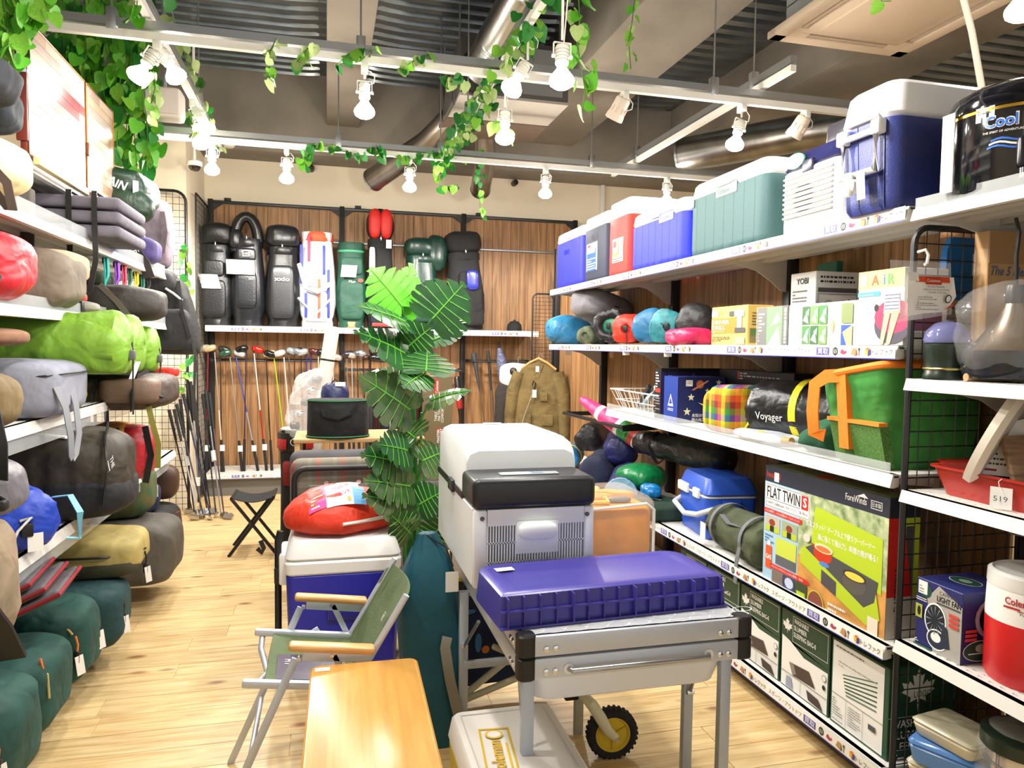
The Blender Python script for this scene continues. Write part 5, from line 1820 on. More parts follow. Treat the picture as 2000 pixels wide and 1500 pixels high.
# light fan carton
z = .538
t, d, w, h = carton('fan_carton', 'navy carton printed with a black camping light fan', ((1.69+.10, 1.665, z), .20, .16, .20), '252a66')
p = Print().poly([(w*.42, 0), (w*.25, h*.75), (w*.5, h*.98), (w, h*.80), (w, 0)], mat('a8a49c', .5)).disc(w*.2, h*.84, w*.15, h*.11, mat('1f4a3c', .5)).rect(w*.05, h*.78, w*.25, h*.97, PAPER).lines(w*.07, h*.8, w*.23, h*.92, 3, GRD)
p.text('CAMPING', w*.52, h*.86, h*.055, GRD, w=w*.38).text('LIGHT FAN', w*.47, h*.76, h*.08, INK, w=w*.5, bold=.05).rect(w*.47, h*.72, w*.97, h*.745, GRD)
p.disc(w*.45, h*.47, w*.24, h*.25, PAPER).disc(w*.45, h*.47, w*.215, h*.225, mat('1f2733', .4)).disc(w*.50, h*.20, w*.22, h*.15, PAPER).disc(w*.50, h*.20, w*.2, h*.13, mat('2a3444', .4)).disc(w*.48, h*.23, w*.11, h*.07, PAPER)
p.poly([(w*.55, h*.5), (w*.72, h*.42), (w*.78, h*.15), (w*.65, h*.12)], mat('2a3444', .4))
for k in range(12):
    a = k*PI/6
    p.poly([(w*.45+w*.06*math.cos(a), h*.47+h*.06*math.sin(a)), (w*.45+w*.19*math.cos(a-.05), h*.47+h*.2*math.sin(a-.05)), (w*.45+w*.19*math.cos(a+.05), h*.47+h*.2*math.sin(a+.05))], mat('8d95a0', .4))
for k in range(3):
    p.rect(w*.75, h*(.47+.07*k), w*.95, h*(.52+.07*k), mat('c8473c', .5))
p.rect(w*.02, h*.42, w*.17, h*.62, mat('a8b048', .5)).disc(w*.1, h*.52, w*.04, h*.07, INK).lines(w*.03, h*.68, w*.28, h*.74, 2, PAPER).lines(w*.03, h*.06, w*.3, h*.12, 2, PAPER).rect(0, 0, w*.4, h*.03, mat('1f5a3c', .5))
face(p, t, d, w, h)
p = Print().disc(d*.55, h*.62, d*.33, h*.30, mat('b9b4c8', .4)).disc(d*.56, h*.62, d*.27, h*.25, mat('14161f', .4)).disc(d*.56, h*.62, d*.12, h*.1, mat('3a4150', .4)).disc(d*.33, h*.18, d*.30, h*.15, PAPER).disc(d*.33, h*.18, d*.29, h*.14, mat('1f4a3c', .5)).disc(d*.33, h*.22, d*.09, h*.06, mat('b9c4b4', .5)).rect(d*.12, h*.14, d*.55, h*.155, PAPER).text('LIGHT FAN', d*.68, h*.1, h*.06, mat('7a86b0', .5), w=d*.3)
for k in range(3):
    p.rect(d*.05, h*(.33+.06*k), d*.25, h*(.37+.06*k), mat('c8473c', .5))
face(p, t, d, w, h, 'near', 'printed_side')
face(Print().disc(w*.45, d*.5, w*.3, d*.17, PAPER).disc(w*.45, d*.5, w*.29, d*.16, mat('1f4a3c', .5)).disc(w*.45, d*.5, w*.12, d*.07, mat('8aa08c', .5)), t, d, w, h, 'top', 'printed_top')
# red and white jug
t = th('drink_jug', 'red drink jug with white collar and lid beside the fan carton', 'drink jug', (1.81, 1.47, z))
RJ2 = .115
B().lathe([(.002, 0), (RJ2*.94, 0), (RJ2, .012), (RJ2*1.01, .165)], 40).out('body', plastic('c81f24', .35), t)
B().lathe([(RJ2*1.012, .165), (RJ2*.99, .245), (RJ2*.985, .25)], 40, cap=False).out('collar', plastic('e8e6e2', .4), t)
B().lathe([(RJ2*.99, .25), (RJ2*1.0, .255), (RJ2*.99, .285), (RJ2*.9, .292), (RJ2*.85, .286), (.002, .286)], 40).out('lid', plastic('dcdcda', .4), t)
a_c = math.atan2(-1.47, -1.81)
p = Print(bendjug(RJ2*1.008)).text('Coleman', -.072, .218, .018, mat('b02028', .5), w=.075, bold=.05).rect(-.075, .208, -.035, .213, mat('b02028', .5)).rect(-.04, .205, .01, .207, mat('b02028', .5)).text('PolyLite', -.035, .195, .008, GRD, w=.045)
p.out('logo', t)
# base shelf goods: food containers and a lantern pot
z = .066
for k, (c, zz, hh, sx, sy, rz, lb) in enumerate((('4a6fa8', .0, .07, .16, .20, .2, 'dark blue plastic container at the bottom of the stack'), ('d8cfb0', .072, .06, .15, .19, .3, 'cream flat plastic container under the blue one'), ('5d8fd0', .134, .072, .16, .20, .45, 'blue clear-lidded plastic container in the stack'), ('cfc8ac', .208, .05, .15, .19, .15, 'wrapped cream container on top of the blue one'))):
    t = th('food_container', lb, 'container', (1.765, 1.675-.008*k, z+zz), rz)
    B().taper(sx*.92, sy*.92, 0, hh*.75, sx, sy, .02).out('base', mat(c, .25, al=.9), t, 35)
    B().taper(sx*1.03, sy*1.03, hh*.75, hh, sx, sy, .02).out('lid', mat(c, .15, al=.75), t, 35)
t = th('camp_pot', 'metal pot with dark green rim and wire cage wrapped in clear film', 'pot', (1.83, 1.50, z))
B().lathe([(.002, 0), (.08, 0), (.092, .03), (.092, .265)], 32).out('pot', mat('c9c3b4', .18, m=1), t, 50)
B().lathe([(.094, .265), (.105, .27), (.105, .305), (.095, .31), (.002, .31)], 32).out('rim', plastic('17281f', .3), t)
cg = B()
for zz in (.08, .16, .23):
    cg.tube(arc((0, 0, zz), .096, 0, 2*PI, 32, 'xy'), .002, 5)
for k in range(8):
    a = 2*PI*k/8
    cg.cyl((.096*math.cos(a), .096*math.sin(a), .02), (.096*math.cos(a), .096*math.sin(a), .268), .002, n=5)
cg.out('wire_cage', BLACK, t)
B().soft(.23, .23, .33, e=.8, wr=.012, fr=9, seed=6).out('clear_film', FILM, t, 25)
# ================================================================ CENTRE OF THE SHOP
# ---- aluminium folding table ---------------------------------------
t = th('folding_table', 'silver aluminium folding camp table with black corner caps and honeycomb top', 'table', (.80, 2.2, 0))
lo = wl(t)
TX0, TX1, TY0, TY1 = .475, 1.135, 1.735, 2.80
B().box(TX0+.01, TX1-.01, TY0+.01, TY1-.01, .655, .662).out('top', mat('c9cdd4', .3, n=.08, ns=20), t, 30, loc=lo)
p = Print()
RG = mat('f0f3f8', .35)
r_ = random.Random(4)
for i in range(11):
    for j in range(2):
        cu, cv, ru, rv = .03+i*.06+.03*(j % 2), .02+.032*j, .03, .017
        q = [(cu+ru*math.cos(a*PI/10), cv+rv*math.sin(a*PI/10)) for a in range(20)]
        for a in range(20):
            p._m(RG) if a == 0 else None
            c_, d_ = q[a], q[(a+1) % 20]
            k = .9
            ci, di = (cu+(c_[0]-cu)*k, cv+(c_[1]-cv)*k), (cu+(d_[0]-cu)*k, cv+(d_[1]-cv)*k)
            p.b.add([(*c_, p.k), (*d_, p.k), (*di, p.k), (*ci, p.k)], [(0, 1, 2, 3)])
put('ring_pattern', p.mesh('ring_pattern', (TX0+.01, TY0+.012, .662), (1, 0, 0), (0, 1, 0), .00002), t, lo)
for nm, z0, z1 in (('upper_frame', .608, .662), ('lower_frame', .548, .603)):
    b = B()
    b.box(TX0+.03, TX1-.03, TY0, TY0+.022, z0, z1, .004)
    b.box(TX0+.03, TX1-.03, TY1-.022, TY1, z0, z1, .004)
    b.box(TX0, TX0+.022, TY0+.03, TY1-.03, z0, z1, .004)
    b.box(TX1-.022, TX1, TY0+.03, TY1-.03, z0, z1, .004)
    b.out(nm, ALU, t, 35, loc=lo, kind='stuff')
    for x, y_ in ((TX0+.02, TY0+.02), (TX1-.02, TY0+.02), (TX0+.02, TY1-.02), (TX1-.02, TY1-.02)):
        B().taper(.05, .05, z0-.002, z1+.003, .05, .05, .016, x, y_).out('corner_cap', BLACK, t, 35, loc=lo)
    for x in (TX0+.07, TX0+.095, TX1-.095, TX1-.07):
        B().lathe([(.009, 0), (.008, .003), (.002, .005)], 12, M=Matrix.Translation((x, TY0-.0, (z0+z1)/2-.008)) @ Matrix.Rotation(PI/2, 4, 'X')).out('rivet', CHROME, t, 50, loc=lo)
    for y_ in (TY0+.07, TY0+.095):
        B().lathe([(.009, 0), (.008, .003), (.002, .005)], 12, M=Matrix.Translation((TX0, y_, (z0+z1)/2-.008)) @ Matrix.Rotation(-PI/2, 4, 'Y')).out('rivet', CHROME, t, 50, loc=lo)
b = B().tube([(TX0+.13, TY0, .572), (TX0+.135, TY0-.018, .572), (TX1-.135, TY0-.018, .572), (TX1-.13, TY0, .572)], .007, 10)
b.out('pull_handle', STEEL, t, 50, loc=lo)
for x in (TX0+.13, TX1-.13):
    B().cyl((x, TY0, .572), (x, TY0-.004, .572), .014, n=14).out('handle_ring', WHITE, t, 40, loc=lo)
LEG = mat('b4bdc8', .45, m=.3)
for x, y_ in ((TX0+.035, TY0+.05), (TX1-.05, TY0+.05), (1.10, 2.02), (.885, 2.42), (.462, 2.44)):
    B().box(x-.016, x+.016, y_-.012, y_+.012, 0, .548, .003).out('leg', LEG, t, 35, loc=lo)
B().box(.462, .885, 2.424, 2.436, .275, .305, .003).out('crossbar', LEG, t, 35, loc=lo)
for a, c in (((TX0+.03, TY0+.12, .53), (TX0+.035, TY0+.06, .30)), ((1.085, 1.90, .53), (1.10, 2.0, .33)), ((.465, 2.2, .53), (.462, 2.42, .36))):
    bb = B().cyl(a, c, .006, n=8).out('brace', STEEL, t, 50, loc=lo)
    B().cyl(V(c)+V((-.012, 0, 0)), V(c)+V((.012, 0, 0)), .008, n=8).out('pivot', CHROME, bb)
# ---- translucent basin under the table ------------------------------
t = th('plastic_basin', 'translucent white plastic basin hanging under the aluminium table', 'basin', (.80, 1.99, .455))
b = B()
b.loft([trr(.50, .36, .0, .04), trr(.54, .40, .012, .05), trr(.58, .44, .088, .05), trr(.60, .46, .09, .05), trr(.60, .46, .094, .05)])
b.out('basin', mat('e6eaf0', .3, al=.88), t, 40)
# ---- purple tray -----------------------------------------------------
t = th('storage_tray', 'upturned purple plastic storage tray with ribbed front resting on the aluminium table', 'tray', (.765, 1.952, .666), .06)
PU = plastic('433e9a', .3, b=.02)
w_, d_, h_ = .68, .275, .088
b = B()


def rr4(a, c, z_, rb, rf):
    o = []
    for qx, qy, a0, r in ((1, 1, 0, rb), (-1, 1, 90, rb), (-1, -1, 180, rf), (1, -1, 270, rf)):
        for k in range(6):
            tt = math.radians(a0+18*k)
            o.append((qx*(a/2-r)+r*math.cos(tt), qy*(c/2-r)+r*math.sin(tt), z_))
    return o


b.loft([rr4(w_, d_, 0, .05, .004), rr4(w_, d_, .006, .05, .004), rr4(w_-.014, d_-.01, h_-.006, .05, .004), rr4(w_-.03, d_-.025, h_, .05, .004), rr4(w_-.10, d_-.06, h_, .04, .003), rr4(w_-.12, d_-.08, h_-.004, .04, .003)])
b.out('shell', PU, t, 35)
rb = []
fx = -d_/2
for i in range(15):
    x = -w_/2+.02+i*(w_-.04)/14
    dp = .012 if i % 4 else .02
    B().box(x-.0015, x+.0015, fx-dp, fx+.004, .004, h_-.006, .0005, 1).out('rib', PU, t, 30)
B().box(-w_/2+.004, w_/2-.004, fx-.01, fx+.002, .042, .046).out('shelf_rib', PU, t, 30)
B().box(-w_/2, w_/2, fx-.016, fx+.002, 0, .004).out('bottom_flange', PU, t, 30)
Print().rect(0, 0, .055, .03, PAPER).out('price_sticker', t, (-w_/2+.05, d_/2-.085, h_+.001), (1, .05, 0), (-.05, 1, 0))
# ---- portable fridge -------------------------------------------------
t = th('portable_fridge', 'white portable fridge with black front lid and slotted vents on the aluminium table', 'fridge', (.622, 2.475, .664), 0)
FW = plastic('e6ebee', .42, b=.03)
w, d, hb = .385, .72, .24
z1 = .335
B().taper(w, d-.03, 0, hb, w, d-.03, .012, 0, .015).out('body', FW, t, 35)
fl = B()
fl.box(-w/2-.004, w/2+.004, -d/2-.006, -d/2+.20, hb, z1, .022, 4)
fo = fl.out('control_lid', plastic('1d1e22', .35, b=.04), t, 40)
B().box(-.10, .09, -d/2+.045, -d/2+.085, z1, z1+.004, .002).out('control_panel', plastic('9aa0a4', .3), fo, 30)
Print().rect(-.09, -d/2+.05, .0, -d/2+.08, mat('d8dcde', .4)).rect(.0, -d/2+.055, .04, -d/2+.075, mat('6a8aa8', .4)).out('display', fo, (0, 0, z1+.004), (1, 0, 0), (0, 1, 0))
b = B()
prof = []
y0 = -d/2+.17
for (yy, zt_, kx) in ((y0, z1+.06, .96), (y0+.03, z1+.09, .985), (y0+.12, z1+.10, 1), (d/2-.06, z1+.095, 1), (d/2-.02, z1+.085, .985), (d/2, z1+.05, .96)):
    hw = w/2*kx
    prof.append([(-hw, yy, hb+.02), (-hw, yy, zt_-.04), (-hw+.012, yy, zt_-.012), (-hw+.04, yy, zt_), (hw-.04, yy, zt_), (hw-.012, yy, zt_-.012), (hw, yy, zt_-.04), (hw, yy, hb+.02)])
b.loft(prof)
b.out('main_lid', FW, t, 40)
B().box(-w/2-.003, w/2+.003, -d/2+.19, d/2+.002, hb-.005, hb+.022, .004).out('black_seal', plastic('1d1e22', .4), t, 35)
lt = B().box(-w/2-.012, -w/2+.004, -.02, .06, hb-.012, hb+.03, .004).out('latch', plastic('26272a', .35), t, 35)
vb = B()
yv = -d/2-.0012
for i in range(34):
    x = -.145+i*.0088
    if x > .155:
        break
    top = .19 if (x < -.062 or x > .075) else .095+.0
    for a, c in ((.035, .075), (.079, .135), (.139, .19)):
        if a >= top:
            continue
        vb.box(x-.0022, x+.0022, yv-.0003, yv+.003, a, min(c, top))
vb = B()
y0_, y1_ = -d/2, -d/2+.03
vb.box(-w/2, -.15, y0_, y1_, .0, hb, .008)
vb.box(.158, w/2, y0_, y1_, .0, hb, .008)
for a, c in ((.0, .035), (.19, hb)):
    vb.box(-.15, .158, y0_, y1_, a, c)
for a in (.075, .135):
    vb.box(-.15, .158, y0_, y0_+.006, a, a+.004)
for i in range(35):
    x = -.1494+i*.0088
    vb.box(x-.0022, x+.0022, y0_, y0_+.012, .035, .19)
vb.out('front_grille', FW, t, 30, kind='stuff')
B().box(-.15, .158, y1_-.002, y1_+.001, .035, .19).out('vent_shade_plate', plastic('26282b', .6), t, 30)  # added dark plate, its colour stands in for shade behind the vent bars
gp = B().box(-.062, .076, -d/2-.002, -d/2+.01, .10, .205, .004).out('grip_recess', FW, t, 35)
B().soft(.125, .045, .055, e=.7, wr=0, nu=24, nv=14, flat=0, c=(.007, -d/2-.008, .145)).out('carry_grip', FW, gp, 50)
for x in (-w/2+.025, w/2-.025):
    B().cyl((x, -d/2+.002, hb-.025), (x, -d/2-.003, hb-.025), .007, n=12).out('hole_shade_disc', mat('55585c', .5), t)  # solid discs, dark tone stands in for the shade of screw holes
Print().rect(0, 0, .07, .03, PAPER).lines(.005, .005, .06, .025, 2, GRD).out('price_sticker', t, (-.03, d/2-.1, z1+.099), (1, 0, 0), (0, 1, 0))
# ---- orange bag in clear plastic --------------------------------------
t = th('orange_gear_bag', 'orange folded gear with buckles packed in a clear zip bag', 'bag', (.99, 2.47, .664), -.03)
B().box(-.125, .125, -.15, .15, 0, .185, .03, 3).out('orange_gear', mat('e8931e', .55, n=.2, ns=9, b=.5, bs=14), t, 40)
for i, (x, y_, a, c) in enumerate(((-.05, -.05, .4, 'e8871c'), (.05, .02, -.5, 'e8871c'), (-.02, .08, 1.2, 'd9a24a'))):
    B().soft(.14, .06, .03, e=.6, wr=.008, seed=i, nu=18, nv=10, M=Matrix.Translation((x, y_, .178)) @ Matrix.Rotation(a, 4, 'Z')).out('strap_bundle', mat(c, .6), t, 50)
B().tube([(-.09, -.11, .192), (-.03, -.12, .194), (-.02, -.07, .197), (-.08, -.06, .195)], .008, 8, True).out('yellow_buckle', plastic('e8c41c', .3), t)
B().soft(.09, .03, .022, e=.7, wr=.003, nu=16, nv=8, c=(.02, -.09, .185)).out('grey_grip', plastic('5a5148', .5), t)
for yy in (-.152,):
    B().tube([(-.118, yy, .004), (-.122, yy, .15), (-.10, yy, .178), (.10, yy, .192), (.128, yy, .17), (.128, yy, .004)], .0055, 8).out('white_piping', WHITE, t)
B().soft(.275, .325, .215, e=.22, wr=.006, fr=12, seed=3, nu=40, nv=24, flat=.2).out('clear_bag', mat('fffaf0', .08, al=.15), t, 35)
# ---- yellow cool box ---------------------------------------------------
t = th('cool_box', 'yellow cool box with white logo-printed lid on the floor under the aluminium table', 'cool box', (.50, 1.80, .0))
YB_ = plastic('e3cf2e', .4)
w, d = .31, .50
B().taper(w*.95, d*.95, 0, .262, w, d, .03).out('body', YB_, t, 35)
ld = B().taper(w*1.02, d*1.02, .262, .33, w*.97, d*.97, .03).out('lid', plastic('e9e6e0', .4), t, 35)
b = B().tube([(-w*.40, -d*.42, .331), (w*.40, -d*.42, .331), (w*.40, d*.42, .331), (-w*.40, d*.42, .331)], .003, 6, True)
b.out('lid_groove', plastic('d9d4cc', .5), ld)
YI = mat('dcb51c', .5)
p = Print().frame(0, 0, .24, .085, .006, YI).text('Coleman', .015, .03, .036, YI, w=.16, bold=.05).rect(.02, .014, .16, .02, YI).disc(.205, .045, .022, .025, YI).disc(.205, .045, .016, .019, plastic('e9e6e0', .4))
p.out('logo', ld, (-.03, -.12, .331), (.10, .995, 0), (-.995, .10, 0))
# ---- navy patterned wagon ----------------------------------------------
t = th('folding_wagon', 'folded navy wagon with animal print, cream frame and a yellow-hubbed wheel', 'wagon', (.72, 2.60, 0))
FAB = mat('1a2a52', .85, n=.4, ns=5)
B().grid(lambda u, v: (-.28+.42*u, .12+.03*math.sin(3*u), .06+.46*v), 8, 8, .012).out('fabric_side', FAB, t, 40)
B().grid(lambda u, v: (-.28+.02*math.sin(v*3), .12+.30*u, .06+.46*v), 8, 8, .012).out('fabric_end', FAB, t, 40)
p = Print(lambda u, v, k: (-.28+u, .12+.03*math.sin(3*u/.42)-.002-k, .06+v))
for u, v, ru, rv, c in ((.06, .16, .035, .03, 'd9772a'), (.14, .17, .018, .05, '3c7ab8'), (.17, .14, .02, .02, 'd9772a'), (.09, .30, .05, .014, '3c7ab8'), (.20, .34, .03, .04, 'c98a3a'), (.30, .28, .035, .03, 'd9772a'), (.22, .24, .05, .03, 'd96a22'), (.24, .4, .03, .02, '4f8a3c'), (.33, .12, .05, .02, '8aa030'), (.05, .42, .02, .02, 'd9772a'), (.36, .36, .02, .03, '3c7ab8'), (.28, .1, .03, .03, 'd9772a')):
    p.disc(u, v, ru*.8, rv*.8, mat(c, .8), n=9)
p.text('WITH KARGOO', .1, .36, .014, PAPER, rot=.45)
p.out('print', t)
CR = plastic('d9d3b4', .4)
B().tube([(-.27, .08, .02), (-.25, .08, .50)], .014, 10).out('frame_post', CR, t)
B().box(-.285, -.215, .05, .11, .44, .53, .008).out('corner_bracket', BLACK, t, 35)
B().tube([(-.22, .06, .06), (.16, .05, .34)], .013, 10).out('frame_strut', CR, t)
B().tube([(-.22, .05, .05), (.22, .03, .20)], .013, 10).out('frame_strut', CR, t)
B().tube([(-.30, .06, .52), (-.35, .09, .02)], .012, 10).out('frame_post', CR, t)
B().box(-.32, -.02, .02, .34, .53, .545, .006).out('wood_lid', mat('c9a26c', .6, n=.3, ns=20), t, 35)
B().tube([(-.33, .01, .535), (-.01, .01, .535), (-.01, .36, .535), (-.33, .36, .535)], .01, 8, True).out('yellow_trim', plastic('e3c62c', .4), t)
B().box(-.235, -.17, -.005, .035, .535, .56, .01).out('black_knob', BLACK, t, 35)
# wheel
Mw = Matrix.Translation((.225, -.35, .086)) @ Matrix.Rotation(-.12, 4, 'Z') @ Matrix.Rotation(PI/2, 4, 'X')
b = B()
for i in range(36):
    pass
b.lathe([(.060, -.018), (.078, -.02), (.086, -.012), (.086, .012), (.078, .02), (.060, .018)], 40, M=Mw, cap=False)
wh = b.out('tyre', mat('1c1c1d', .8, b=.6, bs=60), t, 40)
tr = B()
for i in range(30):
    a = 2*PI*i/30
    tr.box(.084, .089, -.004, .004, -.016, .016, M=Mw @ Matrix.Rotation(a, 4, 'Z'))
tr.out('tread', mat('1c1c1d', .8), wh, 30, kind='stuff')
hub = B().lathe([(.002, -.008), (.05, -.008), (.056, -.017), (.062, -.017), (.062, .017), (.056, .017), (.05, .008), (.002, .008)], 36, M=Mw).out('hub', plastic('d8b92e', .4), wh, 35)
sp_ = B()
for i in range(3):
    sp_.box(0, .054, -.002, .002, -.015, .015, M=Mw @ Matrix.Rotation(2*PI*i/3+.5, 4, 'Z'))
sp_.out('spokes', plastic('c9aa28', .4), hub, 30, kind='stuff')
B().tube([(.12, -.28, .22), (.145, -.37, .20), (.17, -.385, .16), (.195, -.385, .115), (.225, -.385, .086)], [.014, .02, .02, .018, .014], 12, flat=None).out('wheel_fork', CR, t, 50)
B().cyl((.225, -.39, .086), (.225, -.405, .086), .008, n=10).out('axle_bolt', CHROME, t)
B().box(.07, .12, -.31, -.26, .19, .235, .006).out('pivot_block', BLACK, t, 35)
B().tube([(.12, -.28, .22), (.05, -.15, .24), (-.1, .05, .25)], .012, 8).out('frame_strut', CR, t)

# ---- wooden low table ----------------------------------------------------
t = th('low_wooden_table', 'low table with golden bamboo top and rounded corners', 'table', (.095, 1.555, .10), -.02)
BAM = pine('bamboo', 'c08a40', 'd09a4c', '000000', (26, 1.6, 10), False, .28, 2.0, .02)
b = B()
b.loft([rr4(.285, .985, .382, .02, .02), rr4(.295, .995, .387, .023, .023), rr4(.295, .995, .397, .023, .023), rr4(.285, .985, .401, .02, .02)])
b.out('top', BAM, t, 35)
Print().rect(0, 0, .04, .022, PAPER).lines(.003, .003, .03, .019, 2, mat('c07a7a', .6)).out('price_sticker', t, (-.135, .455, .4012), (1, 0, 0), (0, 1, 0))
for x in (-.115, .115):
    for y_ in (-.4, .4):
        B().cyl((x, y_, .385), (x*.98, y_*1.05, -.10), .016, .012, 12).out('leg', mat('c4924c', .5), t)
B().box(-.12, .12, -.42, -.39, .36, .382).out('apron', mat('c4924c', .5), t, 30)
B().box(-.12, .12, .39, .42, .36, .382).out('apron', mat('c4924c', .5), t, 30)

# ---- olive folding chair ---------------------------------------------------
t = th('folding_armchair', 'olive canvas low armchair with aluminium frame and wooden armrests', 'chair', (-.02, 2.29, 0))
lo = wl(t)
OL = mat('5a6a46', .8, n=.12, ns=30, b=.2, bs=120)
YA, YZ = 2.105, 2.48      # near and far side


def seat(u, v):
    return (-.17+.25*u, YA+(YZ-YA)*v, .44-.04*u-.03*math.sin(PI*u)*math.sin(PI*v))


B().grid(seat, 12, 10, .006).out('seat', OL, t, 40, loc=lo)


def backr(u, v):
    return (.075+.145*u+.03*math.sin(PI*v)*(.4+.6*u), YA+.01+(YZ-YA-.02)*v, .40+.25*u+.0)


B().grid(backr, 10, 10, .008).out('backrest', OL, t, 40, loc=lo)
for y_ in (YA, YZ):
    B().box(-.17, .17, y_-.011, y_+.011, -.011, .011, .005, M=Matrix.Translation((-.06, 0, .425)) @ Matrix.Rotation(.13, 4, 'Y')).out('seat_rail', ALU, t, 35, loc=lo)
    s_ = -1 if y_ == YA else 1
    yo = y_+s_*.018
    B().box(-.011, .011, yo-.005, yo+.005, 0, .56, .002, M=Matrix.Translation((-.31, 0, .0)) @ Matrix.Rotation(.415, 4, 'Y')).out('leg', ALU, t, 35, loc=lo)
    B().box(-.011, .011, yo-.012, yo-.003, 0, .50, .002, M=Matrix.Translation((.20, 0, .0)) @ Matrix.Rotation(-.50, 4, 'Y')).out('leg', ALU, t, 35, loc=lo)
    B().box(-.009, .009, yo-.004, yo+.004, 0, .125, .002, M=Matrix.Translation((.072, 0, .40)) @ Matrix.Rotation(-.42, 4, 'Y')).out('arm_strut', ALU, t, 35, loc=lo)
    Ma = Matrix.Translation((.02, 0, .527)) @ Matrix.Rotation(.13, 4, 'Y')
    B().box(-.085, .11, yo-.004, yo+.004, -.034, -.004, .004, M=Ma).out('arm_bracket', ALU, t, 35, loc=lo)
    B().box(-.125, .115, yo-.022, yo+.022, -.004, .017, .009, 3, M=Ma).out('armrest', pine('arm_wood_%d' % s_, 'c08a4a', 'd8a868', '000000', (2, 20, 20), False, .35, 3, .02), t, 40, loc=lo)
    for x in (-.075, .015):
        B().cyl((x, yo-.008, .512), (x, yo+.008, .512), .006, n=10).out('rivet', CHROME, t, loc=lo)
    B().cyl((.06, y_, .38), (.228, y_, .665), .010, n=10).out('back_pole', ALU, t, loc=lo)
B().tube([(-.205, YZ, .43), (-.207, YZ-.03, .40), (-.19, YZ-.10, .385), (-.175, YA+.19, .385), (-.195, YA+.09, .40), (-.212, YA+.02, .43)], .0095, 10).out('front_bow', ALU, t, 60, loc=lo)
B().cyl((-.21, YA, .22), (-.21, YZ, .22), .008, n=10).out('leg_stretcher', ALU, t, loc=lo)
Print().rect(0, 0, .06, .02, PAPER).lines(.005, .006, .055, .015, 1, GRD).out('price_tag', t, V((.175, YZ-.05, .60))+lo, V((.5, -.0, .86)).normalized(), V((-.6, -.75, .2)).normalized())
Print().rect(0, 0, .02, .027, mat('4d5c3c', .8)).frame(0, 0, .02, .027, .002, PAPER).text('III', .004, .006, .015, PAPER).out('brand_patch', t, V((.165, YA+.13, .55))+lo, (0, -1, 0), V((.5, 0, .866)))
# booklet on the seat
t = th('booklet', 'dark violet instruction booklet in clear cover lying on the chair seat', 'booklet', (-.045, 2.235, .405), 0, rot=(0, .13, .02))
B().box(-.1, .1, -.085, .085, 0, .012, .001, 1).out('pages', mat('c9c9cc', .6), t, 30)
B().box(-.102, .102, -.087, .087, .012, .014).out('cover', mat('3a3552', .25, n=.4, ns=5, coat=.6), t, 30)
Print().text('M I', 0, 0, .02, PAPER).out('lettering', t, (-.08, .05, .0142), (0, -1, 0), (1, 0, 0))
# paper sheet hanging behind the table
t = th('instruction_sheet', 'white instruction sheet hanging below the chair seat', 'paper', (.02, 2.60, .02))
B().box(-.05, .12, -.001, .001, .0, .26, M=Matrix.Rotation(-.1, 4, 'Y')).out('sheet', mat('d9d8d6', .7), t, None)
Print().lines(-.04, .1, .11, .25, 14, GRD, .4).frame(.03, .02, .10, .07, .001, GRD).out('print', t, (0, -.0012, 0), V((.995, 0, .1)), V((-.1, 0, .995)))

# ---- blue wheeled cool box with red bag --------------------------------------
t = th('wheeled_cool_box', 'large blue cool box with thick white lid standing behind the olive chair', 'cool box', (.07, 3.20, .0))
w, d = .46, .38
BB = plastic('2326a8', .4, b=.06)
B().taper(w*.94, d*.94, .02, .46, w, d, .035).out('body', BB, t, 35)
B().taper(w*1.02, d*1.02, .455, .515, w*1.03, d*1.03, .035).out('collar', LW, t, 35)
B().taper(w*1.02, d*1.02, .515, .60, w*.93, d*.93, .04).out('lid', LW, t, 35)
B().box(-.07, .09, -d/2-.006, -d/2+.02, .26, .36, .02, 3).out('front_grip', plastic('1c1f8e', .35), t, 40)
B().box(-w/2-.03, -w/2+.01, -.12, .10, .40, .53, .01).out('side_mount', LW, t, 35)
B().tube([(-w/2-.035, -.08, .03), (-w/2-.035, -.08, .58), (-w/2-.025, -.08, .62)], .014, 10).out('tow_pole', BLACK, t)
B().box(-w/2-.05, -w/2-.02, -.10, -.06, .40, .47, .006).out('pole_bracket', BLACK, t, 35)
t = th('tent_bag', 'orange-red teardrop pop-up tent bag with pink and white label on the cool box', 'tent bag', (.08, 3.20, .608), .08)
RDB = nylon('e03a20', .15, .5)
pts = []


def dropr(k, z_):
    o = []
    for i in range(36):
        a = 2*PI*i/36
        r = .165*(1+.0*math.cos(a))
        x = .23*math.cos(a)*(1.0 if math.cos(a) < 0 else 1.35)
        y_ = .19*math.sin(a)*(1 if math.cos(a) < 0 else (1-.55*math.cos(a)))
        o.append(V((x*k-.03, y_*k, z_+noise.noise(V((x*8, y_*8, z_*8)))*.01*(k < 1))))
    return o


tilt = Matrix.Rotation(.10, 4, 'Y')
rg_ = [dropr(.35, .004), dropr(.8, .0), dropr(.97, .02), dropr(1.0, .05), dropr(.98, .075), dropr(.82, .12), dropr(.55, .16), dropr(.25, .18), dropr(.03, .185)]
B().loft(rg_).out('bag', RDB, t, 50)
zp = B()
zp.tube([(v.x*1.01+.0, v.y*1.02, .055) for v in dropr(1.0, .05)[27:36]], .007, 6)
zp.out('white_zip', WHITE, t)
p = Print(lambda u, v, k: (u-.05, v, .182-.95*((u-.05)**2*1.6+(v)**2*2.6)+.006+k))
PKM = mat('d63a8c', .5)
BLM = mat('4a9ad4', .5)


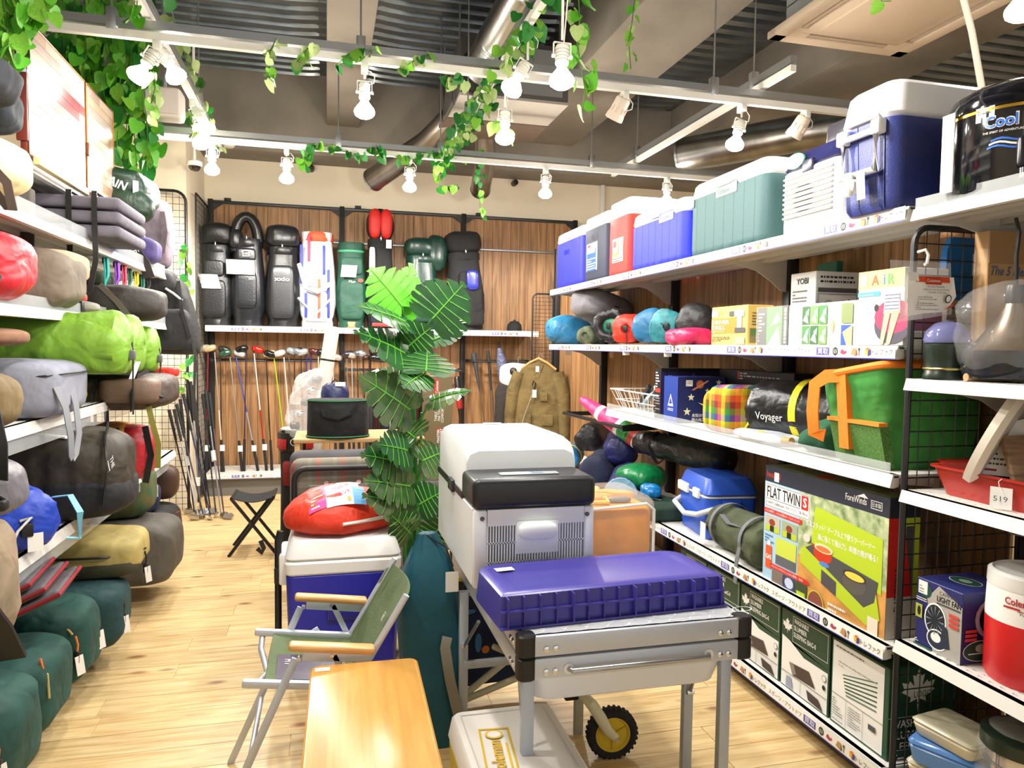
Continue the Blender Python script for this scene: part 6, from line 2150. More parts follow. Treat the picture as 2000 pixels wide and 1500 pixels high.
def gr_(u0, v0, u1, v1, m):
    n = 5
    for i in range(n):
        for j in range(n):
            if i == 0 and j == 0:
                p.rect(u0, v0, u0+(u1-u0)/n, v0+(v1-v0)/n, m)
            else:
                p.k -= 1
                p.rect(u0+(u1-u0)*i/n, v0+(v1-v0)*j/n, u0+(u1-u0)*(i+1)/n, v0+(v1-v0)*(j+1)/n, m)


gr_(-.11, -.15, -.04, .03, PKM)
gr_(-.04, -.155, .10, .03, PAPER)
gr_(.07, -.155, .12, -.05, BLM)
p.text('ワンタッチ', .0, -.075, .03, mat('d8508c', .5), w=.075, rot=.5, bold=.04).text('テント', .02, -.115, .025, mat('d8508c', .5), w=.05, rot=.5, bold=.04).lines(-.10, -.14, -.05, .02, 9, PAPER).rect(.045, -.14, .06, -.12, mat('e0a02c', .5))
p.out('label', t)
# ---- teal standing bag ----------------------------------------------------------
t = th('screen_bag', 'tall teal drawstring bag with a grey strap standing beside the low table', 'bag', (.372, 2.515, 0))
TB = cloth('0f5566', .15, .6, .15)
rings = []
for i in range(15):
    f = i/14
    zz = .74*f
    k = 1 if f < .75 else 1-.75*((f-.75)/.25)**1.3
    o = []
    for j in range(30):
        a = 2*PI*j/30
        c_, s_ = math.cos(a), math.sin(a)
        x = math.copysign(abs(c_)**.55, c_)*.105*k
        y_ = math.copysign(abs(s_)**.55, s_)*.085*k
        n_ = noise.fractal(V((x*9, y_*9, zz*4)), 1, 2, 2)*.012+(.008*math.sin(j*1.9) if f > .88 else 0)
        o.append(V((x+n_-.03*f, y_+n_*.6, zz)))
    rings.append(o)
B().loft(rings).out('bag', TB, t, 50)
B().ribbon([(.03, -.098, .40), (.02, -.115, .37), (.04, -.10, .25), (.075, -.10, .1), (.09, -.10, .02)], .035, (0, 1, 0), .004).out('strap', mat('8a8474', .8), t, 50)
B().tube([(-.04, -.02, .74), (.03, -.05, .70), (.05, -.085, .64)], .003, 6).out('drawcord', BLACK, t)
tag_card(t, (.045, -.095, .625), .045, .07, (0, -1, 0))

# ---- stack behind: wooden stand, folded table, bags ------------------------------
t = th('wooden_stand', 'plain wooden slatted stand behind the plaid bench, carrying bags', 'stand', (.2, 4.45, 0))
WDS = mat('c49a68', .6, n=.25, ns=10, stretch=(1, 8, 8))
for k in range(4):
    B().box(-.38, .36, -.22+k*.112, -.22+k*.112+.104, .835, .858, .003).out('slat', WDS, t, 30)
for x in (-.36, .34):
    for y_ in (-.2, .2):
        B().box(x-.015, x+.015, y_-.015, y_+.015, 0, .835, .003).out('leg', WDS, t, 30)
t = th('picnic_table_set', 'folded grey picnic table and bench set with plaid seats standing upright', 'table', (.24, 3.95, 0))
PLB = checker('plaid_grey', (['6a655c', '6a655c', '7d7668', '6a655c', 'a5433a', '6a655c'], ['6f695e', '8a8270', '6f695e', '5c574e']), (8, 8))
o = B().box(-.42, .42, -.10, .02, .18, .80, .05, 4).out('seat_cushion', PLB, t, 40)
uvset(o, lambda c: (c.x, c.z))
o = B().box(-.43, .43, .03, .14, .18, .825, .05, 4).out('rear_cushion', mat('5c5a5e', .8, n=.2), t, 40)
B().tube([(-.40, -.13, .0)]+arc((-.34, -.13, .70), .06, PI, PI/2, 6, 'xz')+arc((.34, -.13, .70), .06, PI/2, 0, 6, 'xz')+[(.40, -.13, .0)], .014, 10).out('frame_tube', BLACK, t)
B().box(-.33, .40, -.165, -.145, .10, .68, .01).out('grey_panel', mat('6c6a6a', .5, n=.1), t, 35)
for a in ((-.24, .69), (-.08, .69), (-.35, .60), (-.35, .42)):
    B().cyl((a[0], -.165, a[1]), (a[0], -.135, a[1]), .012, n=10).out('eyelet_hook', CHROME, t)
B().box(-.09, .02, -.19, -.165, .46, .58, .012).out('black_clamp', BLACK, t, 35)
B().box(-.06, -.02, -.21, -.17, .36, .50, .012).out('clamp_post', BLACK, t, 35)
Print().frame(0, 0, .16, .045, .003, INK).text('Coleman', .012, .012, .02, INK, w=.11).out('logo', t, (-.04, -.1655, .35), (1, 0, 0), (0, 0, 1))
t = th('oval_gear_bag', 'black oval zip bag with green piping standing on the wooden stand', 'bag', (.065, 4.32, .86))
B().lathe([(.002, 0), (.165, 0), (.175, .01), (.17, .21), (.165, .22), (.002, .22)], 44, sy=.62).out('bag', cloth('17181a', .2), t, 40)
for zz, r in ((.008, .178), (.214, .172)):
    B().tube([(r*math.cos(a*PI/22), .62*r*math.sin(a*PI/22), zz) for a in range(44)], .0045, 6, True).out('green_piping', mat('1f6a42', .6), t)
B().ribbon([(-.09, -.095, .17), (-.08, -.112, .13), (0, -.125, .115), (.07, -.112, .14), (.10, -.09, .19), (.11, -.05, .225)], .022, (0, 0, 1), .004).out('handle', BLACK, t, 50)
t = th('drawstring_pouch', 'navy drawstring pouch with a white tag behind the oval black bag', 'pouch', (.05, 4.53, .86))
B().lathe([(.002, 0), (.075, 0), (.082, .02), (.084, .24), (.075, .28), (.05, .30), (.03, .295), (.002, .29)], 30).out('pouch', nylon('1a2350'), t, 45)
B().box(.0, .06, -.078, -.068, .285, .31, .002, M=Matrix.Identity(4)).out('tag', PAPER, t, None)
B().tube([(-.02, -.01, .3), (0, -.02, .325), (.02, 0, .305)], .004, 6).out('drawcord', BLACK, t)
# tall brown carton
pz = at(857, 800, y=4.65)
t = th('tall_carton', 'tall olive-brown carton printed sideways with a camp brand logo', 'box', (pz.x, 4.72, 0))
hq = at(857, 735, y=4.65).z
B().box(-.09, .09, -.07, .07, 0, hq, .002, 1).out('carton', mat('6a5c3e', .5, n=.1), t, 30)
zt_ = hq
p = Print().rect(-.0, zt_-.12, .03, zt_-.02, mat('b52a24', .5)).text('COMFORTMASTER', .062, zt_-.30, .016, PAPER, w=.18, rot=PI/2).text('ONE TOUCH', .04, zt_-.29, .016, PAPER, w=.1, rot=PI/2).text('TABLE', .018, zt_-.29, .016, PAPER, w=.06, rot=PI/2)
p.text('Coleman', .026, zt_-.11, .018, PAPER, w=.08, rot=PI/2)
p.disc(.035, zt_-.36, .018, .03, mat('c0332a', .5)).disc(.04, zt_-.365, .014, .024, mat('6a5c3e', .5)).text('COMFORT', .055, zt_-.44, .015, PAPER, w=.1, rot=PI/2, bold=.05).text('MASTER', .035, zt_-.43, .015, PAPER, w=.085, rot=PI/2, bold=.05)
p.out('printed_front', t, (-.03, -.07, 0), (1, 0, 0), (0, 0, 1))
# ---- standing golf bag with wrapped things and white tube --------------------------
t = th('golf_bag', 'black and red standing golf bag with a steel ring, on the floor', 'golf bag', (-.19, 4.95, 0))
B().lathe([(.002, 0), (.105, 0), (.11, .02), (.105, .12), (.10, .5), (.105, .70), (.11, .72)], 30).out('body', cloth('18181b', .2), t, 45)
cf = B().lathe([(.112, .70), (.118, .72), (.122, .80), (.118, .82), (.10, .82), (.095, .72)], 30, cap=False).out('collar', BLACK, t, 45)
for s_ in (-1, 1):
    B().lathe([(.124, .715), (.126, .72), (.125, .775), (.122, .78)], 8, cap=False, a0=-PI/2+s_*.95-.45, a1=-PI/2+s_*.95+.45).out('red_panel', plastic('a81a22', .4), cf, 40)
B().tube(arc((-.01, -.127, .765), .022, 0, 2*PI, 14, 'xz'), .004, 6).out('steel_ring', CHROME, t)
B().lathe([(.075, .818), (.10, .84), (.095, .845), (.07, .825)], 16, cap=False, a0=PI*.6, a1=PI*1.5).out('white_rim', WHITE, t)
B().ribbon([(.0, -.13, .74), (-.01, -.125, .5), (-.02, -.12, .2), (-.03, -.125, .1)], .04, (0, 1, 0), .006).out('shoulder_strap', BLACK, t)
B().soft(.08, .14, .42, e=.5, wr=.006, seed=4, nu=24, nv=16, c=(.05, -.08, .1)).out('side_pocket', cloth('1f1f22', .2), t, 50)
B().soft(.07, .10, .16, e=.5, wr=.004, seed=8, nu=18, nv=12, c=(-.05, -.085, .48)).out('front_pocket', cloth('7a1a20', .2), t, 50)
p0, p1 = V((-.08, 4.93, .70)), at(650, 638, y=4.95)
t = th('cardboard_tube', 'long grey-white tube slanting up out of the golf bag area', 'tube', p0)
Q = rot_to(p1-p0)
L_ = (p1-p0).length
Mq = Q
B().lathe([(.038, 0), (.046, 0), (.046, L_), (.041, L_), (.041, L_-.1), (.002, L_-.1)], 26, M=Mq).out('tube', mat('cfcac4', .55), t, 40)
B().lathe([(.0465, L_*.72), (.0475, L_*.725), (.0465, L_*.735)], 26, M=Mq, cap=False).out('black_band', BLACK, t)
pc = at(597, 800, y=4.88)
t = th('wrapped_bundle', 'golf club heads bundled in crinkled clear film above the golf bag', 'bundle', (pc.x, 4.90, .78))
for i in range(5):
    B().soft(.07, .10, .05, e=.7, wr=.004, seed=i, nu=16, nv=10, c=(-.07+.035*i, .02*(i % 2), .06+.075*i)).out('club_head', CHROME if i % 2 else mat('2b2c30', .25, m=.5), t)
B().soft(.22, .2, .46, e=.8, wr=.035, fr=8, seed=9, nu=40, nv=26, fn=lambda q: V((q.x+.25*(q.z-.2), q.y, q.z))).out('clear_film', mat('ffffff', .1, al=.3, b=.8, bs=30), t, 20)
# ---- black folding stool ------------------------------------------------------------
t = th('folding_stool', 'black folding stool frame standing on the floor beside the golf bag', 'stool', (-.47, 5.12, 0))
for y_ in (-.14, .14):
    B().tube([(-.15, y_, .0), (.13, y_, .38)], .011, 8).out('leg', BLACK, t)
    B().tube([(.15, y_, .0), (-.13, y_, .38)], .011, 8).out('leg', BLACK, t)
B().cyl((.13, -.14, .38), (.13, .14, .38), .011, n=8).out('seat_bar', BLACK, t)
B().cyl((-.13, -.14, .38), (-.13, .14, .38), .011, n=8).out('seat_bar', BLACK, t)
B().grid(lambda u, v: (-.13+.26*u, -.14+.28*v, .385-.03*math.sin(PI*u)), 8, 4, .004).out('seat_cloth', cloth('17181a'), t, 40)
B().ribbon([(.05, -.15, .1), (.07, -.16, .05), (.06, -.16, .02), (.03, -.155, .05)], .03, (0, 1, 0)).out('strap', BLACK, t)
# ---- bundle of shafts behind the plant -------------------------------------------------
t = th('club_stand', 'black upright club stand holding coloured shafts behind the plant', 'stand', (.50, 5.1, 0))
B().box(-.22, .22, -.08, .08, 0, .06, .006).out('base', BLACK, t, 30)
B().box(-.22, -.19, -.08, .08, .06, 1.06, .006).out('side', BLACK, t, 30)
B().box(.19, .22, -.08, .08, .06, 1.06, .006).out('side', BLACK, t, 30)
B().box(-.22, .22, .07, .08, .06, 1.0, .003).out('back_board', mat('2a2320', .7), t, 30)
for i, c in enumerate(('8a2420', '3a3a40', '2b4f96', 'b9bcc2', '5a2440', '3a3a40', '234f86', 'd4d5d8', '2a5a9a', '7a1c22', '2d2d33')):
    o = th('golf_shaft', '%s shaft standing in the black upright club stand' % {'8': 'dark red', '3': 'black', '2': 'blue', 'b': 'steel', '5': 'maroon', 'd': 'white', '7': 'dark red'}[c[0]], 'golf club', (.335+.032*i, 5.08, .06), group='shafts in the club stand')
    B().cyl((0, 0, 0), (0, .02, .93), .0075, .005, 10).out('shaft', mat(c, .25, m=.4), o)
    B().cyl((0, .02, .93), (0, .024, 1.03), .009, .011, 10).out('grip', mat('1a1a1c', .7), o)
# ================================================================ BACK WALL GOODS
zsh = 1.552


def golf_bag(label, px, wpx, top, m, base='17171a', hood=None, trim=None, yq=7.17, lean=0, name='golf_bag', collar=None, oval=.8, pockets=()):
    p = at(px, 600, y=yq)
    w = wpx*.0047
    H = at(px, top, y=yq).z-zsh
    t = th(name, label, 'golf bag', (p.x, yq, zsh), 0, 'golf bags on the white shelf', rot=(0, lean, 0) if lean else None)
    hb = H*.80 if hood else H*.97
    prof = [(.80, .0), (.84, .02), (.82, .09), (.90, .13), (1.0, .25), (1.0, .45), (.93, .62), (.84, .80), (.80, .90), (.84, .99), (.82, 1.0)]
    b = B()
    rings = []
    for r, f in prof:
        o = []
        for j in range(28):
            a = 2*PI*j/28
            c_, s_ = math.cos(a), math.sin(a)
            x = math.copysign(abs(c_)**.75, c_)*w/2*r
            y_ = math.copysign(abs(s_)**.75, s_)*w/2*r*oval
            n_ = noise.fractal(V((x*7+px, y_*7, f*5)), 1, 2, 2)*.008*(f > .1)
            o.append(V((x+n_, y_+n_, f*hb)))
        rings.append(o)
    b.loft(rings)
    b.out('body', m, t, 50)
    B().lathe([(w*.36, 0), (w*.425, .004), (w*.43, .055), (w*.41, .06)], 28, sy=oval).out('base_cup', plastic(base, .4), t, 45)
    B().lathe([(w*.415, hb*.90), (w*.435, hb*.91), (w*.44, hb*.985), (w*.42, hb)], 28, sy=oval, cap=False).out('collar', collar or m, t, 45)
    yf = -w/2*oval
    for (x, z0, ww, hh, mm, dp) in pockets:
        B().soft(ww*w, dp*2, hh*hb, e=.35, wr=.003, seed=int(px), nu=24, nv=16, flat=0, c=(x*w, yf+dp*.25, z0*hb)).out('pocket', mm, t, 50)
    if hood:
        kind, hm = hood
        if kind == 'fold':
            B().soft(w*.95, w*oval*.9, H*.23, e=.6, wr=.014, seed=int(px), nu=28, nv=16, flat=0, c=(0, 0, hb*.985)).out('hood', hm, t, 50)
        elif kind == 'loop':
            b = B().tube(arc((-.01, -.02, hb*.98), w*.33, PI*1.15, -.05, 12, 'xz', H*.22), [.05]*13, 12)
            b.out('hood', hm, t, 55)
            B().soft(w*.4, w*.5, H*.2, e=.7, wr=.01, seed=3, nu=20, nv=12, flat=0, c=(-w*.33, -.03, hb*.86)).out('hood_fold', hm, t, 55)
        elif kind == 'drop':
            B().soft(w*.95, w*.6, H*.22, e=.75, wr=.012, seed=5, nu=26, nv=16, flat=0, c=(0, 0, hb*.98)).out('hood', hm, t, 55)
            B().soft(w*.62, w*.5, H*.40, e=.75, wr=.014, seed=6, nu=26, nv=16, flat=0, c=(w*.42, -.02, hb*.80)).out('hood_flap', hm, t, 55)
        elif kind == 'peak':
            B().soft(w*1.0, w*.55, H*.30, e=.9, e2=.8, wr=.01, seed=7, nu=26, nv=16, flat=0, c=(0, 0, hb*.97)).out('hood', hm, t, 50)
            for s_ in (-1, 1):
                B().soft(w*.46, w*.34, H*.27, e=.85, wr=.004, seed=8, nu=18, nv=12, flat=0, c=(s_*w*.19, -w*.17, hb*1.0)).out('red_panel', mat('c9221e', .5), t, 50)
        B().box(-.006, .006, yf-.008, yf+.002, hb*.975, hb*1.03, .003).out('zip_pull', CHROME, t, 30)
    return t, w, hb, yf


LEA = mat('17181b', .35, n=.2, b=.15, bs=60)
LEB = mat('1d1f24', .28, n=.2, b=.12, bs=60)
FBK = cloth('1a1b1e', .25)


def bagprint(t, w, yf, items):
    p = Print()
    for f in items:
        f(p)
    p.out('print', t, (0, yf-.012, 0), (1, 0, 0), (0, 0, 1))


t, w, hb, yf = golf_bag('black leather golf bag with folded hood and a tilted white card, next to the mesh', 425, 60, 440, LEA, hood=('fold', LEA), pockets=((-.05, .1, .7, .46, LEA, .03), (-.05, .6, .6, .2, LEA, .02)))
tag_card(t, (-.06, yf-.04, hb*.62), .16, .13, (0, -1, 0), tilt=.25)
t, w, hb, yf = golf_bag('black leather golf bag with a looped hood and white cards', 485, 66, 425, LEB, hood=('loop', LEB), pockets=((-.02, .2, .6, .42, LEB, .035), (-.02, .74, .55, .14, LEB, .03)))
tag_card(t, (-.05, yf-.05, hb*.74), .24, .13, (0, -1, 0), tilt=.03)
bagprint(t, w, yf-.03, [lambda p: p.frame(-.03, hb*.78, .03, hb*.85, .008, mat('a9a9ac', .4)), lambda p: p.text('SRD', .02, hb*.52, .02, mat('b9b9bc', .5))])
t, w, hb, yf = golf_bag('black smooth golf bag with silver lettering across its long pocket', 553, 68, 445, LEA, hood=('fold', LEB), pockets=((0, .1, .66, .66, mat('2a2b2e', .3, b=.06), .035),))
bagprint(t, w, yf-.034, [lambda p: p.text('xxio', -.065, hb*.56, .035, mat('c9c9cc', .3, m=.6), w=.13, bold=.05)])
CNV = mat('dfe2ea', .6, n=.12, ns=8)
t, w, hb, yf = golf_bag('white stand golf bag with orange rim, royal blue and pink trim', 620, 72, 450, CNV, 'd9d9dc', collar=mat('e0592e', .5), pockets=((0, .06, .72, .32, mat('c3cde4', .6), .03), (0, .42, .6, .25, CNV, .025)))
for x, c, z0, z1 in ((-.42, '2f3aa8', .45, .85), (.18, '2f3aa8', .55, .85), (-.22, 'c23a5c', .68, .95), (.3, '2f3aa8', .1, .6), (-.3, '2f3aa8', .1, .35), (.05, 'd05a32', .1, .5)):
    B().box(x*w-.012, x*w+.012, yf-.045, yf-.008, hb*z0, hb*z1, .004).out('trim_stripe', mat(c, .6), t, 30)
B().tube([(-.16, yf-.03, hb*.65), (-.10, yf-.08, hb*.40), (.0, yf-.10, hb*.36), (.12, yf-.08, hb*.45)], .022, 8).out('shoulder_strap', mat('d4d2d4', .7), t)
B().tube([(-.17, yf-.02, hb*.30), (-.02, yf-.08, hb*.12), (.14, yf-.03, hb*.32)], .012, 8).out('shoulder_strap', mat('d4d2d4', .7), t)
GNB = cloth('144a38', .2, .6)
t, w, hb, yf = golf_bag('dark green golf bag with tan base and a white card', 686, 60, 470, GNB, 'b07a48', pockets=((0, .1, .8, .46, GNB, .03), (0, .62, .7, .2, GNB, .02)))
tag_card(t, (-.02, yf-.05, hb*.72), .14, .11, (0, -1, 0), tilt=-.12)
B().lathe([(w*.442, hb*.885), (w*.446, hb*.90), (w*.442, hb*.91)], 28, sy=.8, cap=False).out('piping', mat('3f9a72', .6), t)
bagprint(t, w, yf-.03, [lambda p: p.text('Mun', -.03, hb*.52, .025, PAPER, sl=.2), lambda p: p.disc(.08, hb*.55, .025, .018, mat('c8352a', .5))])
t, w, hb, yf = golf_bag('black golf bag with a peaked red hood and red base trim', 742, 58, 425, FBK, '23232a', hood=('peak', FBK), pockets=((0, .05, .7, .28, cloth('1c2030'), .03), (-.3, .55, .2, .35, mat('cfc9c4', .6), .03)))
tag_card(t, (.07, yf-.05, hb*.98), .05, .08, (0, -1, 0))
B().box(-w*.3, w*.3, yf-.035, yf+.0, hb*.02, hb*.06, .004).out('red_trim', mat('c22a2a', .5), t, 30)
DGB = mat('16362f', .3, b=.1, bs=50)
t, w, hb, yf = golf_bag('dark green leather golf bag with its hood flopped to one side', 822, 74, 465, DGB, '2f5a60', hood=('drop', DGB), pockets=((0, .1, .7, .55, mat('1d4038', .4), .03),))
bagprint(t, w, yf-.035, [lambda p: p.poly([(-.03, hb*.60), (.10, hb*.48), (.12, hb*.53), (.0, hb*.66)], mat('3a3f42', .4)), lambda p: p.text('CAPITAL', .0, hb*.6, .02, mat('b9a55a', .4, m=.5), rot=-.75)])
t, w, hb, yf = golf_bag('black golf bag with royal blue inset panel, leaning', 912, 80, 457, FBK, '2b2c2f', hood=('fold', FBK), lean=-.06, pockets=((.08, .2, .6, .55, FBK, .05), (.0, .05, .8, .25, FBK, .04)))
B().soft(w*.34, .05, hb*.26, e=.6, wr=.006, seed=2, nu=20, nv=14, flat=0, c=(w*.12, yf-.05, hb*.50)).out('blue_panel', mat('2a318f', .25, coat=.4), t, 50)
for k in range(2):
    B().box(-w*.34, -w*.1, yf-.055, yf-.03, hb*(.09+.03*k), hb*(.1+.03*k), .002, M=Matrix.Rotation(.0, 4, 'Y')).out('white_stripe', PAPER, t, None)
p = at(1005, 645, y=7.15)
t = th('cap', 'small black cap with a button top on the white shelf', 'cap', (p.x, 7.16, zsh))
B().lathe([(.075, 0), (.077, .02), (.07, .065), (.045, .095), (.002, .108)], 24).out('crown', cloth('141416'), t, 60)
B().lathe([(.01, .104), (.01, .114), (.002, .117)], 10).out('button', BLACK, t)
B().prism([(-.06, -.06), (.06, -.06), (.05, -.11), (0, -.125), (-.05, -.11)], .003, .009).out('visor', BLACK, t, 30)

# ---- golf clubs in the rack ----------------------------------------------------
clubn = [0]


def club(ptop, pbot, shaft, head, kind='driver', y0=7.08, y1=7.03, zb=.216, grip='18181a', label='golf club', lower=None, group='golf clubs in the wall rack', flip=1, tag=False):
    a = at(*ptop, y=y0)
    c = at(*pbot, y=y1)
    c.z = zb
    t = th('golf_club', label, 'golf club', c, group=group)
    d = a-c
    L_ = d.length
    g = d*.26
    B().cyl((0, 0, 0), g, .0135, .0115, 10).out('grip', mat(grip, .75), t)
    if lower:
        B().cyl(g, d*.5, .0065, .006, 8).out('lower_shaft', mat(lower, .3, m=.3), t)
        g = d*.5
    B().cyl(g, d, .006, .005, 8).out('shaft', mat(shaft, .28, m=.35), t)
    hm = mat(head, .18, m=.5, coat=.4)
    if kind == 'driver':
        M = Matrix.Translation(d) @ Matrix.Rotation(.3*flip, 4, 'Y')
        h = B().soft(.115, .085, .062, e=.75, e2=.85, wr=0, nu=22, nv=12, flat=.1, c=(.035*flip, 0, -.02), M=M).out('club_head', hm, t, 50)
        B().cyl(d*.97, d*1.01, .008, .009, 10).out('hosel', mat('1b1b1d', .3), t)
    else:
        M = Matrix.Translation(d) @ Matrix.Rotation(.5*flip, 4, 'Y')
        B().prism([(0, -.01), (.07*flip, -.02), (.085*flip, .015), (.06*flip, .035), (0, .012)], -.009, .009, M=M @ Matrix.Rotation(PI/2, 4, 'X')).out('club_head', hm, t, 40)
    if tag:
        q = d*.22
        tag_card(t, (q.x+.01, q.y-.02, q.z), .04, .055, (0, -1, 0))
    return t


def zz_(x, y):
    return (370+x*.2133, 640+y*.2133)


CL = [((172, 190), (150, 1300), '8a1c1c', 'b9b4a8', 'red-shafted golf club with pale head at the mesh end of the rack', None, -1, 1),
      ((228, 190), (312, 1320), '9a938c', 'c9b68a', 'golf club with steel shaft, gold head and patterned grip', 'd6cfc4', -1, 1),
      ((282, 200), (296, 1315), '2b2426', '2a2c2c', 'black-shafted golf club with dark head', None, 1, 0),
      ((368, 235), (482, 1312), '8f8a84', '2f5a48', 'golf club with grey shaft and green-black head', None, -1, 1),
      ((420, 235), (628, 1320), '3850a8', 'c9ced6', 'golf club with long blue shaft and silver head', '9aa0b0', 1, 1),
      ((518, 195), (500, 1318), '3a2a44', '17181b', 'golf club with dark violet shaft and glossy black head', None, -1, 0),
      ((588, 200), (706, 1315), 'd9d6d2', 'c8281e', 'golf club with white and red shaft and a red curved head', 'b02418', 1, 1),
      ((700, 240), (755, 1300), '2a2422', '1a1b1d', 'golf club with dark shaft and black sock', None, 1, 0),
      ((770, 240), (905, 1300), 'a8d020', 'd9d2a4', 'golf club with lime green shaft and cream head', None, -1, 0),
      ((862, 235), (950, 1290), 'd9d6d2', 'c9d0d8', 'golf club with white shaft and silver white head', None, -1, 0),
      ((905, 215), (990, 1290), '5a5652', 'a9b4bc', 'golf club with dull steel shaft and small grey head', None, 1, 0),
      ((962, 220), (965, 1290), '3a2e28', '8d98a4', 'golf club with brown shaft and grey blue head', None, 1, 0),
      ((1020, 215), (1040, 1290), '2a2624', '22282c', 'golf club with dark shaft and rounded black head', None, -1, 0),
      ((1070, 225), (1085, 1290), '35328a', 'b4bcc4', 'golf club with blue shaft and pale grey head', None, -1, 0),
      ((1112, 220), (1105, 1290), '2e2c9a', '5d2f2c', 'golf club with vivid blue shaft and dark red-marked head', None, 1, 0),
      ((1180, 230), (1190, 1290), 'cfcac4', '2a2b2d', 'golf club with white shaft beside the grey tube', None, 1, 0),
      ((1310, 270), (1345, 1290), 'c9c4be', 'c8b9b4', 'golf club with pale shaft beyond the grey tube', None, 1, 0)]
for i, (a, c, sh, hd_, lb, lw, fl, tg) in enumerate(CL):
    club(zz_(*a), zz_(*c), sh, hd_, 'driver', label=lb, lower=lw, flip=fl, tag=bool(tg), y0=7.08 if i % 2 else 7.10)
for i, (x, xb, sh, hd_, lb) in enumerate(((1440, 1470, '7c7a78', 'b9b1a4', 'golf club with champagne head in the middle bay'), (1485, 1510, 'a4a8ac', '3a3a3e', 'golf club with large dark head in the middle bay'), (1535, 1560, '3a3230', '9fa6ac', 'golf club with brown shaft and steel head in the middle bay'), (1585, 1630, '2a2a2c', '6e7276', 'golf club with black shaft and grey head in the middle bay'), (1660, 1650, '2a2422', '3a2620', 'golf club with maroon head beside the black club cover'))):
    club(zz_(x, 250-6*i), zz_(xb, 1280), sh, hd_, 'driver', label=lb, flip=-1 if i % 2 else 1)
p = at(*zz_(1780, 280), y=7.05)
t = th('club_cover', 'long glossy black club head cover with studs', 'club cover', p)
B().soft(.30, .09, .085, e=.8, wr=.003, nu=24, nv=14, flat=0, c=(0, 0, -.04)).out('cover', mat('121214', .2, coat=.5), t, 55)
for k in range(4):
    B().lathe([(.005, 0), (.002, .004)], 8, M=Matrix.Translation((-.08+.055*k, -.042, .015)) @ Matrix.Rotation(PI/2, 4, 'X')).out('stud', CHROME, t)
B().cyl((-.14, .0, .0), (-.12, .02, -.45), .007, n=8).out('shaft', mat('2a2422', .4), t)
B().soft(.06, .07, .05, e=.8, wr=0, nu=14, nv=10, flat=0, c=(-.17, 0, -.02)).out('tip', mat('3a1f1a', .3), t)
# putter / rods in the third bay
for i, (a, c, sh, r0, r1, lb) in enumerate((((925, 690), (948, 835), '3a3c40', .03, .008, 'grey tapered rod case hanging in the third wall bay'), ((953, 685), (966, 840), '26272a', .016, .012, 'thin black rod standing in the third wall bay'))):
    pa, pb = at(*a, y=7.15), at(*c, y=7.1)
    t = th('fishing_rod', lb, 'fishing rod', pb)
    dv = pa-pb
    B().cyl((0, 0, 0), dv*.5, r1*.8, r1, 10).out('rod', mat('5a4c42', .5), t)
    B().cyl(dv*.5, dv, r1, r0, 12).out('grip', mat(sh, .5), t)
    B().cyl((dv.x*-.9, 0, .01-pb.z), (0, 0, 0), r1*.6, r1*.8, 8).out('butt', mat('3a3230', .5), t)
pa, pb = at(975, 680, y=7.12), at(1000, 835, y=7.1)
t = th('umbrella', 'folded navy umbrella with white dotted pattern hanging on the wall rail', 'umbrella', pb)
dv = pa-pb
B().lathe([(.006, 0), (.03, .08), (.06, dv.length*.55), (.05, dv.length*.85), (.02, dv.length)], 12, M=rot_to(dv)).out('canopy', mat('22284a', .6, n=.5, ns=60, c2='7d83a0'), t, 30)
B().cyl(dv*(-(pb.z-.01)/dv.z), (0, 0, 0), .006, n=8).out('shaft', mat('4a3a30', .4), t)
B().cyl(dv, dv*1.08, .012, .01, 10).out('handle', BLACK, t)
t = th('baseball_bat', 'black and red bat standing in the middle wall bay', 'bat', at(905, 860, y=7.1))
dv = at(892, 735, y=7.12)-V(t.location)
B().lathe([(.012, 0), (.014, .1), (.028, dv.length*.6), (.03, dv.length*.97), (.02, dv.length)], 14, M=rot_to(dv)).out('barrel', mat('1d1a1c', .3), t, 50)
B().lathe([(.0285, dv.length*.5), (.031, dv.length*.52), (.0315, dv.length*.62), (.0295, dv.length*.64)], 14, M=rot_to(dv), cap=False).out('red_band', mat('9a1f22', .4), t)
B().cyl(dv*-.75, (0, 0, 0), .011, .012, 10).out('handle', mat('b98d62', .5), t)

# ---- hanging clothes ------------------------------------------------------------
KN = cloth('6b5a34', .25, .95, .5)
p = at(1052, 700, y=6.30)
t = th('cardigan', 'olive-brown knitted cardigan with flap pockets on a wooden hanger', 'cardigan', p, math.radians(-25))
WH = mat('c08a4c', .5)
B().tube([(0, 0, .0), (.0, 0, .03), (.015, 0, .045), (.03, 0, .035), (.03, 0, .02)], .003, 6).out('hook', STEEL, t)
B().tube([(-.16, 0, -.10), (-.08, 0, -.04), (0, 0, .0), (.08, 0, -.04), (.16, 0, -.10)], .012, 8).out('hanger', WH, t)


def torso(u, v):
    a = 2*PI*u
    w_ = .16+.05*min(1, v*3)+.03*v
    x = w_*math.copysign(abs(math.cos(a))**.7, math.cos(a))
    y_ = (.045+.05*v)*math.sin(a)
    zz = -.09+.06*(1-abs(x)/.2)*(v < .02)-.72*v-.06*max(0, abs(x)-.07)/.15*(1-v)
    return (x, y_+.008*math.sin(9*u*PI)*v, zz)


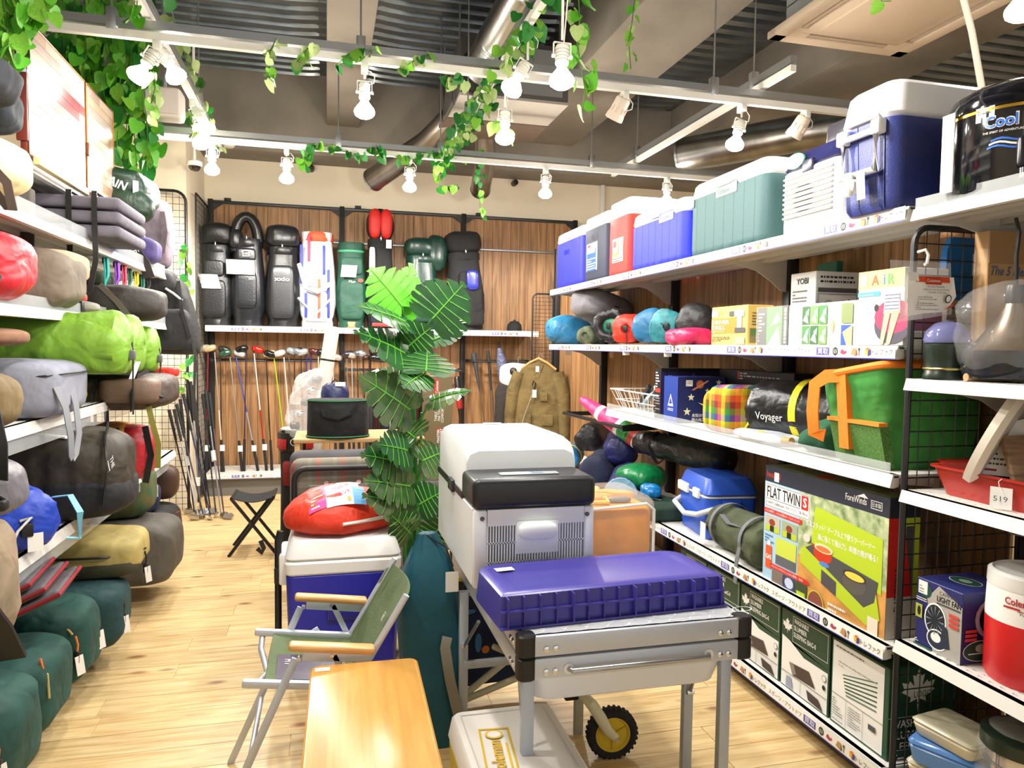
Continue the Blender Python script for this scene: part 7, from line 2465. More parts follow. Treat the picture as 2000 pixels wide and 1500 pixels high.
B().grid(torso, 36, 18, .006).out('body', KN, t, 50)
for s_ in (-1, 1):
    B().tube([(s_*.17, 0, -.13), (s_*.225, -.02, -.3), (s_*.245, -.03, -.5), (s_*.25, -.03, -.72)], [.06, .062, .058, .05], 16).out('sleeve', KN, t, 50)
    B().box(s_*.10-.055, s_*.10+.055, -.105, -.085, -.60, -.50, .008).out('pocket_flap', KN, t, 35)
B().box(.03, .10, -.095, -.075, -.38, -.30, .006).out('chest_pocket', KN, t, 35)
B().prism([(-.055, -.05), (.055, -.05), (0, -.22)], -.003, .003, M=Matrix.Translation((0, -.055, 0)) @ Matrix.Rotation(PI/2, 4, 'X')).out('neck_opening', KN, t, 30)
B().box(-.015, .015, -.062, -.058, -.12, -.07).out('neck_label', PAPER, t, None)
tag_card(t, (-.02, -.09, -.28), .04, .07, (-.3, -.9, 0))
B().tube([(-.02, -.09, -.28), (-.01, -.095, -.22), (-.03, -.09, -.2), (-.04, -.09, -.24)], .006, 6).out('security_tag', BLACK, t)
B().tube([(-.03, -.09, -.3), (-.10, -.12, -.5), (-.16, -.14, -.72)], .003, 6).out('security_cable', mat('9a958c', .4), t)
p = at(1012, 705, y=6.49)
t = th('jacket', 'white and dark brown jacket hanging beside the cardigan', 'jacket', p, math.radians(-25))
B().soft(.30, .12, .22, e=.6, wr=.01, seed=5, flat=0, c=(-.02, 0, -.24)).out('white_yoke', cloth('d8d2cc', .1), t, 50)
B().soft(.34, .14, .55, e=.45, wr=.012, seed=6, flat=0, c=(-.05, .01, -.74)).out('dark_body', cloth('2c2622', .2), t, 50)
B().soft(.07, .05, .07, e=.9, wr=.006, nu=14, nv=10, flat=0, c=(-.03, -.09, -.13)).out('black_rosette', BLACK, t, 50)
B().tube([(0, 0, -.03), (0, 0, .03), (.02, 0, .04)], .004, 6).out('hook', STEEL, t)
tag_card(t, (.0, -.08, -.12), .07, .09, (0, -1, 0))

# ---- loose clubs leaning in the corner ---------------------------------------------
for i, (top, bot, k) in enumerate((((365, 750), (405, 1000), 0), ((372, 745), (392, 1003), 1), ((352, 780), (380, 1005), 2), ((358, 770), (412, 1012), 3), ((345, 790), (398, 1010), 4), ((340, 800), (388, 1012), 5), ((330, 800), (376, 998), 6), ((376, 752), (420, 985), 7), ((396, 770), (422, 1004), 8), ((402, 762), (432, 1006), 9), ((409, 768), (438, 1010), 10))):
    dy = 6.10+.03*(i % 4)
    pt_, pb_ = at(*top, y=6.38 if k < 8 else 6.55), at(*bot, z=.02)
    pb_.y = min(pb_.y, 6.3)
    lb = ['dark golf iron leaning on the mesh panel in the corner', 'black golf iron in the taped bundle beside the side mesh'][k >= 8]
    t = th('golf_iron', lb, 'golf club', pb_, group='loose irons in the corner' if k < 8 else 'taped irons beside the side mesh')
    dv = pt_-pb_
    B().cyl((0, 0, 0), dv*.70, .0055, .0065, 8).out('shaft', mat(('2a2c34', '8a8c92', '3a2a34', '22263c')[i % 4], .3, m=.6), t)
    B().cyl(dv*.70, dv, .010, .0135, 10).out('grip', mat('161617', .8), t)
    M = Matrix.Rotation(.6*i, 4, 'Z')
    B().prism([(-.005, -.01), (.06, -.015), (.075, .02), (.055, .035), (-.005, .02)], -.009, .009, M=M @ Matrix.Rotation(1.1, 4, 'X')).out('club_head', mat('b4b2ac', .2, m=.9), t, 40)
    if i in (2, 9):
        B().cyl(dv*.42, dv*.50, .022, .022, 12).out('tape', mat('dfe3e6', .2, al=.7), t)
    if i == 1:
        tag_card(t, dv*.28+V((.0, -.05, 0)), .05, .07, (0, -1, 0))
# ================================================================ LEFT GONDOLA GOODS
def LB(name, label, yc, W_, L_, pr, pt, pb, col, e=.5, wr=.014, seed=0, cat='bag', m=None, e2=None, rz=0, group=None, flat=.35, kind='soft', hole=0, fr=5, z0=None):
    """bag lying across the left shelves, its end towards the aisle: pr = right-hand edge in the photo, pt/pb = top and bottom edge"""
    xf = at(pr, (pt+pb)/2, y=yc+W_*.06).x
    zt, zb = at(pr, pt, y=yc).z, at(pr, pb, y=yc).z
    if z0 is not None:
        zb = z0
    H = zt-zb
    t = th(name, label, cat, (xf-L_/2, yc, zb), rz, group)
    mm = m or nylon(col)
    if kind == 'soft':
        B().soft(L_, W_, H, e=e, e2=e2, wr=wr, seed=seed, flat=flat, fr=fr, nu=56, nv=34).out('sack', mm, t, 55)
    else:
        R_ = H/2
        B().roll(L_, R_*W_/W_, 'flat', 'pleat', 1, wr, seed, hole1=hole).out('sack', mm, t, 50)
    return t, L_, W_, H


def zipline(t, pts, m=BLACK, r=.004, name='zip'):
    return B().tube(pts, r, 6).out(name, m, t)


def pull(t, p, cord='e07a2c', tag=True, n=(1, -.6, 0)):
    """zip pull with a coloured cord and hanging tag"""
    p = V(p)
    B().tube([p, p+V((.008, -.004, -.03)), p+V((.004, -.004, -.07))], .004, 6).out('zip_pull', mat(cord, .7), t)
    B().box(p.x-.006, p.x+.014, p.y-.012, p.y+.006, p.z-.10, p.z-.055, .004).out('tag_clip', BLACK, t, 30)
    if tag:
        tag_card(t, p+V((.012, -.01, -.07)), .035, .075, n, tilt=.15)


TEAL = mat('16463f', .75, n=.3, ns=8, b=.6, bs=9, wk=1)
OLIV = mat('5d5238', .8, n=.2, ns=8, b=.25, bs=26)
# ---- bottom row ---------------------------------------------------------------------
t, L_, W_, H = LB('tent_bag', 'dark green tent bag nearest the shop front end of the bottom shelf', 2.33, .34, .55, 62, 1330, 1500, '1c5752', .42, .012, 1, 'tent bag', TEAL, z0=.104, group='dark green tent bags on the bottom shelf')
zipline(t, [(-.1, -.10, H+.0), (.1, -.11, H*.97), (.22, -.13, H*.8)], mat('b39a5a', .6))
pull(t, (.25, -.15, H*.72))
t, L_, W_, H = LB('tent_bag', 'dark green tent bag with orange cords and black webbing handles', 2.70, .34, .60, 126, 1252, 1415, '1c5752', .4, .012, 2, 'tent bag', TEAL, z0=.104, group='dark green tent bags on the bottom shelf')
zipline(t, [(.0, -.05, H), (.2, -.06, H*.99), (.29, -.10, H*.75), (.30, -.12, H*.5)], mat('b39a5a', .6))
pull(t, (.27, -.10, H*.95))
B().ribbon([(-.1, -.12, H), (-.02, -.13, H+.06), (.1, -.13, H+.05), (.16, -.12, H*.97)], .035, (0, 1, 0), .004).out('handle', BLACK, t, 50)
B().ribbon([(-.15, .0, H), (-.06, -.03, H+.05), (.05, -.03, H+.04), (.1, -.02, H)], .035, (0, 1, 0), .004).out('handle', BLACK, t, 50)
t, L_, W_, H = LB('tent_bag', 'dark green tent bag under the folded grey and red pads', 3.04, .30, .6, 190, 1165, 1290, '1c5752', .45, .014, 3, 'tent bag', TEAL, z0=.104, group='dark green tent bags on the bottom shelf')
zipline(t, [(.05, -.08, H), (.2, -.11, H*.92), (.26, -.13, H*.7)], mat('b39a5a', .6))
pull(t, (.27, -.13, H*.68))
pull(t, (.29, .05, H*.75))
t, L_, W_, H = LB('tent_bag', 'dark green tent bag lying under the khaki bag', 3.40, .32, .6, 253, 1128, 1235, '1c4c4a', .45, .014, 4, 'tent bag', mat('163f42', .75, n=.25, ns=8, b=.6, bs=9, wk=1), z0=.104, group='dark green tent bags on the bottom shelf')
pull(t, (.29, -.05, H*.72), '2a2a2c')
t, L_, W_, H = LB('tent_bag', 'two-tone tent bag, khaki yellow above and dark olive below', 3.62, .40, .62, 285, 1035, 1135, 'b9a868', .4, .012, 5, 'tent bag', mat('b3a262', .7, n=.15, ns=8, b=.4, bs=8, wk=1), z0=.36)
B().soft(L_*1.01, W_*1.01, H*.5, e=.4, wr=.008, seed=6, nu=30, nv=14).out('olive_base', mat('3a3a24', .8, n=.2), t, 50)
zipline(t, [(-.28, -.205, H*.62), (.0, -.212, H*.64), (.2, -.205, H*.62), (.30, -.1, H*.58), (.315, 0, H*.5)], BLACK, .005)
pull(t, (.315, -.02, H*.45), '1a1a1c')
t, L_, W_, H = LB('tent_bag', 'large dark grey tent bag standing low behind the khaki one', 4.30, .46, .62, 352, 1008, 1122, '5a554c', .4, .012, 7, 'tent bag', cloth('55514a', .2, .75), z0=.104)
zipline(t, [(-.2, -.24, H*.92), (.1, -.24, H*.94), (.26, -.15, H*.88), (.30, 0, H*.8)], BLACK, .005)
pull(t, (.28, -.12, H*.85), 'c9c4b8')
t, L_, W_, H = LB('tent_bag', 'black bag with red piping at the far end of the bottom shelf', 4.85, .40, .62, 350, 985, 1060, '1b1a1b', .4, .010, 8, 'tent bag', cloth('1c1b1c', .2, .7), z0=.104)
zipline(t, [(-.25, -.17, H*.93), (.15, -.17, H*.95), (.29, -.12, H*.85), (.305, .05, H*.8)], mat('8a1f24', .7), .005, 'red_piping')
# folded grey and red pads
t = th('folded_pad', 'folded grey seat pads edged in dark red lying on the green bags', 'pad', at(60, 1200, y=2.78)+V((-.09, -.02, -.0)), 0, rot=(0, -.42, .1))
for k in range(3):
    B().box(-.24, .24-.03*k, -.15, .15, .035*k, .035*k+.030, .012, 3).out('pad_layer', mat('5c585c', .9, n=.2, b=.2), t, 40)
    B().tube([(-.24, -.152, .035*k+.015), (.24-.03*k, -.152, .035*k+.015), (.243-.03*k, .15, .035*k+.015)], .007, 6).out('red_edge', mat('8f1a26', .8), t)
B().ribbon([(.02, -.16, .12), (.03, -.17, .05), (.05, -.17, -.05)], .03, (0, 1, 0)).out('strap', BLACK, t)
# tan and black bag at the frame edge
t, L_, W_, H = LB('hiking_pack', 'tan pack with wide black strap at the shop front end of the lower shelf', 2.30, .30, .5, 30, 1000, 1150, '8a7a62', .55, .016, 9, 'backpack', cloth('8d7c66', .25), z0=.5)
B().ribbon([(.15, -.17, H*.95), (.22, -.18, H*.6), (.26, -.12, H*.3), (.27, -.06, H*.05)], .06, (0, 1, 0), .012).out('black_strap', BLACK, t, 50)
B().ribbon([(-.1, -.18, H*.8), (.1, -.185, H*.6), (.2, -.18, H*.4)], .02, (0, 1, 0), .004).out('webbing', mat('26221e', .8), t)
# ---- shelf D ----------------------------------------------------------------------------
zD = .69
t, L_, W_, H = LB('stuff_sack', 'grey stuff sack with black toggle beside the royal blue sack', 2.46, .22, .45, 47, 892, 985, '6e6a72', .6, .014, 10, 'stuff sack', nylon('6b6870', .2), z0=.865)
zipline(t, [(.05, -.12, H*.95), (.15, -.14, H*.8), (.21, -.13, H*.5), (.215, -.1, H*.4)], BLACK, .006, 'piping')
B().box(.17, .23, -.14, -.10, H*.25, H*.42, .008).out('toggle', BLACK, t, 35)
pc = at(76, 1010, y=2.75)
Rb2 = .108
t = th('stuff_sack', 'royal blue round drawstring sack with white cord and pale blue loop', 'stuff sack', (pc.x-.10, 2.82, zD), math.radians(-58))
B().roll(.34, Rb2, 'round', 'pleat', .98, .010, 11).out('sack', nylon('2146c0', .25), t, 50)
q = V((.17, 0, Rb2))
B().tube([q+V((.005, -.02, .01)), q+V((.015, .01, .02)), q+V((.02, -.03, -.02)), q+V((.02, -.05, -.07)), q+V((.02, -.075, -.105))], .0045, 6).out('white_cord', WHITE, t)
B().box(.165, .19, -.02, .015, Rb2-.045, Rb2+.0, .005).out('cord_lock', BLACK, t, 30)
tag_card(t, (.185, .02, Rb2-.035), .045, .06, (1, 0, 0))
B().ribbon([(.06, Rb2*.95, Rb2*1.5), (.12, Rb2*1.3, Rb2*1.6), (.17, Rb2*1.45, Rb2*1.1), (.18, Rb2*1.4, Rb2*.3), (.17, Rb2*1.05, Rb2*.35)], .022, (0, 0, 1), .004).out('carry_loop', mat('7fc4d8', .7), t, 50)
t, L_, W_, H = LB('duffel_bag', 'big dark brown duffel with black base and papers on top', 3.30, .40, .72, 262, 835, 990, '38301f', .48, .016, 12, 'duffel bag', mat('352e22', .6, n=.35, ns=7, b=.8, bs=7, wk=1), z0=zD)
B().soft(L_*1.015, W_*1.02, H*.52, e=.45, wr=.008, seed=13, nu=32, nv=16).out('black_base', cloth('15161a', .2, .7), t, 50)
B().ribbon([(.30, -.20, H*.2), (.32, -.21, H*.6), (.30, -.16, H*.9), (.27, 0, H*1.01)], .05, (1, .3, 0), .006).out('webbing_strap', BLACK, t, 50)
Print().text('THE', 0, 0, .02, PAPER).lines(0, -.03, .05, -.005, 2, PAPER).out('logo', t, (.325, -.195, H*.72), V((.0, .5, -.85)).normalized(), V((.3, .8, .5)).normalized())
B().box(-.01, .19, -.12, .06, 0, .008, .001, 1, M=Matrix.Translation((.02, 0, H-.005)) @ Matrix.Rotation(.12, 4, 'Y') @ Matrix.Rotation(-.3, 4, 'Z')).out('paper_sheets', PAPER, t, 30)
zipline(t, [(-.12, -.2, H*.3), (-.12, -.205, H*.6), (-.11, -.19, H*.85)], BLACK, .006)
t, L_, W_, H = LB('duffel_bag', 'red and yellow duffel with a black strap and white emblem', 4.05, .30, .55, 309, 828, 925, 'a81e28', .55, .012, 14, 'duffel bag', nylon('a81e28', .2), z0=zD)
B().soft(L_*.8, W_*1.02, H*.62, e=.5, wr=.008, seed=15, nu=28, nv=14, flat=0, c=(-.04, 0, H*.42)).out('yellow_top', mat('c98a2c', .7, n=.2), t, 50)
B().ribbon([(.12, -.16, H*1.0), (.14, -.165, H*.5), (.12, -.15, H*.05)], .035, (0, 1, 0), .005).out('strap', BLACK, t)
B().ribbon([(.24, -.10, H*1.0), (.27, -.12, H*.5), (.24, -.1, H*.0)], .03, (0, 1, 0), .005).out('strap', BLACK, t)
star(Print(), 0, 0, .022, PAPER, 6, .35).out('emblem', t, (.262, -.06, H*.4), V((.35, .93, 0)), (0, 0, 1))
t, L_, W_, H = LB('stuff_sack', 'mixed green patterned bag under the red duffel', 4.35, .30, .5, 305, 900, 962, '2f4a30', .55, .014, 16, 'stuff sack', mat('2c5a3c', .75, n=.6, ns=14, c2='6a5a30', b=.3, bs=20), z0=.44)
t, L_, W_, H = LB('stuff_sack', 'navy bag with a white tag on the low far shelf', 4.72, .24, .5, 316, 935, 1000, '1d2a58', .6, .014, 17, 'stuff sack', cloth('1c2850', .25), z0=.36)
tag_card(t, (.23, -.10, H*.9), .05, .07, (1, -1.4, 0))
t, L_, W_, H = LB('boot', 'brown leather boot standing at the far end of the low shelf', 4.98, .14, .30, 350, 905, 965, '4a3226', .6, .004, 18, 'boot', mat('4b3428', .5, n=.3), z0=.40)
B().soft(.12, .12, H*1.2, e=.5, wr=.003, seed=3, nu=18, nv=12, c=(-.08, 0, .0)).out('shaft', mat('3f2b22', .6, n=.3), t, 50)
# ---- shelf C -----------------------------------------------------------------------------
zC = 1.12
t, L_, W_, H = LB('soft_case', 'grey flat zip case with two long grey handles', 3.02, .42, .58, 156, 703, 812, '8a8d9a', .38, .010, 20, 'case', cloth('878a98', .15, .8), z0=zC)
zipline(t, [(-.05, -.215, H*.62), (.1, -.218, H*.68), (.25, -.19, H*.75), (.295, -.1, H*.78), (.30, .1, H*.78)], BLACK, .0035)
for s_ in (0, 1):
    B().ribbon([(.27+.01*s_, -.16+.12*s_, H*.55), (.30, -.165+.11*s_, H*.2), (.31, -.15+.09*s_, -.06), (.305, -.13+.05*s_, -.13), (.305, -.115, -.145)], .028, (1, -.4, 0), .004).out('handle', mat('83868c', .8), t, 50)
p_ = at(10, 700, y=2.72)
t, L_, W_, H = LB('pouch', 'brown canvas pouch with white bird label lying on the grey case', 2.80, .24, .4, 48, 640, 706, '7a5640', .6, .014, 21, 'pouch', cloth('7d5a44', .25), z0=1.375)
Print().rect(0, 0, .035, .045, PAPER).poly([(.008, .02), (.02, .028), (.028, .024), (.022, .016)], INK).out('label', t, (.13, -.128, H*.25), (1, .12, 0), (0, 0, 1))
t, L_, W_, H = LB('duffel_bag', 'olive tan bag with a broad black strap at the shop front end', 2.46, .28, .5, 34, 718, 850, '6e5c3a', .6, .014, 22, 'duffel bag', cloth('6f5d3b', .25), z0=zC)
B().ribbon([(.18, -.14, H*.95), (.24, -.14, H*.5), (.255, -.13, -.02), (.25, -.12, -.12)], .05, (.3, 1, 0), .005).out('strap', BLACK, t, 50)
t = th('sleeping_bag', 'mustard ruched sack with bright green lining between the grey case and brown pack', 'stuff sack', (at(185, 760, y=3.38).x-.18, 3.38, zC), math.radians(-50))
B().roll(.40, .082, 'round', 'pleat', .9, .010, 23, hole1=.55).out('sack', nylon('a89a2c', .3), t, 50)
B().soft(.08, .09, .09, e=.8, wr=.012, seed=3, nu=16, nv=10, flat=0, c=(.15, 0, .035)).out('green_lining', nylon('3fb838', .2), t, 50)
t, L_, W_, H = LB('hiking_pack', 'dark brown hiking pack with buckled straps under the lime sacks', 3.95, .50, .60, 345, 728, 832, '3a2c24', .5, .018, 24, 'backpack', mat('40322a', .6, n=.35, ns=7, b=.8, bs=8, wk=1), z0=zC-.05)
B().soft(.26, .26, H*.7, e=.45, wr=.008, seed=25, nu=24, nv=14, flat=0, c=(.14, -.16, H*.2)).out('pocket', mat('6a5446', .6, n=.2, b=.2), t, 50)
for x in (.0, .16):
    B().ribbon([(x, -.262, H*.05), (x+.01, -.30, H*.5), (x+.02, -.22, H*.95), (x+.02, .0, H*1.03)], .03, (1, 0, 0), .006).out('strap', BLACK, t, 50)
B().tube([(.2, -.25, H*.6), (.27, -.2, H*.4), (.28, -.1, H*.3)], .006, 6).out('cord', BLACK, t)
B().ribbon([(.22, -.2, .02), (.24, -.22, -.06), (.26, -.2, -.16), (.25, -.17, -.28)], .025, (0, 1, 0), .004).out('hanging_strap', mat('8a8438', .7), t)
B().ribbon([(.05, -.25, .02), (.06, -.27, -.1), (.06, -.27, -.25), (.08, -.26, -.32)], .02, (0, 1, 0), .004).out('hanging_strap', BLACK, t)
# lime sacks
LIM = nylon('74a02e', .15, .5)
for i, (yc, pr_, pt_, pb_, L_, lb) in enumerate(((3.30, 258, 610, 738, .62, 'largest lime green sleeping bag roll with black drawcord'), (3.72, 282, 616, 735, .60, 'lime green roll with a black zip line, behind the largest one'), (4.12, 311, 638, 732, .58, 'lime green roll with gathered end above the red strap'))):
    xf = at(pr_, 680, y=yc).x
    zt, zb = at(pr_-30, pt_, y=yc).z, at(pr_-30, pb_, y=yc).z
    R_ = (zt-zb)/2
    t = th('sleeping_bag', lb, 'stuff sack', (xf-L_/2, yc, zb), 0, 'lime green sleeping bag rolls')
    B().roll(L_, R_, 'flat', 'pleat', 1, .014, 30+i, n=44).out('sack', LIM, t, 50)
    q = V((L_/2, -R_*.1, R_))
    if i != 1:
        B().tube([q+V((0, .02, .01)), q+V((.012, -.02, -.02)), q+V((.012, -.03, -R_)), q+V((.012, -.035, -R_*2.1))], .0035, 6).out('drawcord', BLACK, t)
        B().box(q.x-.004, q.x+.02, q.y-.03, q.y-.005, q.z-.06, q.z-.02, .005).out('cord_lock', mat('5d5d60', .5), t, 30)
        if i == 0:
            tag_card(t, q+V((.02, .02, -R_*.5)), .03, .08, (1, -.5, 0), tilt=-.5)
    else:
        zipline(t, [(L_*.36, -R_*.9, R_*1.5), (L_*.37, -R_*1.02, R_), (L_*.36, -R_*.92, R_*.45)], BLACK, .006)
t = sack('webbing_strap', 'bright red folded webbing strap on the brown hiking pack', (at(305, 735, y=4.1).x, 4.25, at(305, 738, y=4.1).z), (.16, .10, .05), 'c8281e', e=.4, wr=.004, cat='strap')
# ---- shelf B ---------------------------------------------------------------------------------
zB = 1.52
t, L_, W_, H = LB('duffel_bag', 'bright red duffel with mustard top and black strap', 2.72, .30, .55, 64, 450, 575, 'b01c28', .55, .014, 40, 'duffel bag', nylon('b41d2a', .2), z0=zB)
B().soft(L_*.7, W_*1.0, H*.5, e=.55, wr=.008, seed=41, nu=26, nv=14, flat=0, c=(-.06, .02, H*.58)).out('mustard_top', mat('b5842a', .7, n=.2), t, 50)
B().ribbon([(.12, -.155, H*.85), (.2, -.16, H*.6), (.23, -.15, H*.3), (.2, -.16, -.02), (.12, -.16, -.12)], .04, (.3, 1, 0), .006).out('strap', mat('3a3a40', .8), t, 50)
t, L_, W_, H = LB('tent_bag', 'taupe canvas tent bag wrapped over a peach cloth', 3.22, .36, .60, 160, 488, 612, '6e6050', .5, .016, 42, 'tent bag', cloth('6c6052', .25, .75), z0=zB)
B().soft(L_*.5, W_*.9, H*.5, e=.45, wr=.006, seed=43, nu=24, nv=12, flat=0, c=(.14, .08, H*.5)).out('peach_cloth', cloth('b5957c', .15), t, 50)
t, L_, W_, H = LB('small_bag', 'small grey and black clip bag between the taupe bag and black holdall', 3.56, .18, .34, 192, 588, 622, '7d7a74', .6, .012, 44, 'bag', cloth('7a766e', .3), z0=zB)
B().box(.10, .14, -.10, -.06, .0, H*.9, .006).out('buckle', BLACK, t, 35)
B().soft(.09, .08, .04, e=.6, wr=.006, nu=14, nv=8, c=(.08, .0, H*.9)).out('red_patch', mat('b53a2c', .7), t, 50)
t, L_, W_, H = LB('duffel_bag', 'long black holdall with grey straps below the hanging pack', 4.05, .42, .66, 326, 562, 650, '26211d', .5, .014, 45, 'duffel bag', cloth('2b2622', .3, .65), z0=zB-.02)
for x in (-.05, .18):
    B().ribbon([(x-.1, -.2, H*.95), (x-.02, -.225, H*.5), (x+.03, -.225, H*.1), (x+.05, -.22, -.06)], .026, (0, 1, 0), .004).out('strap', mat('5a5248', .8), t)
B().soft(.2, .3, .08, e=.6, wr=.006, nu=18, nv=10, c=(-.02, .0, H*.95)).out('green_lid', cloth('2c3a26', .2), t, 50)
# black backpack hanging on the mesh
p_ = at(318, 545, y=5.35)
t = th('hiking_pack', 'black technical backpack hanging at the end of the left shelving', 'backpack', (p_.x, 5.35, at(318, 692, y=5.35).z))
hp = at(318, 535, y=5.35).z-t.location.z
BKF = cloth('1a191b', .35, .7)
B().soft(.30, .26, hp, e=.5, wr=.02, seed=50, fn=lambda q: V((q.x+.10*(1-q.z/hp), q.y, q.z))).out('body', BKF, t, 50)
B().soft(.24, .14, hp*.5, e=.5, wr=.012, seed=51, nu=24, nv=14, flat=0, c=(.08, -.12, hp*.06)).out('front_pocket', BKF, t, 50)
B().soft(.26, .22, hp*.3, e=.6, wr=.012, seed=52, nu=24, nv=14, flat=0, c=(-.02, -.06, hp*.74)).out('top_lid', BKF, t, 50)
B().tube([(.05, -.17, hp*.80), (.10, -.18, hp*.74), (.15, -.17, hp*.66)], .008, 6).out('grey_cord', mat('b9b6b0', .6), t)
for x in (-.02, .12):
    B().ribbon([(x, -.13, hp*.9), (x+.03, -.20, hp*.55), (x+.08, -.2, hp*.2)], .022, (0, 1, 0), .005).out('strap', BLACK, t)
B().ribbon([(.20, -.12, hp*.2), (.22, -.13, 0), (.21, -.13, -.3), (.23, -.12, -.55)], .018, (0, 1, 0), .003).out('tail_strap', mat('3a3634', .8), t)
# straps and carabiners hanging under shelf A
for i, (px, c, lb) in enumerate(((205, '1f8f8a', 'teal nylon strap'), (226, '7a34a8', 'purple nylon strap'), (240, 'c2385a', 'pink webbing strap'), (251, '1f5a40', 'dark green webbing strap'), (264, 'e3cf2c', 'yellow webbing strap'), (276, '1f6a58', 'green webbing strap'), (288, '2a2a2e', 'black webbing strap'))):
    yc = 3.9+.18*i
    p_ = at(px, 532, y=yc)
    t = th('webbing_strap', lb+' hanging below the shelf of folded pads', 'strap', (p_.x, yc, 1.80), group='straps hanging under a shelf')
    hh = (1.80-at(px, 572+4*(i % 3), y=yc).z)*.8
    B().ribbon([(0, 0, 0), (.005, -.01, -hh*.5), (.0, 0, -hh), (.012, .01, -hh*.6), (.01, .012, 0)], .035, (1, .0, 0), .004).out('webbing', mat(c, .8), t, 50)
    B().box(-.012, .012, -.006, .006, -.03, .0, .004).out('clip', BLACK, t, 30)
# ---- shelf A ----------------------------------------------------------------------------------
zA = 1.845
t, L_, W_, H = LB('shoulder_bag', 'pale cream shoulder bag with a brown strap looping over the shelf edge', 2.62, .26, .45, 64, 275, 400, 'd9cf9a', .6, .012, 60, 'bag', cloth('d3ca98', .12), z0=zA)
B().ribbon([(.08, -.13, H*.95), (.15, -.15, H*.5), (.21, -.14, H*.1), (.22, -.13, -.06), (.20, -.11, -.05), (.12, -.13, H*.4), (.0, -.13, H*.9)], .026, (0, 1, .2), .004).out('strap', mat('4a3a30', .8), t, 50)
B().box(.0, .05, -.14, -.12, H*.9, H*1.05, .008).out('buckle', BLACK, t, 35)
tag_card(t, (-.03, -.14, H*1.15), .09, .10, (0.2, -1, 0), tilt=-.15)
x_ = at(262, 450, y=3.75).x
t = th('folded_pad', 'stack of folded grey seat mats with red lining bound by black straps', 'pad', (x_-.35, 3.80, zA+.005), 0, rot=(0, .0, .0))
GP = mat('6b6772', .9, n=.2, ns=12, b=.2, bs=60)
for k in range(3):
    B().box(-.30, .34, -.24, .24, .005+.062*k, .058+.062*k, .022, 3).out('mat_layer', GP, t, 40)
    B().box(-.285, -.20, -.243, -.236, .02+.062*k, .045+.062*k).out('red_lining', mat('8a1f2a', .9), t, None)
for x in (.14, .24):
    B().ribbon([(x, -.25, .20), (x, -.255, .1), (x, -.25, .0), (x+.005, -.26, -.1), (x-.02, -.27, -.24)], .022, (0, 1, 0), .004).out('strap', BLACK, t, 50)
    B().box(x-.011, x+.011, -.25, .25, .195, .201).out('strap_top', BLACK, t, None)
t = th('folded_mat', 'dark grey folded mat with a frayed edge standing before the bound stack', 'pad', (x_-.42, 3.36, zA+.005))
B().box(-.24, .14, -.025, .03, 0, .16, .01, 3).out('sheet', mat('5e5a55', .95, n=.2), t, 40)
B().box(.09, .15, -.032, -.022, -.2, .05, .003).out('strap', mat('4a4642', .9), t, 35)
t, L_, W_, H = LB('drum_bag', 'dark purple round bag with black strap at the end of the mat shelf', 4.75, .34, .5, 314, 462, 522, '3a3060', .6, .010, 61, 'bag', cloth('3c3164', .25), z0=zA)
B().ribbon([(.1, -.175, H*.95), (.14, -.18, H*.5), (.2, -.16, H*.0), (.22, -.14, -.08)], .06, (0, 1, .2), .006).out('strap', mat('2a211f', .8), t, 50)
Print().text('NF', 0, 0, .03, PAPER).out('lettering', t, (.13, -.186, H*.55), V((.4, .1, -.9)).normalized(), V((.9, .1, .4)).normalized())
p_ = at(302, 500, y=5.3)
t = th('rucksack', 'mauve grey rucksack hanging above the purple bag', 'backpack', (p_.x-.02, 5.36, at(300, 522, y=5.3).z))
hp = at(300, 388, y=5.3).z-t.location.z
B().soft(.24, .2, hp, e=.5, wr=.014, seed=62).out('body', cloth('6a5d66', .25), t, 50)
B().ribbon([(.08, -.11, hp*.8), (.1, -.13, hp*.5), (.08, -.12, hp*.2)], .03, (0, 1, 0)).out('strap', cloth('54484f', .2), t)
B().tube([(0, 0, hp*.97), (0, 0, hp*1.05)], .008, 6).out('loop', BLACK, t)
t = th('tent_bag', 'dark green slumped bag with white lettering on the top shelf end', 'tent bag', (at(305, 420, y=4.5).x-.26, 4.50, 2.105))
B().soft(.54, .40, .24, e=.6, wr=.022, seed=63).out('sack', nylon('16301f', .3, .45), t, 50)
Print().text('CAPTAIN', 0, 0, .05, PAPER, w=.22, bold=.04).out('lettering', t, (-.06, -.215, .175), V((.86, .1, -.35)).normalized(), V((.35, .2, .9)).normalized())
tag_card(t, (.2, -.19, .15), .03, .10, (1, -1, 0))
B().soft(.24, .16, .18, e=.8, wr=.016, seed=64, nu=20, nv=12, flat=0, c=(.16, -.14, -.07)).out('hanging_corner', nylon('16301f', .3, .45), t, 50)
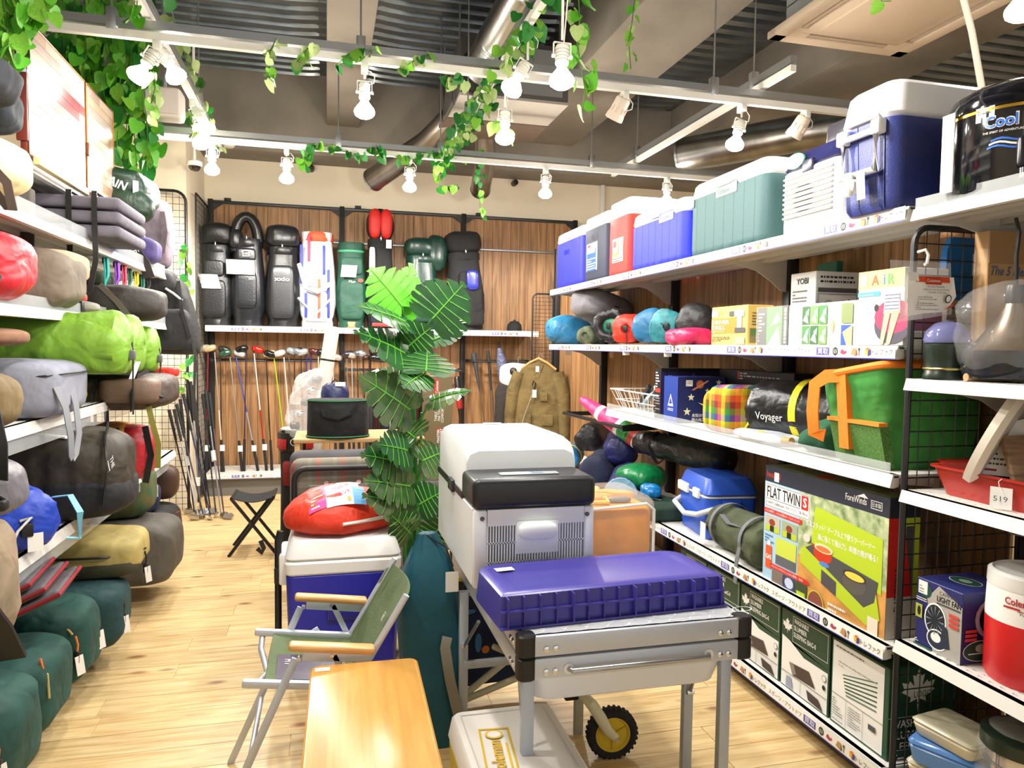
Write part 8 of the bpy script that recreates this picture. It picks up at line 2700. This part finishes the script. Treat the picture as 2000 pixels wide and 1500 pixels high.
# ---- top: patchwork board --------------------------------------------------------------------------
XB = -1.10
q = [at(52, 52, x=XB), at(168, 152, x=XB), at(222, 202, x=XB), at(58, 312, x=XB), at(170, 378, x=XB), at(238, 418, x=XB)]
t = th('folding_board', 'pale patchwork folding table top standing upright on the top shelf', 'board', (XB, q[0].y, 2.105))
zt_ = (q[0].z+q[2].z)/2-2.105
yA, yM, yE = 0, q[1].y-q[0].y, q[2].y-q[0].y
r_ = random.Random(12)
PATC = ['a88d76', 'b39b86', 'a08068', 'b8a595', '94807a', 'a98e78']
EDG = mat('7a3226', .4)
for a, c in ((yA, yM-.004), (yM+.004, yE)):
    pn = B().box(-.03, -.006, a, c, 0, zt_, .004).out('panel', EDG, t, 30)
    n = 12
    for i in range(n):
        z0, z1 = .01+i*(zt_-.02)/n, .01+(i+1)*(zt_-.02)/n
        k = a+.012
        while k < c-.012:
            l = r_.uniform(.18, .4)
            e_ = min(k+l, c-.012)
            col = r_.choice(PATC)
            if a == yA and i in (4, 5) and k > (yM*.2) and r_.random() < .6:
                col = '7fb4ba'
            if a == yA and i in (6, 7, 8) and k > yM*.25 and r_.random() < .6:
                col = '6a2530'
            B().box(-.006, -.003, k, e_-.0015, z0, z1-.0012).out('veneer_tile', mat(col, .35, n=.12, ns=10), pn, None)
            k = e_
    B().tube([(-.004, a+.006, .006), (-.004, c-.006, .006), (-.004, c-.006, zt_-.006), (-.004, a+.006, zt_-.006)], .004, 6, True).out('edge_trim', mat('b5713a', .35, m=.3), pn)
B().box(-.04, .0, -.012, .0, .05, zt_-.1, .004).out('near_edge', EDG, t, 30)
B().box(-.03, .006, -.02, -.008, .30, .36, .004).out('clasp', CHROME, t, 30)
tag_card(t, (-.01, -.022, .42), .035, .06, (.6, -1, 0))
B().box(-.01, .01, yM-.012, yM+.012, .17, .23, .003).out('hinge', mat('8a4a2a', .4, m=.5), t, 30)
t = th('shelf_lip_board', 'cream wooden batten lying under the patchwork board', 'batten', (XB, q[0].y+.1, 2.10))
B().box(.012, .035, -.1, .5, -.03, .0, .003).out('batten', mat('d9c48e', .6), t, 30)
# dark packs at the very left of the top shelf
for i, (yc, pr_, pt_, pb_, c, lb) in enumerate(((2.55, 38, 120, 330, '1a1d24', 'black pack at the shop front end of the top shelf'), (2.85, 45, 170, 320, '20262e', 'dark slate pack beside the patchwork board'))):
    t, L_, W_, H = LB('hiking_pack', lb, yc, .26, .4, pr_, pt_, pb_, c, .55, .016, 70+i, 'backpack', cloth(c, .3), z0=2.105)
    B().ribbon([(.05, -.13, H*.9), (.1, -.15, H*.5), (.12, -.14, H*.1)], .03, (0, 1, 0), .005).out('strap', mat('3a3f48', .7), t)
# ================================================================ PLANTS
LEAFM = [mat('3f9a2a', .45, n=.35, ns=30, c2='9ccf4a'), mat('2f8f34', .45, n=.3, ns=24, c2='1d6a28'), mat('6fc02e', .45, n=.25, ns=30, c2='3f9a2a'), mat('4d9a3c', .4, n=.5, ns=40, c2='d9dca0')]


def ivy_mesh(m):
    h = [(.0, .0), (.2, .1), (.4, -.06), (.46, -.3), (.35, -.58), (.16, -.84)]
    vs, fs = [(0, 0, 0), (0, .03, -.3), (0, .04, -.62), (0, -.05, -1.0)], []
    for s_ in (-1, 1):
        k = len(vs)
        vs += [(s_*x, -.16*x*x/.2+.02, z_) for x, z_ in h[1:]]
        q = [(0, k, k+1), (0, k+1, 1), (1, k+1, k+2), (1, k+2, 2), (2, k+2, k+3), (2, k+3, k+4), (2, k+4, 3)]
        fs += [f if s_ > 0 else f[::-1] for f in q]
    b = B()
    b.add(vs, fs)
    return b.mesh('leaf', m, 80)


IVY = [ivy_mesh(m) for m in LEAFM]
STEM = mat('4a7a34', .6)


def vine(label, pts, n, size=.07, seed=0, kinds=(0, 1, 3), spread=.03, group='trailing vines', down=.7):
    r = random.Random(seed)
    P_ = [V(p) for p in pts]
    t = th('trailing_vine', label, 'vine', P_[0], group=group)
    o0 = P_[0]
    B().tube([p-o0 for p in P_], .0028, 5).out('stem', STEM, t)
    seg = [(P_[i+1]-P_[i]).length for i in range(len(P_)-1)]
    tot = sum(seg)
    for i in range(n):
        d = tot*(i+r.random())/n
        k = 0
        while k < len(seg)-1 and d > seg[k]:
            d -= seg[k]
            k += 1
        p = P_[k].lerp(P_[k+1], min(1, d/seg[k]))-o0
        o = put('leaf', IVY[r.choice(kinds)], t, p+V((r.uniform(-1, 1), r.uniform(-1, 1), r.uniform(-.6, .6)))*spread)
        s_ = size*r.uniform(.6, 1.0)
        o.scale = (s_, s_, s_)
        o.rotation_euler = (r.uniform(-.9, .5)*(1.6-down), r.uniform(-1, 1)*(1.5-down), r.uniform(-1.2, 1.2))
    return t


def vpx(pix, plane, jit=0):
    return [at(px, py, **plane) for px, py in pix]


# hanging wall of leaves beside the patchwork board
r_ = random.Random(5)
k = 0
for px in range(120, 300, 11):
    yy = 4.55+.25*((px*7) % 5)/4
    topy = -10
    boty = 240+(px-120)*.55 if px < 240 else 325+((px*3) % 18)
    a, c = at(px-8, topy, y=yy), at(px, boty, y=yy)
    n = 5
    pts = [a.lerp(c, i/n)+V((r_.uniform(-.02, .02), r_.uniform(-.05, .05), 0)) for i in range(n+1)]
    vine('strand of bright green leaves in the hanging leaf wall beside the patchwork board', pts, 24, .115, px, (0, 1, 2, 2), .055, 'strands of the hanging leaf wall', .9)
for i, px in enumerate((4, 22, 40, 58, 76)):
    yy = 2.75+.06*(i % 3)
    a, c = at(px, -15, y=yy), at(px, (112, 118, 75, 40, 18)[i], y=yy)
    vine('strand of yellow-green leaves hanging above the dark packs on the top shelf', [a, a.lerp(c, .5)+V((.01, .02, 0)), c], 13, .085, 90+i, (0, 2, 2), .045, 'strands above the dark packs', .9)
# left track
vine('vine with pale-edged leaves wound round the track beside the leaf wall', vpx([(330, 5), (350, 70), (370, 130), (392, 190), (412, 250), (430, 300)], dict(x=XL)), 34, .085, 200, (1, 3, 3), .04, 'vines wound on tracks')
vine('short vine hanging below the tilted bulb beside the white speaker', vpx([(300, 140), (303, 170), (296, 200), (290, 225)], dict(y=YT1)), 9, .085, 201, (0, 3), .02, 'short hanging sprays')
vine('spray of leaves in front of the cold high bulb', vpx([(268, 2), (266, 30), (275, 45)], dict(y=3.6)), 5, .09, 202, (2, 3), .02, 'short hanging sprays')
vine('vine tail hanging in front of the tilted cold bulb', vpx([(376, 150), (385, 195), (375, 235), (384, 262)], dict(x=XL)), 14, .08, 203, (1, 3), .03, 'short hanging sprays')
# cross track sprays
for i, (pix, n, lb) in enumerate((([(540, 75), (528, 100), (522, 130), (530, 165)], 9, 'long spray of vine hanging at the leaf wall end of the cross track'), ([(625, 92), (600, 95), (580, 120), (605, 125)], 8, 'curling spray of vine on the cross track beside the long spray'), ([(735, 100), (700, 95), (675, 110), (655, 130)], 10, 'spray of vine around the middle rod clamp of the cross track'), ([(840, 105), (815, 115), (790, 130), (775, 140)], 9, 'spray of vine on the cross track before the fan unit'), ([(860, 150), (880, 160), (905, 150), (900, 165)], 7, 'small spray of vine under the cross track by the fan unit'))):
    vine(lb, vpx(pix, dict(y=YT1-.03)), n, .075, 210+i, (0, 1, 3), .02, 'short hanging sprays')
# vine track
vine('dense dark green vine winding along the depth track towards the back wall', [V((XV+.01, y_, 2.93+.03*math.sin(y_*5))) for y_ in (2.7, 3.2, 3.7, 4.2, 4.7, 5.2, 5.7, 6.2)], 110, .085, 220, (1, 1, 0), .07, 'vines wound on tracks')
vine('second vine sagging below the depth track under the fan unit', [V((XV-.04, y_, 2.82+.02*math.sin(y_*7))) for y_ in (3.2, 3.8, 4.4, 5.0, 5.6, 6.1)], 70, .08, 221, (1, 0, 3), .06, 'vines wound on tracks')
for i, (pix, pl, n, sz, lb) in enumerate((([(1130, -10), (1132, 40), (1128, 90), (1135, 130), (1142, 170), (1138, 215)], dict(y=3.1), 26, .085, 'long yellow-green vine hanging beside the crossing of the tracks'), ([(1240, -5), (1235, 40), (1228, 80), (1232, 135)], dict(y=3.4), 12, .055, 'thin pale green vine hanging before the concrete beam'), ([(945, 290), (938, 330), (935, 370), (940, 425)], dict(y=6.0), 22, .075, 'long thin vine hanging before the open duct mouth'), ([(880, 325), (855, 335), (860, 370), (895, 360)], dict(y=6.0), 12, .08, 'forked vine tail at the end of the depth track'), ([(985, 215), (975, 240), (990, 255)], dict(x=XV), 8, .09, 'spray of yellow-green leaves covering the bulb under the fan unit'))):
    vine(lb, ([V((XV, 6.1, 2.91))] if i in (2, 3) else [])+vpx(pix, pl), n, sz, 230+i, (0, 2, 3) if i in (0, 1, 4) else (1, 0), .03 if i else .04, 'long hanging vines')
# second track
for i, (pix, n, lb) in enumerate((([(600, 285), (595, 305), (592, 325)], 10, 'short vine hanging from the far cross track above the white golf bag'), ([(600, 282), (640, 285), (680, 298), (715, 305)], 12, 'vine draped along the far cross track'), ([(720, 288), (745, 292), (735, 302)], 7, 'leaf tuft on the far cross track beside the slanting duct'), ([(770, 305), (800, 312), (835, 298), (870, 300)], 14, 'vine draped on the far cross track at the duct'))):
    vine(lb, vpx(pix, dict(y=YT2-.04)), n, .085, 240+i, (1, 1, 0), .025, 'vines on the far cross track')
vine('thin vine climbing the rounded frame of the wall mesh panel', vpx([(360, 470), (366, 530), (362, 600), (368, 650), (366, 700), (360, 760)], dict(y=6.42)), 34, .085, 250, (1, 0), .05, 'vines on the mesh')
vine('two bright leaves hanging in front of the air conditioner', [V((at(1718, -12, y=2.5).x, 2.5, 3.43))]+vpx([(1718, -12), (1722, 2), (1740, 2)], dict(y=2.5)), 5, .09, 260, (0, 2), .03, 'short hanging sprays')

# ---- monstera -------------------------------------------------------------------------
MG = [mat('1f5a24', .35, n=.25, ns=14, c2='173f1c'), mat('5fbf2a', .4, n=.2, ns=12), mat('1c4a24', .18, n=.5, ns=9, c2='5c6a44')]  # last one: olive-tan mottling stands in for shine on the lower leaves
VEIN = mat('5fae34', .45)
plant = th('monstera_plant', 'tall artificial monstera with split dark leaves and one lime green top leaf', 'plant', (.36, 3.25, 0))
lo = wl(plant)


def monstera(base, tip, nrm, width, m, seed=0, curl=.12, petiole=None, tear=.5):
    base, tip = V(base), V(tip)
    dv = tip-base
    L_ = dv.length
    u = dv.normalized()
    n = V(nrm)
    n = (n-u*n.dot(u)).normalized()
    s = u.cross(n).normalized()
    r = random.Random(seed)

    def pt(x, y_):
        z_ = -curl*(abs(x)/width)**2*width*1.2-.12*L_*max(0, y_)**2
        return base+s*x+u*(y_*L_)+n*z_
    b = B()
    ws = [.62, .92, 1.0, .95, .78, .5, .16]
    ys_ = [-.14, -.04, .14, .34, .55, .75, .92]
    mid = [0, .1, .22, .36, .52, .7, .86, 1.0]
    for sg in (-1, 1):
        # back lobe
        b.add([pt(0, 0), pt(sg*.25*width*.5, -.16), pt(sg*.62*width*.5, -.2), pt(sg*.85*width*.5, -.08), pt(sg*.5*width*.5, .02)], [(0, 1, 2, 3, 4) if sg > 0 else (4, 3, 2, 1, 0)])
        for i in range(7):
            m0, m1 = mid[i], mid[i+1]
            w0 = ws[i]*width*.5
            w1 = (ws[i+1] if i < 6 else .02)*width*.5
            y0, y1 = ys_[i]+.06, (ys_[i+1] if i < 6 else 1.0)+.06
            gap = r.uniform(.015, .06)*(r.random() < tear+.3)
            f = .45
            i0, i1 = (f*w0, m0+(y0-m0)*f), (f*w1, m1+(y1-m1)*f)
            q = [pt(0, m0), pt(sg*i0[0], i0[1]), pt(sg*i1[0], i1[1]), pt(0, m1)]
            b.add(q, [(0, 1, 2, 3) if sg > 0 else (3, 2, 1, 0)])
            q = [pt(sg*i0[0], i0[1]+.008), pt(sg*w0*.97, y0+gap), pt(sg*(w0+w1)*.52, (y0+y1)/2), pt(sg*w1*.97, y1-gap), pt(sg*i1[0], i1[1]-.008)]
            b.add(q, [(0, 1, 2, 3, 4) if sg > 0 else (4, 3, 2, 1, 0)])
    o = b.out('leaf', m, plant, 70, loc=lo)
    v = B().tube([pt(0, -.0)+n*.002, pt(0, .3)+n*.003, pt(0, .7)+n*.003, pt(0, .98)+n*.002], [.004, .0035, .0025, .001], 6)
    v.out('midrib', VEIN, o)
    v = B()
    for sg in (-1, 1):
        for i in range(1, 6):
            v.tube([pt(0, mid[i])+n*.001, pt(sg*ws[i]*width*.27, mid[i]+(ys_[i]+.08-mid[i])*.55)+n*.003, pt(sg*ws[i]*width*.42, mid[i]+(ys_[i]+.08-mid[i])*.85)+n*.003], .0016, 4)
    v.out('side_veins', VEIN, o, kind='stuff')
    if petiole:
        q = V(petiole)
        B().tube([q, q.lerp(base, .5)+V((0, 0, .02)), base], [.009, .006, .004], 8).out('petiole', mat('3f8f2e', .45), plant, loc=lo)
    return o


def A(px, py, y=3.2):
    return at(px, py, y=y)


TK = lambda z_: (.365+.012*math.sin(z_*3), 3.25, z_)
CN = V((-.1, -1, .35))
monstera(A(785, 598, 3.15), A(728, 525, 3.1), (.1, -1, .3), .26, MG[1], 1, .15, TK(1.38))
monstera(A(788, 606, 3.2), A(805, 515, 3.2), (.2, -1, .2), .16, MG[1], 2, .12, TK(1.38))
monstera(A(790, 628, 3.12), A(705, 588, 3.0), (-.1, -.7, .9), .20, MG[0], 3, .1, TK(1.34))
monstera(A(845, 622, 3.1), A(905, 555, 3.05), (.1, -1, .3), .29, MG[0], 4, .12, TK(1.34))
monstera(A(790, 690, 3.1), A(702, 640, 3.0), (-.1, -.8, .8), .22, MG[0], 5, .12, TK(1.24))
monstera(A(800, 675, 3.12), A(840, 640, 3.05), (.2, -.9, .4), .20, MG[0], 6, .12, TK(1.22))
monstera(A(832, 725, 3.02), A(835, 682, 3.08), (0, -.8, .7), .25, MG[0], 7, .1, TK(1.1))
monstera(A(825, 730, 3.05), A(790, 752, 2.98), (-.1, -1, .5), .17, MG[0], 8, .1)
monstera(A(845, 665, 3.15), A(905, 640, 3.2), (-.2, -.5, .9), .14, MG[0], 9, .2, TK(1.2))
monstera(A(800, 800, 3.12), A(712, 735, 3.0), (-.2, -1, .5), .24, MG[2], 10, .2, TK(1.0))
monstera(A(842, 782, 3.15), A(915, 755, 3.1), (0, -.45, 1), .16, MG[2], 11, .3, TK(.95))
monstera(A(795, 735, 3.2), A(725, 722, 3.2), (-.1, -.6, .9), .15, MG[2], 12, .2, TK(1.05))
monstera(A(795, 880, 3.1), A(745, 865, 3.0), (-.1, -.9, .6), .20, MG[0], 13, .15, TK(.78))
monstera(A(790, 905, 3.12), A(715, 885, 3.0), (-.2, -.9, .5), .22, MG[2], 14, .2, TK(.74))
monstera(A(800, 950, 3.1), A(720, 935, 2.98), (-.2, -.9, .5), .20, MG[2], 15, .2, TK(.66))
monstera(A(800, 985, 3.1), A(718, 965, 2.98), (-.2, -.9, .5), .20, MG[2], 16, .2, TK(.6))
monstera(A(825, 900, 3.15), A(870, 880, 3.2), (.2, -.9, .5), .2, MG[2], 17, .15, TK(.72))
monstera(A(820, 985, 3.08), A(862, 960, 3.02), (.2, -.9, .5), .18, MG[0], 18, .15, TK(.6))
monstera(A(800, 1040, 3.1), A(770, 1010, 3.0), (-.1, -1, .4), .18, MG[0], 19, .15, TK(.5))
monstera(A(810, 855, 3.15), A(780, 830, 3.2), (-.1, -1, .4), .2, MG[2], 20, .15, TK(.85))
monstera(A(845, 1050, 3.1), A(870, 1010, 3.05), (.1, -1, .4), .16, MG[0], 21, .15, TK(.5))
TRK = mat('3c8a30', .5, n=.3, ns=10, c2='2a6a26')
B().tube([TK(.22), TK(.5), TK(.8), TK(1.1), TK(1.35), TK(1.42)], [.03, .03, .028, .026, .018, .008], 12).out('trunk', TRK, plant, 60, loc=lo)
for dx, zt in ((-.035, 1.2), (.03, 1.1), (.045, .95), (-.03, .9)):
    B().tube([(.365+dx*.5, 3.22, .25), (.365+dx, 3.21, .6), (.365+dx*1.5, 3.2, zt)], .0065, 7).out('petiole', mat('4fa03a', .45), plant, loc=lo)
B().lathe([(.002, 0), (.07, 0), (.08, .2), (.083, .23), (.076, .23), (.072, .2), (.002, .19)], 26, c=(.39, 3.25, 0)).out('pot', plastic('2a2622', .5), plant, loc=lo)
